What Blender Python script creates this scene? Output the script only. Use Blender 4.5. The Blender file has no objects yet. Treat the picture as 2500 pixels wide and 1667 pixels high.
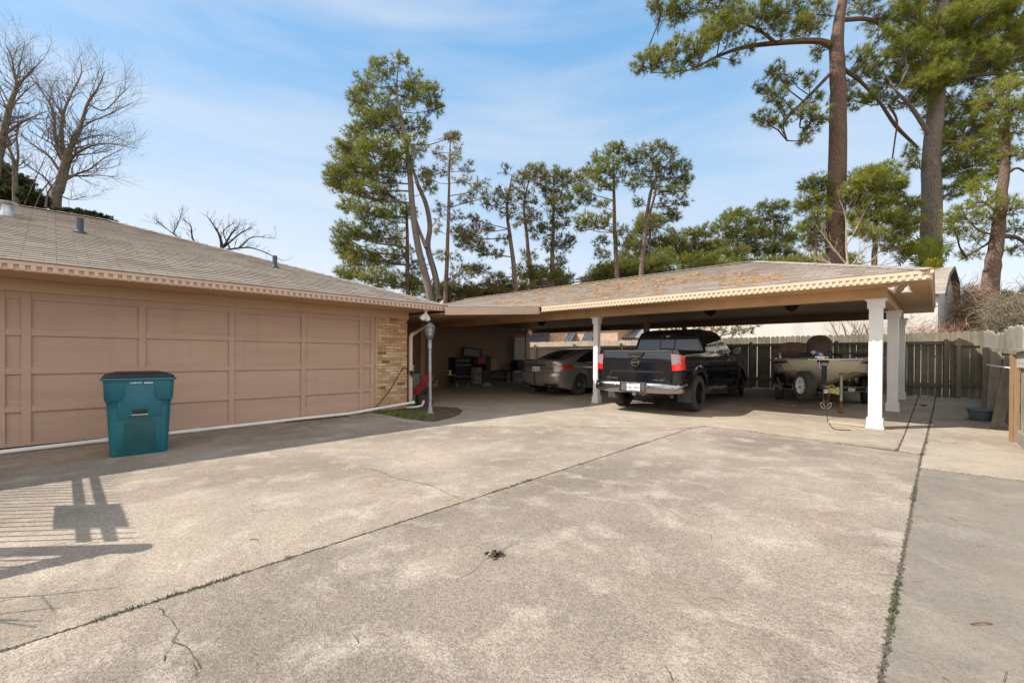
import bpy, bmesh, math, random
import numpy as np
from math import radians as rad, sin, cos, pi
from mathutils import Vector, Matrix
# ------------------------------------------------------------------ camera, sky, sun, exposure
S = bpy.context.scene
COL = S.collection
FOC, YAW, PIT, ROL, CX, CY, HC = 1078.6, 0.76647758, -0.00442811, 0.00557382, 1250.0, 873.0, 1.25
_f = Vector((-sin(YAW)*cos(PIT), cos(YAW)*cos(PIT), sin(PIT)))
_r = Vector((cos(YAW), sin(YAW), 0)); _u = _r.cross(_f)
RX = cos(ROL)*_r + sin(ROL)*_u; RY = -sin(ROL)*_r + cos(ROL)*_u
cam = bpy.data.cameras.new('camera'); camo = bpy.data.objects.new('camera', cam); COL.objects.link(camo)
camo.matrix_world = Matrix(((RX.x, RY.x, -_f.x, 0), (RX.y, RY.y, -_f.y, 0), (RX.z, RY.z, -_f.z, HC), (0, 0, 0, 1)))
cam.sensor_width = 36; cam.lens = FOC/2500*36; cam.shift_y = (CY-833.5)/2500; cam.clip_end = 3000; cam.clip_start = .05
S.camera = camo
SUNV = Vector((.68, .753, -1.0)).normalized()       # direction the light travels
EL = math.asin(-SUNV.z); AZ = math.atan2(-SUNV.x, -SUNV.y)
sun = bpy.data.lights.new('sun', 'SUN'); sun.energy = 3.1; sun.angle = rad(.53); sun.color = (1, .955, .885)
suno = bpy.data.objects.new('sun', sun); COL.objects.link(suno)
suno.rotation_euler = SUNV.to_track_quat('-Z', 'Y').to_euler(); suno.location = (-10, -10, 20)
W = bpy.data.worlds.new('World'); S.world = W; W.use_nodes = True
nt = W.node_tree; nt.nodes.clear()
def wn(t, **k):
    n = nt.nodes.new(t)
    for a, b in k.items(): setattr(n, a, b)
    return n
sky = wn('ShaderNodeTexSky', sky_type='NISHITA', sun_disc=False, sun_elevation=EL, sun_rotation=AZ, air_density=1.0, dust_density=.7, ozone_density=1.6)
bg = wn('ShaderNodeBackground'); bg.inputs[1].default_value = .15
out = wn('ShaderNodeOutputWorld')
tc = wn('ShaderNodeTexCoord'); mp = wn('ShaderNodeMapping'); mp.inputs['Scale'].default_value = (1.2, 1.2, 6.0); mp.inputs['Rotation'].default_value = (.12, .05, .5)
nz = wn('ShaderNodeTexNoise'); nz.inputs['Scale'].default_value = 1.6; nz.inputs['Detail'].default_value = 7; nz.inputs['Roughness'].default_value = .55; nz.inputs['Distortion'].default_value = .35
cr = wn('ShaderNodeMapRange'); cr.inputs[1].default_value = .40; cr.inputs[2].default_value = .78; cr.inputs[4].default_value = .55
mx = wn('ShaderNodeMixRGB'); mx.inputs[2].default_value = (2.9, 2.95, 3.1, 1)
sep = wn('ShaderNodeSeparateXYZ'); ramp = wn('ShaderNodeValToRGB'); el = ramp.color_ramp.elements; el.new(.5); el.new(.7)
for e_, (p_, c_) in zip(el, ((0, (.92, .94, .97)), (.13, (.78, .87, .96)), (.34, (.45, .69, .94)), (.62, (.17, .47, .86)))): e_.position = p_; e_.color = (*c_, 1)
vm = wn('ShaderNodeMixRGB', blend_type='MULTIPLY'); vm.inputs[0].default_value = 1; vm.inputs[2].default_value = (3.35, 3.2, 3.15, 1); mxh = wn('ShaderNodeMixRGB'); mxh.inputs[0].default_value = .85
L = nt.links.new
L(tc.outputs['Generated'], mp.inputs[0]); L(mp.outputs[0], nz.inputs['Vector']); L(nz.outputs[0], cr.inputs[0])
L(tc.outputs['Generated'], sep.inputs[0]); L(sep.outputs[2], ramp.inputs[0]); L(ramp.outputs[0], vm.inputs[1]); L(vm.outputs[0], mxh.inputs[2]); L(sky.outputs[0], mxh.inputs[1])
L(cr.outputs[0], mx.inputs[0]); L(mxh.outputs[0], mx.inputs[1]); 
dp = wn('ShaderNodeVectorMath', operation='DOT_PRODUCT'); dp.inputs[1].default_value = (.77, -.62, .16); L(tc.outputs['Generated'], dp.inputs[0])      # unseen warm bright sky patch, added behind the camera to lift the shade
bk = wn('ShaderNodeMapRange', interpolation_type='SMOOTHSTEP'); bk.inputs[1].default_value = -.05; bk.inputs[2].default_value = .75; bk.inputs[4].default_value = .85; L(dp.outputs['Value'], bk.inputs[0])
nb_ = wn('ShaderNodeMath', operation='MULTIPLY'); nr = wn('ShaderNodeMapRange'); nr.inputs[1].default_value = .3; nr.inputs[2].default_value = .6; nr.inputs[3].default_value = .6; L(nz.outputs[0], nr.inputs[0]); L(bk.outputs[0], nb_.inputs[0]); L(nr.outputs[0], nb_.inputs[1])
bm = wn('ShaderNodeMixRGB'); bm.inputs[2].default_value = (6.0, 5.55, 5.05, 1); L(nb_.outputs[0], bm.inputs[0]); L(mx.outputs[0], bm.inputs[1]); L(bm.outputs[0], bg.inputs[0]); L(bg.outputs[0], out.inputs[0])
S.view_settings.view_transform = 'Standard'; S.view_settings.look = 'None'; S.view_settings.exposure = 1.03; S.view_settings.gamma = 1
S.cycles.max_bounces = 8; S.cycles.transparent_max_bounces = 8
# ------------------------------------------------------------------ helpers: photo rays -> world points
def ray(x, y): return RX*((x-CX)/FOC) + RY*(-(y-CY)/FOC) + _f
CAM = Vector((0, 0, HC))
def onz(x, y, z=0.): d = ray(x, y); return CAM + d*((z-HC)/d.z)
def onx(x, y, X): d = ray(x, y); return CAM + d*(X/d.x)
def ony(x, y, Y): d = ray(x, y); return CAM + d*(Y/d.y)
def atd(x, y, D): return CAM + ray(x, y)*D
def gz(X, Y):
    a = max(.028*(Y-9.6), 0, .022*(-X-9) if Y > 5.8 else 0); a = min(a, .195)
    k = min(max((4-Y)/5, 0), 1)*min(max((-X-4)/4.5, 0), 1)
    return a-.09*k
# ------------------------------------------------------------------ mesh builder
class MB:
    def __init__(s): s.v = []; s.f = []; s.mi = []; s.m = 0
    def add(s, vs, fs):
        n = len(s.v); s.v += [tuple(p) for p in vs]; s.f += [tuple(i+n for i in f) for f in fs]; s.mi += [s.m]*len(fs)
        return s
    def box(s, a, b, M=None):
        x0, y0, z0 = a; x1, y1, z1 = b
        vs = [Vector(p) for p in ((x0,y0,z0),(x1,y0,z0),(x1,y1,z0),(x0,y1,z0),(x0,y0,z1),(x1,y0,z1),(x1,y1,z1),(x0,y1,z1))]
        if M: vs = [M @ p for p in vs]
        return s.add(vs, [(0,3,2,1),(4,5,6,7),(0,1,5,4),(1,2,6,5),(2,3,7,6),(3,0,4,7)])
    def cbox(s, c, d, M=None):
        return s.box([c[i]-d[i]/2 for i in range(3)], [c[i]+d[i]/2 for i in range(3)], M)
    def beam(s, a, b, w, h, up=(0, 0, 1)):
        a = Vector(a); b = Vector(b); d = (b-a); l = d.length; d.normalize(); u = Vector(up); sd = d.cross(u)
        if sd.length < 1e-5: sd = d.cross(Vector((1, 0, 0)))
        sd.normalize(); u = sd.cross(d)
        vs = []
        for p in (a, b):
            for i, j in ((-1,-1),(1,-1),(1,1),(-1,1)): vs.append(p+sd*(i*w/2)+u*(j*h/2))
        return s.add(vs, [(0,3,2,1),(4,5,6,7),(0,1,5,4),(1,2,6,5),(2,3,7,6),(3,0,4,7)])
    def tube(s, pts, r, n=8, cap=True):
        pts = [Vector(p) for p in pts]; k = len(pts)
        if not isinstance(r, (list, tuple)): r = [r]*k
        vs = []; ref = None
        for i, p in enumerate(pts):
            d = (pts[min(i+1, k-1)]-pts[max(i-1, 0)])
            if d.length < 1e-9: d = Vector((0, 0, 1))
            d.normalize()
            if ref is None: ref = Vector((0, 0, 1)) if abs(d.z) < .9 else Vector((1, 0, 0))
            a = d.cross(ref)
            if a.length < 1e-4: a = d.cross(Vector((0, 1, 0)))
            a.normalize(); b = d.cross(a); ref = -b if False else a.cross(d)
            for j in range(n):
                t = 2*pi*j/n; vs.append(p+a*(r[i]*cos(t))+b*(r[i]*sin(t)))
        fs = []
        for i in range(k-1):
            for j in range(n):
                q = (j+1) % n; fs.append((i*n+j, i*n+q, (i+1)*n+q, (i+1)*n+j))
        if cap: fs += [tuple(reversed(range(n))), tuple(range((k-1)*n, k*n))]
        return s.add(vs, fs)
    def lathe(s, prof, n=24, M=None, ang=2*pi, cap=False):
        full = abs(ang-2*pi) < 1e-6; m = n if full else n+1; vs = []
        for (r, z) in prof:
            for j in range(m):
                t = ang*j/n; p = Vector((r*cos(t), r*sin(t), z)); vs.append(M @ p if M else p)
        fs = []
        for i in range(len(prof)-1):
            for j in range(n):
                q = (j+1) % m; fs.append((i*m+j, i*m+q, (i+1)*m+q, (i+1)*m+j))
        if cap: fs += [tuple(reversed(range(m))), tuple(range((len(prof)-1)*m, len(prof)*m))]
        return s.add(vs, fs)
    def prism(s, poly, ext, M=None):
        # poly: 3D points, ext: extrusion vector
        e = Vector(ext); P = [Vector(p) for p in poly]; n = len(P); vs = P+[p+e for p in P]
        if M: vs = [M @ p for p in vs]
        return s.add(vs, [tuple(reversed(range(n))), tuple(range(n, 2*n))]+[(i, (i+1) % n, n+(i+1) % n, n+i) for i in range(n)])
    def grid(s, P, flip=False):
        r = len(P); c = len(P[0]); vs = [p for row in P for p in row]; fs = []
        for i in range(r-1):
            for j in range(c-1):
                q = (i*c+j, i*c+j+1, (i+1)*c+j+1, (i+1)*c+j); fs.append(tuple(reversed(q)) if flip else q)
        return s.add(vs, fs)
    def build(s, name, mat, parent=None, smooth=False, bevel=0, fix=True, ang=40, seg=2, weld=0):
        me = bpy.data.meshes.new(name); me.from_pydata([tuple(p) for p in s.v], [], s.f); me.validate(); 
        mats = mat if isinstance(mat, (list, tuple)) else [mat]
        for m in mats: me.materials.append(m)
        if len(mats) > 1 and len(me.polygons) == len(s.mi): me.polygons.foreach_set('material_index', s.mi)
        if fix:
            b = bmesh.new(); b.from_mesh(me); bmesh.ops.recalc_face_normals(b, faces=b.faces)
            if bevel:
                b2 = [e for e in b.edges if len(e.link_faces) == 2 and e.calc_face_angle(0) > rad(30)]
                bmesh.ops.bevel(b, geom=b2, offset=bevel, segments=seg, affect='EDGES', profile=.6, clamp_overlap=True)
            b.to_mesh(me); b.free()
        if weld:
            b = bmesh.new(); b.from_mesh(me); bmesh.ops.remove_doubles(b, verts=b.verts, dist=weld); b.to_mesh(me); b.free()
        if smooth:
            me.polygons.foreach_set('use_smooth', [True]*len(me.polygons)); me.set_sharp_from_angle(angle=rad(ang))
        o = bpy.data.objects.new(name, me); COL.objects.link(o); o.parent = parent
        return o
def thing(name, label, cat, loc=(0,0,0), rz=0, group=None, kind=None):
    o = bpy.data.objects.new(name, None); COL.objects.link(o); o.location = loc; o.rotation_euler = (0, 0, rz); o.empty_display_size = .2
    return tag(o, label, cat, group, kind)
def tag(o, label=None, cat=None, group=None, kind=None):
    if label: o['label'] = label
    if cat: o['category'] = cat
    if group: o['group'] = group
    if kind: o['kind'] = kind
    return o
def dup(root, loc, rz, label=None):
    r = root.copy(); COL.objects.link(r); r.location = loc; r.rotation_euler = (0, 0, rz)
    if label: r['label'] = label
    for ch in list(root.children):
        c = ch.copy(); COL.objects.link(c); c.parent = r
        for g in list(ch.children):
            d = g.copy(); COL.objects.link(d); d.parent = c
    return r
def text(name, body, mat, parent, M, size, ext=.003, sx=1.0, bold=0.0, align='CENTER', shear=0):
    c = bpy.data.curves.new(name, 'FONT'); c.body = body; c.size = size; c.extrude = ext; c.align_x = align; c.align_y = 'CENTER'; c.offset = bold; c.shear = shear
    o = bpy.data.objects.new(name, c); COL.objects.link(o)
    bpy.context.view_layer.update()
    me = bpy.data.meshes.new_from_object(o.evaluated_get(bpy.context.evaluated_depsgraph_get()))
    bpy.data.objects.remove(o); bpy.data.curves.remove(c)
    me.materials.clear(); me.materials.append(mat)
    me.transform(M @ Matrix.Diagonal((sx, 1, 1, 1)))
    o = bpy.data.objects.new(name, me); COL.objects.link(o); o.parent = parent
    return o
# ------------------------------------------------------------------ materials
class N:
    def __init__(s, name):
        s.mat = bpy.data.materials.new(name); s.mat.use_nodes = True; s.t = s.mat.node_tree
        s.b = s.t.nodes['Principled BSDF']; s.o = s.t.nodes['Material Output']; s.co = s.t.nodes.new('ShaderNodeTexCoord')
    def n(s, t, **k):
        n = s.t.nodes.new(t)
        for a, b in k.items(): setattr(n, a, b)
        return n
    def l(s, a, b): s.t.links.new(a, b)
    def mapc(s, sc=(1,1,1), rot=(0,0,0), loc=(0,0,0), src='Object'):
        m = s.n('ShaderNodeMapping'); m.inputs['Scale'].default_value = sc; m.inputs['Rotation'].default_value = rot; m.inputs['Location'].default_value = loc
        s.l(s.co.outputs[src], m.inputs[0]); return m.outputs[0]
    def noise(s, scale, detail=4, rough=.55, vec=None, dist=0):
        n = s.n('ShaderNodeTexNoise'); n.inputs['Scale'].default_value = scale; n.inputs['Detail'].default_value = detail; n.inputs['Roughness'].default_value = rough; n.inputs['Distortion'].default_value = dist
        s.l(vec if vec is not None else s.mapc(), n.inputs['Vector']); return n.outputs[0]
    def vor(s, scale, vec=None, feat='F1', out='Distance'):
        n = s.n('ShaderNodeTexVoronoi', feature=feat); n.inputs['Scale'].default_value = scale
        s.l(vec if vec is not None else s.mapc(), n.inputs['Vector']); return n.outputs[out]
    def rng(s, v, a, b, c=0, d=1):
        n = s.n('ShaderNodeMapRange'); n.inputs[1].default_value = a; n.inputs[2].default_value = b; n.inputs[3].default_value = c; n.inputs[4].default_value = d
        s.l(v, n.inputs[0]); return n.outputs[0]
    def mix(s, f, a, b, mode='MIX'):
        n = s.n('ShaderNodeMixRGB', blend_type=mode)
        for i, v in ((0, f), (1, a), (2, b)):
            if isinstance(v, (int, float)): n.inputs[i].default_value = v if i == 0 else (v, v, v, 1)
            elif isinstance(v, tuple): n.inputs[i].default_value = (*v[:3], 1)
            else: s.l(v, n.inputs[i])
        return n.outputs[0]
    def math(s, op, a, b=0.):
        n = s.n('ShaderNodeMath', operation=op)
        for i, v in ((0, a), (1, b)):
            if isinstance(v, (int, float)): n.inputs[i].default_value = v
            else: s.l(v, n.inputs[i])
        return n.outputs[0]
    def ramp(s, v, stops):
        n = s.n('ShaderNodeValToRGB'); e = n.color_ramp.elements
        while len(e) < len(stops): e.new(.5)
        for i, (p, c) in enumerate(stops): e[i].position = p; e[i].color = (*c, 1)
        s.l(v, n.inputs[0]); return n.outputs[0]
    def bump(s, h, st=.3, dist=.01, prev=None):
        n = s.n('ShaderNodeBump'); n.inputs['Strength'].default_value = st; n.inputs['Distance'].default_value = dist; s.l(h, n.inputs['Height'])
        if prev is not None: s.l(prev, n.inputs['Normal'])
        return n.outputs[0]
    def fin(s, col=None, rough=.6, nor=None, metal=0, spec=None, coat=0, **kw):
        if col is not None:
            if isinstance(col, tuple): s.b.inputs['Base Color'].default_value = (*col[:3], 1)
            else: s.l(col, s.b.inputs['Base Color'])
        if isinstance(rough, (int, float)): s.b.inputs['Roughness'].default_value = rough
        else: s.l(rough, s.b.inputs['Roughness'])
        s.b.inputs['Metallic'].default_value = metal
        if spec is not None: s.b.inputs['Specular IOR Level'].default_value = spec
        if coat: s.b.inputs['Coat Weight'].default_value = coat; s.b.inputs['Coat Roughness'].default_value = .03
        if nor is not None: s.l(nor, s.b.inputs['Normal'])
        return s.mat
_mc = {}
def plain(col, rough=.5, metal=0, var=.12, scale=6, bump=0, coat=0, spec=None, name=None, bs=60):
    k = (col, rough, metal, var, scale, bump, coat)
    if k in _mc: return _mc[k]
    a = N(name or 'paint'); nz_ = a.noise(scale, 5, .6)
    d = tuple(c*(1-var*1.6) for c in col); e = tuple(min(c*(1+var), 1) for c in col)
    c = a.mix(a.rng(nz_, .3, .7), d, e)
    nor = a.bump(a.noise(bs, 4), bump, .004) if bump else None
    r = a.rng(a.noise(scale*3, 3), .3, .7, max(rough-.07, .02), min(rough+.07, 1))
    _mc[k] = a.fin(c, r, nor, metal, spec, coat); return _mc[k]
def m_concrete(name, base, dark, light, agg=0., sc=1., seed=0):
    base, dark, light = [tuple(x*y for x, y in zip(q, (.93, .955, .985))) for q in (base, dark, light)]
    a = N(name); v = a.mapc(loc=(seed*3.7, seed*1.3, 0))
    n1 = a.noise(.55*sc, 6, .62, v, .4); n2 = a.noise(2.6, 6, .65, v, .3); n3 = a.noise(22, 4, .6, v)
    c = a.mix(a.rng(n1, .36, .62), dark, base); c = a.mix(a.rng(a.noise(.33, 5, .68, a.mapc(loc=(3.1+seed*2, 7.7, 0)), .8), .47, .60, 0, .48), c, tuple(x*.80 for x in dark))
    c = a.mix(a.rng(n2, .5, .72, 0, .75), c, light)
    c = a.mix(a.rng(a.noise(.9, 5, .6, a.mapc(loc=(9+seed, 4, 0))), .58, .72, 0, .45), c, (dark[0]*1.05, dark[1]*.86, dark[2]*.7))
    c = a.mix(a.rng(n3, .3, .7, 0, .5), c, a.mix(1., c, (.74, .72, .7), 'MULTIPLY'))
    st = a.vor(135, v, out='Color'); sg = a.n('ShaderNodeSeparateColor'); a.l(st, sg.inputs[0])
    cell = a.vor(135, v); big = a.vor(60, v)
    peb = a.ramp(sg.outputs[0], [(0, (.40, .37, .33)), (.3, (.68, .64, .58)), (.62, (.95, .9, .84)), (1, (1.28, 1.22, 1.14))])
    c = a.mix(agg, c, a.mix(1., c, peb, 'MULTIPLY'))
    c = a.mix(a.rng(a.noise(300, 2, .5, v), .62, .72, 0, .35+agg*.3), c, (.12, .10, .085))
    nb = a.bump(cell, .25+agg*.5, .004); nb = a.bump(n3, .25, .01, nb); nb = a.bump(a.noise(120, 3, .6, v), .35, .003, nb)
    return a.fin(c, .88, nb, spec=.25)
def m_shingle(axis):
    a = N('shingle'); co = a.n('ShaderNodeSeparateXYZ'); a.l(a.co.outputs['Object'], co.inputs[0])
    cb = a.n('ShaderNodeCombineXYZ'); o = ('X', 'Y') if axis == 'x' else ('Y', 'X')
    a.l(co.outputs[o[0]], cb.inputs[0]); a.l(co.outputs[o[1]], cb.inputs[1])
    br = a.n('ShaderNodeTexBrick'); br.inputs['Scale'].default_value = 1; br.inputs['Brick Width'].default_value = .31; br.inputs['Row Height'].default_value = .1364
    br.inputs['Mortar Size'].default_value = .004; br.inputs['Color1'].default_value = (.29, .24, .195, 1); br.inputs['Color2'].default_value = (.47, .40, .34, 1); br.inputs['Mortar'].default_value = (.09, .075, .065, 1); br.inputs['Bias'].default_value = 0; br.squash = 1
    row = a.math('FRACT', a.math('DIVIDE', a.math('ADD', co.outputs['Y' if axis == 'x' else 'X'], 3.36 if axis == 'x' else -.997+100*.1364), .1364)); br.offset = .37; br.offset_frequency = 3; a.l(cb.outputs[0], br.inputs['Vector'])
    n = a.noise(1.2, 5, .65); c = a.mix(a.rng(n, .35, .7, 0, .55), br.outputs[0], (.36, .30, .25))
    c = a.mix(a.rng(a.noise(150, 3), .35, .65, 0, .4), c, (.14, .12, .105)); c = a.mix(a.rng(a.noise(5, 4), .55, .75, 0, .35), c, (.42, .33, .27))
    c = a.mix(a.rng(row, *((.0, .14, .55, 0) if axis == 'x' else (.86, 1., 0, .55))), c, (.10, .075, .055))  # shadow line under each course, painted into the shingle colour
    return a.fin(c, .95, a.bump(a.noise(220, 3), .6, .004), spec=.15)
def m_siding(col, lap=.19, axis='Z'):
    a = N('siding_paint'); co = a.n('ShaderNodeSeparateXYZ'); a.l(a.co.outputs['Object'], co.inputs[0])
    f = a.math('FRACT', a.math('DIVIDE', co.outputs[axis], lap))
    d = a.rng(f, 0, .07, 0, 1); n = a.noise(2.2, 5, .6, a.mapc((.5, .5, 5)))
    c = a.mix(a.rng(n, .3, .7), tuple(x*.84 for x in col), col); c = a.mix(d, tuple(x*.35 for x in col), c)
    return a.fin(c, .6, a.bump(f, .5, .012))
def m_wood(col, col2, rough=.75, axis='z', bump=.4, stain=None):
    a = N('weathered_wood'); sc = {'z': (14, 14, 1.1), 'x': (1.1, 14, 14), 'y': (14, 1.1, 14)}[axis]
    n = a.noise(3.5, 6, .65, a.mapc(sc), .6); c = a.mix(a.rng(n, .32, .68), col2, col)
    c = a.mix(a.rng(a.noise(7, 3, .5, a.mapc({'z': (3, 3, .02), 'x': (.02, 3, 3), 'y': (3, .02, 3)}[axis])), .35, .65, 0, .6), c, tuple(x*1.35 for x in col))
    if stain: c = a.mix(a.rng(a.noise(1.1, 5, .6), .45, .7, 0, .8), c, stain)
    return a.fin(c, rough, a.bump(n, bump, .006), spec=.2)
TAN = (.56, .375, .235); TANL = (.56, .39, .26)
def m_paint(col, grain=(1, 1, 1), var=.1, rough=.55):
    a = N('house_paint'); n = a.noise(2, 6, .6, a.mapc(grain)); n2 = a.noise(30, 4, .6, a.mapc(grain))
    c = a.mix(a.rng(n, .3, .7), tuple(x*(1-var*1.5) for x in col), tuple(min(1, x*(1+var*.6)) for x in col))
    c = a.mix(a.rng(n2, .55, .8, 0, .25), c, tuple(x*.6 for x in col)); c = a.mix(a.rng(a.noise(1.3, 6, .7, a.mapc((3.2, 3.2, .35)), .3), .52, .75, 0, .22), c, tuple(x*y_ for x, y_ in zip(col, (.62, .58, .52))))
    c = a.mix(a.rng(a.noise(11, 5, .75), .66, .76, 0, .5), c, tuple(x*.55 for x in col))
    return a.fin(c, rough, a.bump(n2, .15, .003), spec=.35)
M_TAN = m_paint(TAN, (1, .25, 3)); M_TANX = m_paint(TAN, (.25, 1, 3)); M_DOOR = m_paint((.50, .34, .255), (1, .3, 2), .08, .5); M_FASC = m_paint((.60, .44, .33), (1, .3, 1)); M_FASC2 = m_paint((.64, .49, .345), (.3, 1, 1), .06)
M_SOFF = m_paint((.60, .385, .205), (1, .3, 1), .14); M_WHITE = m_paint((.80, .79, .77), (1, 1, 1), .05, .45)
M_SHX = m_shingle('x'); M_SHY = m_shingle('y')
M_BLACK = plain((.012, .012, .013), .45, name='black_plastic'); M_RUB = plain((.052, .047, .041), .85, bump=.3, name='rubber'); M_CHROME = plain((.75, .75, .76), .12, 1, .05, name='chrome'); M_STEEL = plain((.42, .42, .43), .4, 1, .15, name='steel'); M_GALV = plain((.5, .51, .52), .45, .85, .2, name='galvanised')
M_IRON = plain((.02, .02, .022), .5, .3, name='black_iron'); M_RUST = plain((.20, .09, .035), .8, .2, .4, 20, .4, name='rusty_steel')
def glass(name, tint, rough=.02, alpha=None):
    a = N(name); a.fin(tint, rough, spec=.6); a.b.inputs['IOR'].default_value = 1.65
    return a.mat
M_GLASS = glass('dark_glass', (.012, .014, .016)); M_PANE = glass('window_glass', (.06, .09, .11), .05)
# ------------------------------------------------------------------ ground and concrete
def slab(pieces, mat, name='driveway', z=0.0, step=.5, thick=.1):
    me = bpy.data.meshes.new(name); B = bmesh.new()
    for poly in pieces:
        xs = [p[0] for p in poly]; ys = [p[1] for p in poly]
        b = bmesh.new(); nx = max(1, int((max(xs)-min(xs))/step)); ny = max(1, int((max(ys)-min(ys))/step))
        V = [[b.verts.new((min(xs)+(max(xs)-min(xs))*i/nx, min(ys)+(max(ys)-min(ys))*j/ny, 0)) for j in range(ny+1)] for i in range(nx+1)]
        for i in range(nx):
            for j in range(ny): b.faces.new((V[i][j], V[i+1][j], V[i+1][j+1], V[i][j+1]))
        n = len(poly)
        for i in range(n):
            p = Vector((*poly[i], 0)); q = Vector((*poly[(i+1) % n], 0)); d = q-p; nn = Vector((d.y, -d.x, 0))
            bmesh.ops.bisect_plane(b, geom=b.verts[:]+b.edges[:]+b.faces[:], dist=1e-5, plane_co=p, plane_no=nn, clear_outer=True)
        t = bpy.data.meshes.new('t'); b.to_mesh(t); b.free(); B.from_mesh(t); bpy.data.meshes.remove(t)
    bmesh.ops.remove_doubles(B, verts=B.verts, dist=1e-4)
    for v in B.verts: v.co.z = gz(v.co.x, v.co.y)+z
    be = [e for e in B.edges if len(e.link_faces) == 1]
    r = bmesh.ops.extrude_edge_only(B, edges=be)
    for v in [g for g in r['geom'] if isinstance(g, bmesh.types.BMVert)]: v.co.z -= thick
    B.to_mesh(me); B.free(); me.materials.append(mat)
    o = bpy.data.objects.new(name, me); COL.objects.link(o); return tag(o, kind='structure')
CA = m_concrete('concrete_aggregate', (.47, .38, .295), (.33, .265, .205), (.60, .505, .405), .62, 1.0, 0)
CB = m_concrete('concrete_aggregate_mid', (.45, .365, .29), (.285, .23, .182), (.60, .51, .42), .68, 1.0, 2)
CC = m_concrete('concrete_smooth', (.48, .39, .29), (.36, .29, .215), (.56, .465, .36), .16, 1.3, 5)
CD = m_concrete('concrete_path', (.315, .262, .205), (.24, .20, .158), (.38, .32, .255), .35, 1.1, 7)
CE = m_concrete('concrete_strip', (.50, .42, .33), (.36, .30, .235), (.60, .52, .43), .4, 1.4, 9)
g = .006
slab([[(-6.5, -9), (-2.505-g, -9), (-3.1-g, 7.79), (-6.5, 4.54)], [(-9.3, -9), (-6.5, -9), (-6.5, 4.54), (-9.3, 4.54)]], CA)
slab([[(-2.505+g, -9), (-.17-g, -9), (-.14-g, 7.78), (-1.0, 7.9), (-2.2, 8.08), (-3.02, 8.06), (-3.1+g, 7.8)]], CB)
slab([[(-6.5, 4.56), (-3.1, 7.82), (-3.04, 8.08), (-3.04, 17.42), (-6.5, 17.42)], [(-13.9, 4.56), (-6.5, 4.56), (-6.5, 17.42), (-13.9, 17.42)], [(-3.04, 8.09), (-2.2, 8.1), (-1.0, 7.92), (-.385, 7.9), (-.375, 17.42), (-3.04, 17.42)]], CC)
slab([[(-.37, 7.9), (-.143-g, 7.81), (-.02-g, 17.42), (-.355, 17.42)]], CE)
slab([[(-.143+g, 6.86), (2.6, 6.98), (2.6, 17.42), (-.02+g, 17.42)]], CC)
slab([[(-.17+g, -9), (6, -9), (6, 7.3), (-.143+g, 6.84)]], CD)
# earth sheet to the horizon
a = N('soil_and_leaves'); n = a.noise(6, 7, .7); c = a.ramp(n, [(.3, (.035, .024, .015)), (.5, (.09, .062, .036)), (.62, (.17, .12, .07)), (.8, (.10, .10, .045))])
M_SOIL = a.fin(c, .95, a.bump(a.noise(30, 6, .7), .8, .03))
me = bpy.data.meshes.new('ground'); b = bmesh.new()
def far(X, Y):
    return min(gz(X, Y), .195)-.03 if -15 < X < 3 and -9 < Y < 18 else -.03+.165*min(max((Y-9)/6, 0), 1)
xs = [-1500, -300, -80, -30]+[x*1. for x in range(-18, 9)]+[30, 80, 300, 1500]; ys = [-1500, -300, -60, -20]+[y*1. for y in range(-10, 24)]+[40, 80, 300, 1500]
V = [[b.verts.new((x, y, far(x, y))) for y in ys] for x in xs]
for i in range(len(xs)-1):
    for j in range(len(ys)-1): b.faces.new((V[i][j], V[i+1][j], V[i+1][j+1], V[i][j+1]))
b.to_mesh(me); b.free(); me.materials.append(M_SOIL); o = bpy.data.objects.new('ground', me); COL.objects.link(o); tag(o, kind='structure')
# soil bed round the lamp post
bed = [(-8.93, 4.72), (-8.4, 4.62), (-7.5, 4.80), (-7.0, 4.78), (-6.82, 5.0), (-6.95, 5.4), (-7.25, 5.95), (-7.7, 6.4), (-8.2, 6.66), (-8.7, 6.5), (-8.93, 6.0)]
slab([bed], M_SOIL, 'soil_bed', .012, .15, .02)
rnd = random.Random(5)
M_GRASS = plain((.15, .20, .04), .7, 0, .45, 9, name='grass_blades'); M_WEED = plain((.075, .095, .03), .8, 0, .5, 15, name='weeds')
def blades(mb, x, y, z, n, h, w, spread, lean=.6, rr=rnd):
    for _ in range(n):
        a = rr.uniform(0, 2*pi); r = spread*math.sqrt(rr.random()); px, py = x+r*cos(a), y+r*sin(a); b = rr.uniform(0, 2*pi); hh = h*rr.uniform(.4, 1.2); l = hh*lean*rr.uniform(.2, 1.3)
        dx, dy = cos(b), sin(b); mb.add([(px-dy*w, py+dx*w, z), (px+dy*w, py-dx*w, z), (px+dx*l*.4, py+dy*l*.4, z+hh*.6), (px+dx*l, py+dy*l, z+hh)], [(0, 1, 2), (0, 2, 3)] if False else [(0, 1, 3)])
m = MB()
for _ in range(300):
    t = rnd.random()
    x = rnd.gauss(-7.85, .36); y = rnd.gauss(5.1, .16)+ (0.12 if x > -7.7 else 0)
    if math.sin(x*9)+math.sin(y*14+x*3)+rnd.gauss(0, .5) < -.1: continue
    if -8.7 < x < -7.0 and 4.75 < y < 6.0: blades(m, x, y, .012, 14, .055, .004, .05)
for _ in range(60): blades(m, rnd.uniform(-8.75, -8.55), rnd.uniform(4.78, 4.95), .012, 8, .07, .004, .04)
tag(m.build('grass_patch', M_GRASS, fix=False), 'short green grass tufts in the soil bed around the lamp post', 'grass', kind='stuff')
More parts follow.
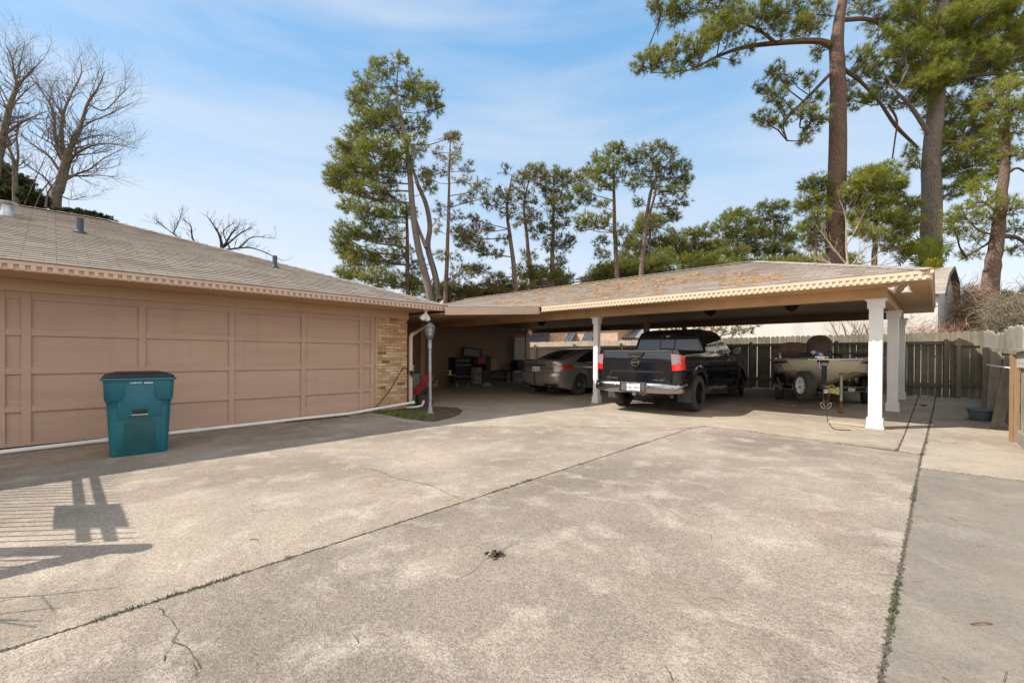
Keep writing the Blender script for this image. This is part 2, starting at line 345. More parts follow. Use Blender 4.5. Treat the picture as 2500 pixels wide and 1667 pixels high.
# weeds and dirt in the joints
m = MB(); d = MB()
def joint(pts, dens, gap=.02):
    for (p, q) in zip(pts, pts[1:]):
        L_ = math.dist(p, q); k = int(L_*dens)
        for _ in range(k):
            t = rnd.random(); x = p[0]+(q[0]-p[0])*t+rnd.gauss(0, gap*.28); y = p[1]+(q[1]-p[1])*t+rnd.gauss(0, gap*.28); z = gz(x, y)
            r = rnd.uniform(.004, .016); aa = rnd.uniform(0, 6.3)
            d.add([(x+r*cos(aa+i*1.57)*rnd.uniform(.6, 1.3), y+r*sin(aa+i*1.57)*rnd.uniform(.6, 1.3), z+.001) for i in range(4)]+[(x, y, z+r*.45)], [(0,1,4),(1,2,4),(2,3,4),(3,0,4)])
            if math.sin(x*7+y*5.1)+math.sin(y*2.3+1) > .75 and rnd.random() < .5: blades(m, x, y, z, 5, .016, .003, .016, 1.2)
def filler(pts, w=.022):
    m_ = MB()
    for (p, q) in zip(pts, pts[1:]):
        n_ = max(1, int(math.dist(p, q)/.5))
        for i in range(n_):
            a_ = [p[k]+(q[k]-p[k])*i/n_ for k in (0, 1)]; b_ = [p[k]+(q[k]-p[k])*(i+1)/n_ for k in (0, 1)]; d_ = Vector((b_[0]-a_[0], b_[1]-a_[1])).normalized(); s_ = Vector((-d_.y, d_.x))*w; za, zb_ = gz(*a_)-.005, gz(*b_)-.005
            m_.add([(a_[0]-s_.x, a_[1]-s_.y, za), (b_[0]-s_.x, b_[1]-s_.y, zb_), (b_[0]+s_.x, b_[1]+s_.y, zb_), (a_[0]+s_.x, a_[1]+s_.y, za)], [(0, 1, 2, 3)])
    tag(m_.build('joint_filler', plain((.11, .085, .06), .95, 0, .4, 30, name='joint_dirt'), fix=False), kind='structure')
filler([(-2.508, -8.9), (-3.1, 7.79)], .016); filler([(-.17, -8.9), (-.143, 6.86), (-.143, 7.8), (-.02, 17.4)]); filler([(-.388, 7.9), (-.37, 17.4)]); filler([(-3.1, 7.8), (-3.03, 8.08), (-2.2, 8.09), (-1.0, 7.91), (-.15, 7.85)])
joint([(-2.77, -1.5), (-3.1, 7.8)], 150, .013)
joint([(-3.1, 7.8), (-3.26, 7.35), (-5, 5.98), (-6.5, 4.56)], 30, .012)
joint([(-3.1, 7.8), (-3.03, 8.08), (-2.2, 8.09), (-1.0, 7.91), (-.13, 7.8)], 70, .018)
joint([(-.1578, -2), (-.1405, 7.8)], 170, .016); joint([(-.12, 7.8), (-.01, 17.4)], 35, .016); joint([(-.385, 7.9), (-.365, 17.4)], 35, .02); joint([(-.12, 6.85), (2.5, 6.97)], 40, .012)
for c0 in ((-2.25, 8.1), (-.13, 7.83), (-2.862, 1.0), (-2.83, .15), (-2.94, 3.3), (-2.975, 4.25), (-.15, 5.3)): blades(m, c0[0], c0[1], gz(*c0), 34, .016, .0025, .028, 1.4)
tag(m.build('joint_weeds', M_WEED, fix=False), 'small weeds growing in the concrete joints', 'weeds', kind='stuff')
M_DIRT = plain((.10, .078, .055), .95, 0, .4, 40, name='dirt'); tag(d.build('joint_dirt', M_DIRT, fix=False), 'dark dirt crumbs packed into the concrete joints', 'dirt', kind='stuff')
# cracks: thin wandering dark filler lines
m = MB()
def crack(pts, w=.004, sd=1):
    r = random.Random(sd); P = []
    for (p, q) in zip(pts, pts[1:]):
        n = max(2, int(math.dist(p, q)/.05))
        for i in range(n): t = i/n; P.append((p[0]+(q[0]-p[0])*t+r.gauss(0, .009), p[1]+(q[1]-p[1])*t+r.gauss(0, .009)))
    for i in range(len(P)-1):
        a_, b_ = Vector(P[i]), Vector(P[i+1]); n = (b_-a_).normalized(); n = Vector((-n.y, n.x))*w*r.uniform(.3, 1.1)
        z = gz(*P[i])+.004; m.add([(*(a_-n), z), (*(b_-n), z), (*(b_+n), z), (*(a_+n), z)], [(0, 1, 2, 3)])
def pz(x, y): p = onz(x, y); return (p.x, p.y)
crack([pz(1130, 1220), pz(1050, 1185), pz(960, 1165), pz(930, 1150), pz(870, 1140)], .0035, 1)
crack([pz(388, 1480), pz(425, 1515), pz(440, 1560), pz(480, 1615), pz(485, 1667)], .0028, 2); crack([pz(425, 1560), pz(405, 1600), pz(390, 1622)], .002, 3)
crack([pz(1250, 1330), pz(1180, 1370), pz(1150, 1395), pz(1095, 1425)], .0018, 4)
crack([pz(1715, 1041), pz(1640, 1050), pz(1400, 1062)], .004, 6)
m.build('driveway_crack', M_DIRT, fix=False); tag(bpy.data.objects['driveway_crack'], kind='structure')
# litter: twigs, pine needles, leaf pile, oil drain
m = MB()
for _ in range(900):
    x = rnd.uniform(-9, 2.4); y = rnd.uniform(.3, 17.2)
    if rnd.random() > (.25 if x < -.4 else 1): continue
    a_ = rnd.uniform(0, pi); l = rnd.uniform(.03, .1); z = gz(x, y)+.004; m.tube([(x, y, z), (x+cos(a_)*l*.5, y+sin(a_)*l*.5+.004, z+.003), (x+cos(a_)*l, y+sin(a_)*l, z)], .0014, 3, False)
tag(m.build('pine_needle_litter', plain((.16, .085, .035), .8, 0, .3, 8, name='dry_needles'), fix=False), 'brown pine needles scattered over the concrete', 'pine needles', kind='stuff')
for (px, py, n_, s_, lab) in ((1207, 1357, 26, .05, 'small dry brown leaf cluster lying on the middle of the driveway'), (2255, 1004, 40, .07, 'dark clump of dead leaves on the strip beside the carport posts')):
    m = MB(); z0 = .004; p = onz(px, py); z0 = gz(p.x, p.y)+.004; 
    for _ in range(n_):
        a_ = rnd.uniform(0, 6.3); r = s_*rnd.random(); c_ = Vector((p.x+r*cos(a_), p.y+r*sin(a_), z0+rnd.uniform(0, .018))); u_ = Vector((rnd.gauss(0, 1), rnd.gauss(0, 1), rnd.gauss(0, .6))).normalized()*.02; v_ = u_.cross(Vector((rnd.gauss(0, 1), rnd.gauss(0, 1), rnd.gauss(0, 1)))).normalized()*.012
        m.add([c_-u_, c_-v_, c_+u_, c_+v_], [(0, 1, 2, 3)])
    tag(m.build('leaf_clump', plain((.05, .028, .018), .8, 0, .4, 30, name='dead_leaf'), fix=False), lab, 'leaf clump')
for (px, py, qx, qy, lab) in ((610, 1318, 630, 1319, 'short dry twig lying on the left slab'), (2370, 1525, 2422, 1524, 'reddish curved twig on the right hand slab')):
    p, q = onz(px, py), onz(qx, qy); m = MB(); m.tube([p+Vector((0, 0, .005)), (p+q)/2+Vector((.01, .01, .012)), q+Vector((0, 0, .005))], .003, 5)
    tag(m.build('twig', M_RUST), lab, 'twig')
# ------------------------------------------------------------------ garage
XW = -8.977; EX = -8.0; EZ = 2.36; EYN = 6.16; P1 = .346; RW = 5.3; YS = -9.0
house = thing('garage', 'tan garage with panelled door, brick corner and grey shingle hip roof', 'garage', (XW, 2.2, 0))
ho = Vector((XW, 2.2, 0))
def H_(mb): mb.v = [tuple(Vector(p)-ho) for p in mb.v]; return mb
def roof_face(mb, A, B, C, D, n, t=.016):
    A, B, C, D = map(Vector, (A, B, C, D)); nn = (B-A).cross(C-A).normalized()
    if nn.z < 0: nn = -nn
    for i in range(n):
        a0, b0, a1, b1 = A.lerp(C, i/n), B.lerp(D, i/n), A.lerp(C, (i+1)/n), B.lerp(D, (i+1)/n)
        lo = nn*t; mb.add([a0+lo, b0+lo, b1+nn*.001, a1+nn*.001, a0, b0], [(0, 1, 2, 3), (4, 5, 1, 0)])
m = MB(); rz_ = EZ+P1*RW
nC = int(RW*1.0595/.1425)
roof_face(m, (EX+.045, YS, EZ), (EX+.045, EYN+.02, EZ), (EX-RW, YS, rz_), (EX-RW, EYN-RW, rz_), nC)
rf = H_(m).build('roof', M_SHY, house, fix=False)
m = MB(); roof_face(m, (EX+.02, EYN+.02, EZ), (EX-2*RW, EYN+.02, EZ), (EX-RW, EYN-RW, rz_), (EX-RW, EYN-RW, rz_), nC)
roof_face(m, (EX-2*RW, EYN, EZ), (EX-2*RW, YS, EZ), (EX-RW, EYN-RW, rz_), (EX-RW, YS, rz_), nC)
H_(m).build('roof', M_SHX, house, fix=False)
m = MB()       # ridge and hip caps
def caps(mb, p, q, w=.13, t=.005, step=.2):
    p = Vector(p); q = Vector(q); n = int((q-p).length/step); d = (q-p).normalized(); sd = d.cross(Vector((0, 0, 1))).normalized()
    for i in range(n):
        a_, b_ = p.lerp(q, i/n), p.lerp(q, (i+1.15)/n); up = Vector((0, 0, t)); k = Vector((0, 0, -.035))
        mb.add([a_+sd*w+k+up*2, a_+up*3, a_-sd*w+k+up*2, b_+sd*w+k+up, b_+up, b_-sd*w+k+up], [(0, 1, 4, 3), (1, 2, 5, 4), (0, 3, 5, 2)] if False else [(0, 1, 4, 3), (1, 2, 5, 4), (0, 2, 1)])
caps(m, (EX-RW, YS, rz_+.02), (EX-RW, EYN-RW, rz_+.02)); caps(m, (EX, EYN, EZ+.02), (EX-RW, EYN-RW, rz_+.02))
H_(m).build('ridge_cap', M_SHY, house, fix=False)
# fascia with dentils
m = MB(); m.box((EX-.03, YS, 2.243), (EX, EYN, 2.353)); m.box((EX+.0005, YS, 2.318), (EX+.032, EYN+.018, 2.357)); m.box((EX+.0005, YS, 2.243), (EX+.012, EYN+.012, 2.252))
m.box((EX-2.6, EYN-.03, 2.243), (EX-.0305, EYN, 2.353))
fa = H_(m).build('fascia', M_FASC, house, bevel=.002)
m = MB(); y = YS+.02; pf = []
while y < EYN-.06:
    pf += [(y, 2.312), (y, 2.2525), (y+.047, 2.2525), (y+.047, 2.312)]; y += .0935
m.prism([(EX+.001, q_, z_) for q_, z_ in pf+[(pf[-1][0], 2.3175), (pf[0][0], 2.3175)]], (.027, 0, 0))
H_(m).build('dentil_moulding', M_FASC, house, fix=False)
m = MB(); m.box((EX-1.0, YS, 2.250), (EX-.031, EYN-.031, 2.262)); m.box((EX-5, 5.79, 2.251), (EX-1.001, EYN-.031, 2.263)); H_(m).build('soffit', M_SOFF, house)
# walls
DY0, DY1 = -.56, 4.94
m = MB(); m.box((XW-.2, YS, -.2), (XW-.02, DY0-.03, 2.25)); m.box((XW-.2, DY0-.03, 2.09), (XW-.02, 5.0, 2.25)); m.box((XW-9, 5.55, -.2), (XW-.13, 5.74, 2.25))
H_(m).build('wall', M_TAN, house)
m = MB(); m.box((XW-.019, YS, 2.085), (XW+.03, 5.79, 2.2495)); m.box((XW-.3, 5.751, 2.085), (XW-.02, 5.79, 2.2495)); H_(m).build('frieze_board', M_TAN, house, bevel=.004)
# the big panelled door
dr = MB(); xf = XW+.0; rec = .032
dr.box((xf-.05, DY0, -.12), (xf-rec, DY1, 2.085))
cols = [-.49, -.256, .967, 2.187, 3.414, 4.625, 4.88]; st = [.09, .095, .085, .085, .085, .085, .1]
rows = [(.035, .443), (.53, .96), (1.055, 1.487), (1.583, 1.98)]
rl = [(-.12, .035), (.443, .53), (.96, 1.055), (1.487, 1.583), (1.98, 2.085)]
for c_, w_ in zip(cols, st):
    a_, b_ = c_-w_/2, c_+w_/2
    if c_ == cols[0]: a_ = DY0
    if c_ == cols[-1]: b_ = DY1; a_ = 4.844
    dr.box((xf-rec-.001, a_, -.12), (xf, b_, 2.0849))
for (z0, z1) in rl:
    for i in range(len(cols)-1):
        a_ = cols[i]+st[i]/2; b_ = cols[i+1]-st[i+1]/2
        if i == len(cols)-2: b_ = 4.844
        dr.box((xf-rec-.001, a_, z0), (xf-.0025, b_, z1))
door = H_(dr).build('garage_door', M_DOOR, house, bevel=.003, seg=1)
for q0, q1 in ((DY1+.004, 5.0), (DY0-.05, DY0-.004)): m = MB(); m.box((xf-.04, q0, -.1), (xf+.02, q1, 2.085)); H_(m).build('door_jamb', M_TAN, house, bevel=.003)
m = MB(); m.box((xf-.045, DY0, -.12), (xf+.006, DY1, .012+gz(-8.9, DY0)*0-.03)); H_(m).build('door_seal', M_BLACK, door)
# brick pier
bp = MB(); rb = random.Random(11); by0, by1 = 5.003, 5.765; z = -.03; r_ = 0
BR = []
for c_ in ((.62, .38, .18), (.66, .45, .24), (.72, .54, .34), (.52, .27, .15), (.60, .31, .13), (.76, .62, .46), (.17, .12, .09), (.50, .36, .24)):
    a = N('brick'); n = a.noise(25, 5, .65); c = a.mix(a.rng(n, .3, .7), tuple(x*.72 for x in c_), c_); c = a.mix(a.rng(a.noise(9, 3), .55, .7, 0, .4), c, (.62, .52, .42))
    BR.append(a.fin(c, .85, a.bump(a.noise(70, 5, .7), .7, .006), spec=.2))
M_MORT = plain((.30, .245, .19), .95, 0, .2, 40, .5, name='mortar')
while z < 2.0:
    y = by0; off = (r_ % 2)*.1; first = True
    while y < by1-.01:
        l = rb.choice([.195, .2, .205, .1 if rb.random() < .3 else .2]);
        if first: l -= off; first = False
        e = min(y+l, by1)
        if by1-e < .04: e = by1
        bp.m = rb.choices(range(8), [5, 6, 4, 3, 4, 2, 1.1, 3])[0]; j = rb.uniform(-.004, .004)
        bp.box((xf-.1, y+.005, z+.005), (xf+.012+j, e-.005, z+.058)); y = e
    # return face along the corner, laid on the end wall
    x = XW-.02
    for k in range(6):
        bp.m = rb.randrange(8); bp.box((x-.2+.004, by1-.004, z+.005), (x-.006, by1+.012, z+.058)); x -= .2
    z += .0645; r_ += 1
for k, (y0_, w_) in enumerate(((5.19, .055), (5.255, .055))):
    bp.m = 2-k; bp.box((xf-.1, y0_, z+.004-.01), (xf+.014, y0_+w_, 2.083))
for k, y0_ in enumerate((5.01, 5.32, 5.52)): bp.m = (0, 6, 0)[k]; bp.box((xf-.1, y0_, z+.002), (xf+.012, y0_+(.17, .18, .235)[k], 2.083))
bk = H_(bp).build('brick_pier', BR, house, bevel=.0025, seg=1)
m = MB(); m.box((xf-.09, by0, -.05), (xf+.004, by1, 2.084)); m.box((XW-1.3, by1-.02, -.05), (XW-.02, by1+.004, 2.084)); H_(m).build('mortar', M_MORT, bk)
# downspout
m = MB(); dp = [(-8.93, 5.835, .12), (-8.93, 5.835, 1.66), (-8.90, 5.86, 1.74)]; e1 = onz(1052, 788, 2.235); dp.append(tuple(e1)); 
for p, q in zip(dp, dp[1:]): m.beam(p, Vector(q)+(Vector(q)-Vector(p)).normalized()*.02, .055, .075, (0, 1, .01) if abs(Vector(q).z-Vector(p).z) > 1 else (0, 0, 1))
H_(m).build('downspout', M_FASC2, house, bevel=.008)
# flood light under the soffit corner
fl = MB(); c0 = onz(1040, 757, 2.249); fl.lathe([(.0, 0), (.055, 0), (.055, -.022), (.02, -.03), (.018, -.06), (0, -.062)], 16, Matrix.Translation(c0))
fo = H_(fl).build('flood_light', M_WHITE, house, smooth=True)
for s_, tl in ((-1, .5), (1, .45)):
    h = MB(); Mt = Matrix.Translation(c0+Vector((0, .0, -.055))) @ Matrix.Rotation(tl*s_, 4, 'X') @ Matrix.Rotation(.25, 4, 'Y')
    h.lathe([(0, 0), (.022, -.005), (.028, -.05), (.06, -.11), (.066, -.17), (.058, -.185), (.0, -.172)], 18, Mt); H_(h).build('lamp_head', M_WHITE, fo, smooth=True)
# tap on the corner
m = MB(); m.tube([(-8.95, 5.80, .80), (-8.86, 5.82, .80)], .014, 8); m.tube([(-8.86, 5.82, .84), (-8.86, 5.82, .74)], .016, 8); m.tube([(-8.86, 5.80, .86), (-8.86, 5.84, .86)], .03, 10)
H_(m).build('tap', M_IRON, house)
# roof vents
def onroof(px, py):
    d = ray(px, py); t = (EZ-HC+P1*EX)/(d.z+P1*d.x); return CAM+d*t
M_LEAD = plain((.07, .08, .10), .5, .3, .2, 30, name='lead_grey')
for (px, py, r, hh) in ((195, 570, .05, .27), (671, 655, .045, .26)):
    p = onroof(px, py); m = MB(); m.lathe([(r*1.9, -.03), (r*1.9, .02), (r*1.05, .05), (r, .06), (r, hh), (r*.8, hh), (r*.8, .05)], 20, Matrix.Translation(p)); m.cbox((0, 0, 0), (.22, .2, .02), Matrix.Translation(p) @ Matrix.Rotation(math.atan(P1), 4, 'Y'))
    H_(m).build('vent_pipe', M_LEAD, house, smooth=True)
p = onroof(18, 527); m = MB(); T_ = Matrix.Translation(p)
m.lathe([(.11, -.05), (.085, .05), (.07, .16), (.07, .2), (.0, .2)], 24, T_); m.lathe([(.0, .19), (.12, .2), (.14, .225), (.12, .235), (.02, .245), (0, .245)], 24, T_)
H_(m).build('flue_cap', M_GALV, house, smooth=True)
# white drain pipe lying along the door
pp = [onx(-30, 1107, -8.80), onx(262, 1074, -8.80), onx(480, 1056.5, -8.8), onx(700, 1033, -8.79), onx(850, 1012, -8.76), onx(1009, 982, -8.62)]
pp = [Vector((q.x, q.y, max(q.z, gz(q.x, q.y)+.034))) for q in pp]
m = MB(); m.tube(pp, .03, 12); e = pp[-1]; m.tube([e-Vector((.0, .05, .01)), e+Vector((0, .02, 0))], .037, 12)
pr = thing('drain_pipe', 'long white plastic pipe lying along the foot of the garage door', 'pipe', pp[0]); 
def rel(mb, o): mb.v = [tuple(Vector(p)-Vector(o)) for p in mb.v]; return mb
rel(m, pp[0]).build('pipe', plain((.78, .77, .74), .4, 0, .08, name='white_pvc'), pr, smooth=True)
for k in (1, 2):
    m = MB(); a_ = pp[k]; d_ = (pp[k]-pp[k-1]).normalized(); m.tube([a_-d_*.045, a_+d_*.045], .035, 12); rel(m, pp[0]).build('coupling', plain((.78, .77, .74), .4, 0, .08), pr, smooth=True)
m = MB(); f0 = Vector((-8.6, 5.9, gz(-8.6, 5.9))); m.tube([f0+Vector((-.1, -.32, .06)), f0+Vector((-.02, -.1, .06)), f0+Vector((.05, 0, .09)), f0+Vector((.05, .05, .2))], .028, 10)
tag(m.build('pipe_stub', plain((.62, .60, .56), .5, 0, .1), smooth=True), 'short curved white pipe stub at the foot of the brick corner', 'pipe')
# black garden hose
def spline(P, n=8):
    P = [Vector(p) for p in P]; P = [P[0]*2-P[1]]+P+[P[-1]*2-P[-2]]; o = []
    for i in range(1, len(P)-2):
        for k in range(n):
            t = k/n; a_, b_, c_, d_ = P[i-1:i+3]; o.append(.5*((2*b_)+(-a_+c_)*t+(2*a_-5*b_+4*c_-d_)*t*t+(-a_+3*b_-3*c_+d_)*t*t*t))
    o.append(P[-2]); return o
hp = [(-8.86, 5.82, .735), (-8.84, 5.8, .8), onx(989, 898, -8.84), onx(978, 908, -8.85), onx(950, 955, -8.85), onx(915, 995, -8.86), onx(890, 1008, -8.84), onx(860, 1018, -8.72)]
hp += [(-8.62, 4.1, gz(-8.62, 4.1)+.012), (-8.66, 3.6, gz(-8.66, 3.6)+.012), (-8.72, 3.0, gz(-8.7, 3)+.012)]
m = MB(); m.tube(spline(hp), .011, 8); tag(m.build('garden_hose', M_BLACK, smooth=True), 'thin black garden hose from the tap down the brick corner', 'hose')
# ------------------------------------------------------------------ carport
YF = 9.26; ZF = 2.594; XR = -.065; YB = 16.05; XL = -7.8; PC = .335
co_ = Vector((-3.7, 12.6, 0))
cp = thing('carport', 'open carport with hip shingle roof and white square posts', 'carport', co_)
def C_(mb): mb.v = [tuple(Vector(p)-co_) for p in mb.v]; return mb
w = (YB-YF)/2; zr = ZF+PC*w; yr = (YF+YB)/2
ncc = int(w*1.055/.1425)
XLL = -18.6
m = MB(); roof_face(m, (XLL, YF-.02, ZF), (XR+.02, YF-.02, ZF), (-15.1, yr, zr), (XR-w, yr, zr), ncc); 
roof_face(m, (XR+.02, YB+.02, ZF), (XLL, YB+.02, ZF), (XR-w, yr, zr), (-15.1, yr, zr), ncc)
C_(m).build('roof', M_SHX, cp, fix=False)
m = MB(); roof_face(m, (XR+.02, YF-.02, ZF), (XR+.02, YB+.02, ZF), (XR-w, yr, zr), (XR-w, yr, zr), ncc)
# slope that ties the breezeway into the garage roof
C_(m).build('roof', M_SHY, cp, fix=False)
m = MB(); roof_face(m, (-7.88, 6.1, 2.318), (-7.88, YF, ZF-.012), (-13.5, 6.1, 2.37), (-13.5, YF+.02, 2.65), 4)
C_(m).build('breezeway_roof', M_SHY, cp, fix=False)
m = MB(); caps(m, (-15.1, yr, zr+.02), (XR-w, yr, zr+.02)); caps(m, (XR, YF, ZF+.02), (XR-w, yr, zr+.02)); caps(m, (XR, YB, ZF+.02), (XR-w, yr, zr+.02)); C_(m).build('ridge_cap', M_SHX, cp, fix=False)
# fascias
m = MB(); zb = ZF-.145
m.box((XL, YF, zb), (XR, YF+.03, ZF-.005)); m.box((XL, YF-.018, ZF-.055), (XR+.018, YF-.0005, ZF-.003)); 
m.box((XR-.03, YF+.0305, zb), (XR, YB-.0305, ZF-.005)); m.box((XR+.0005, YF-.0175, ZF-.055), (XR+.018, YB, ZF-.0035)); m.box((-13.5, YB-.03, zb), (XR, YB, ZF-.005))
C_(m).build('fascia', M_FASC2, cp, bevel=.002)
m = MB(); x = XR-.02
while x > XL+.02:
    m.box((x-.047, YF-.0165, ZF-.101), (x, YF-.0006, ZF-.0555))
    for q in (0, 1): m.box((x-.047*(q+1), YF-.0165, ZF-.121), (x-.047*q, YF-.0006, ZF-.101))
    m.box((x-.094, YF-.0165, ZF-.1445), (x-.047, YF-.0006, ZF-.121)); x -= .094
C_(m).build('dentil_moulding', M_FASC2, cp, fix=False, weld=.0005)
m = MB(); 
zs = [Vector((-7.88, 6.05, 2.150)), Vector((-7.88, YF+.02, 2.395)), Vector((-7.88, YF+.02, 2.595)), Vector((-7.88, 6.05, 2.32))]
m.prism([(p.x, p.y, p.z) for p in zs], (-.03, 0, 0)); C_(m).build('breezeway_fascia', M_FASC, cp, bevel=.002)
M_CEIL = m_paint((.23, .15, .095), (1, .3, 1), .12)  # house tan darkened to carry the shade on ceiling and rear beam
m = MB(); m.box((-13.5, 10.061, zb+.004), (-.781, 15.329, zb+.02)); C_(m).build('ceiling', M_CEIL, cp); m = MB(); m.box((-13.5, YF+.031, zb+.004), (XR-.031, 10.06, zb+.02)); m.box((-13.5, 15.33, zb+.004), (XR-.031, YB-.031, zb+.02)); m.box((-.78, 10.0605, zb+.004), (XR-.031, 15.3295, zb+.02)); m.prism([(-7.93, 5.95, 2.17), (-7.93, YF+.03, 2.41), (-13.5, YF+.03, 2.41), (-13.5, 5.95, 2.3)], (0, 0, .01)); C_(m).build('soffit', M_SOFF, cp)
# beams
m = MB(); m.box((-13.5, 9.915, 2.275), (-.64, 10.06, zb+.003)); C_(m).build('front_beam', M_SOFF, cp, bevel=.004)
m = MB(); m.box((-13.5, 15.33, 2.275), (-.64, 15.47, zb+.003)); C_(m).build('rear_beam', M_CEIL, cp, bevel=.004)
m = MB(); m.box((-.78, 10.062, 2.28), (-.64, 15.328, zb+.0025)); C_(m).build('side_beam', M_SOFF, cp, bevel=.004)
# posts
def post(x, y, wd=.185, top=2.275, mat=None, plain_=False):
    z0 = gz(x, y); mat = mat or M_WHITE
    m = MB(); m.box((x-wd/2, y-wd/2, z0), (x+wd/2, y+wd/2, top-.01)); po = C_(m).build('post', mat, cp, bevel=.003)
    if plain_: return
    h = wd/2
    m = MB(); m.box((x-h-.022, y-h-.022, z0), (x+h+.022, y+h+.022, z0+.185)); m.box((x-h-.034, y-h-.034, z0), (x+h+.034, y+h+.034, z0+.035)); C_(m).build('base', mat, po, bevel=.003)
    m = MB(); m.box((x-h-.022, y-h-.022, top-.165), (x+h+.022, y+h+.022, top-.0105)); m.box((x-h-.052, y-h-.052, top-.03), (x+h+.052, y+h+.052, top-.0005)); C_(m).build('cap', mat, po, bevel=.003)
for x, y in ((-.78, 10.03), (-.70, 12.75), (-.70, 15.42)): post(x, y)
post(-6.52, 10.02, .135)
M_BP = m_paint((.34, .25, .18))
post(-6.48, 12.72, .14, zb, M_BP, True); post(-6.42, 15.42, .14, 2.275, M_BP, True)
m = MB(); m.box((-6.59, 12.61, zb-.06), (-6.37, 12.83, zb+.003)); C_(m).build('post_collar', M_BP, cp)
# ceiling lamps
for px, py in ((1323, 787), (1734.5, 759), (1933, 747)):
    p = onz(px, py, zb); m = MB(); m.lathe([(0, 0), (.15, 0), (.155, -.03), (.13, -.05), (.125, -.055), (.09, -.105), (.02, -.13), (.0, -.15)], 24, Matrix.Translation((p.x, p.y, zb+.003)))
    C_(m).build('ceiling_lamp', plain((.03, .022, .016), .35, .4, .1, name='bronze_lamp'), cp, smooth=True)
# double flood light near the corner
c0 = onz(2206, 689, zb); m = MB(); m.cbox((c0.x, c0.y, zb-.008), (.14, .09, .02)); fo = C_(m).build('flood_light', M_TANX, cp, bevel=.004)
for sx, px, py in ((-1, 2175, 710), (1, 2214, 715)):
    e_ = ony(px, py, c0.y-.02); s0 = Vector((c0.x+sx*.05, c0.y, zb-.015)); d_ = (e_-s0).normalized(); q = d_.to_track_quat('Z', 'Y').to_matrix().to_4x4(); ln = (e_-s0).length
    m = MB(); m.lathe([(0, 0), (.014, 0), (.016, ln*.35), (.034, ln*.38), (.038, ln*.72), (.068, ln*.95), (.072, ln), (.06, ln+.004), (0, ln-.012)], 20, Matrix.Translation(s0) @ q); C_(m).build('lamp_head', plain((.42, .36, .29), .45, 0, .1), fo, smooth=True)
# siding wall of the house behind
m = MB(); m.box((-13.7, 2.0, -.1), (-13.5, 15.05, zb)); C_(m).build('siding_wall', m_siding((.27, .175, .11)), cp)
for q_ in (((-13.72, 15.052, -.1), (-13.47, 15.17, 2.274)), ((-13.499, 14.9, -.1), (-13.47, 15.04, zb))): m = MB(); m.box(*q_); C_(m).build('corner_trim', M_TAN, cp, bevel=.003)
m = MB(); p = onx(1032, 900, -13.4); m.box((-13.498, p.y-.09, 0), (-13.40, p.y+.09, zb)); C_(m).build('corner_trim', M_TAN, cp, bevel=.003)
# pine needles drifted on the roof
m = MB(); rn = random.Random(8)
a = N('rusty_needles'); M_NEED = a.fin(a.mix(a.rng(a.noise(9, 4), .3, .7), (.26, .135, .055), (.40, .26, .14)), .85)
def rpt(px, py):
    d = ray(px, py); t = (ZF-HC-PC*YF)/(d.z-PC*d.y); return CAM+d*t
bands = [((1265, 722), (1500, 690), 5, 9), ((1290, 738), (1620, 712), 7, 12), ((1430, 715), (1850, 668), 6, 13), ((1360, 700), (1560, 685), 5, 7), ((1600, 688), (1715, 668), 3, 5), ((1760, 695), (1915, 676), 6, 9), ((1180, 742), (1290, 735), 4, 5), ((1370, 707), (1390, 702), 6, 3), ((1470, 698), (1660, 678), 3, 6)]
for (a_, b_, th, dn) in bands:
    for _ in range(int(dn*210)):
        t = rn.random(); px = a_[0]+(b_[0]-a_[0])*t; py = a_[1]+(b_[1]-a_[1])*t+rn.gauss(0, th*.62)
        if math.sin(px*.05+py*.3)+math.sin(px*.13)+rn.gauss(0, .9) < -.35: continue
        p = rpt(px, py)
        if p.y < YF+.1 or p.y > yr-.05: continue
        al = rn.gauss(.5, .6); l = rn.uniform(.06, .15); d_ = Vector((cos(al), sin(al), sin(al)*PC))*l; h_ = Vector((0, 0, .013+rn.random()*.008)); s_ = Vector((-sin(al), cos(al), 0))*.0032
        m.add([p+h_-d_/2-s_, p+h_-d_/2+s_, p+h_+d_/2+s_+Vector((0, 0, rn.uniform(-.01, .015))), p+h_+d_/2-s_], [(0, 1, 2, 3)])
tag(m.build('pine_needle_drift', M_NEED, fix=False), 'rusty orange pine needles drifted across the carport roof', 'pine needles', kind='stuff')
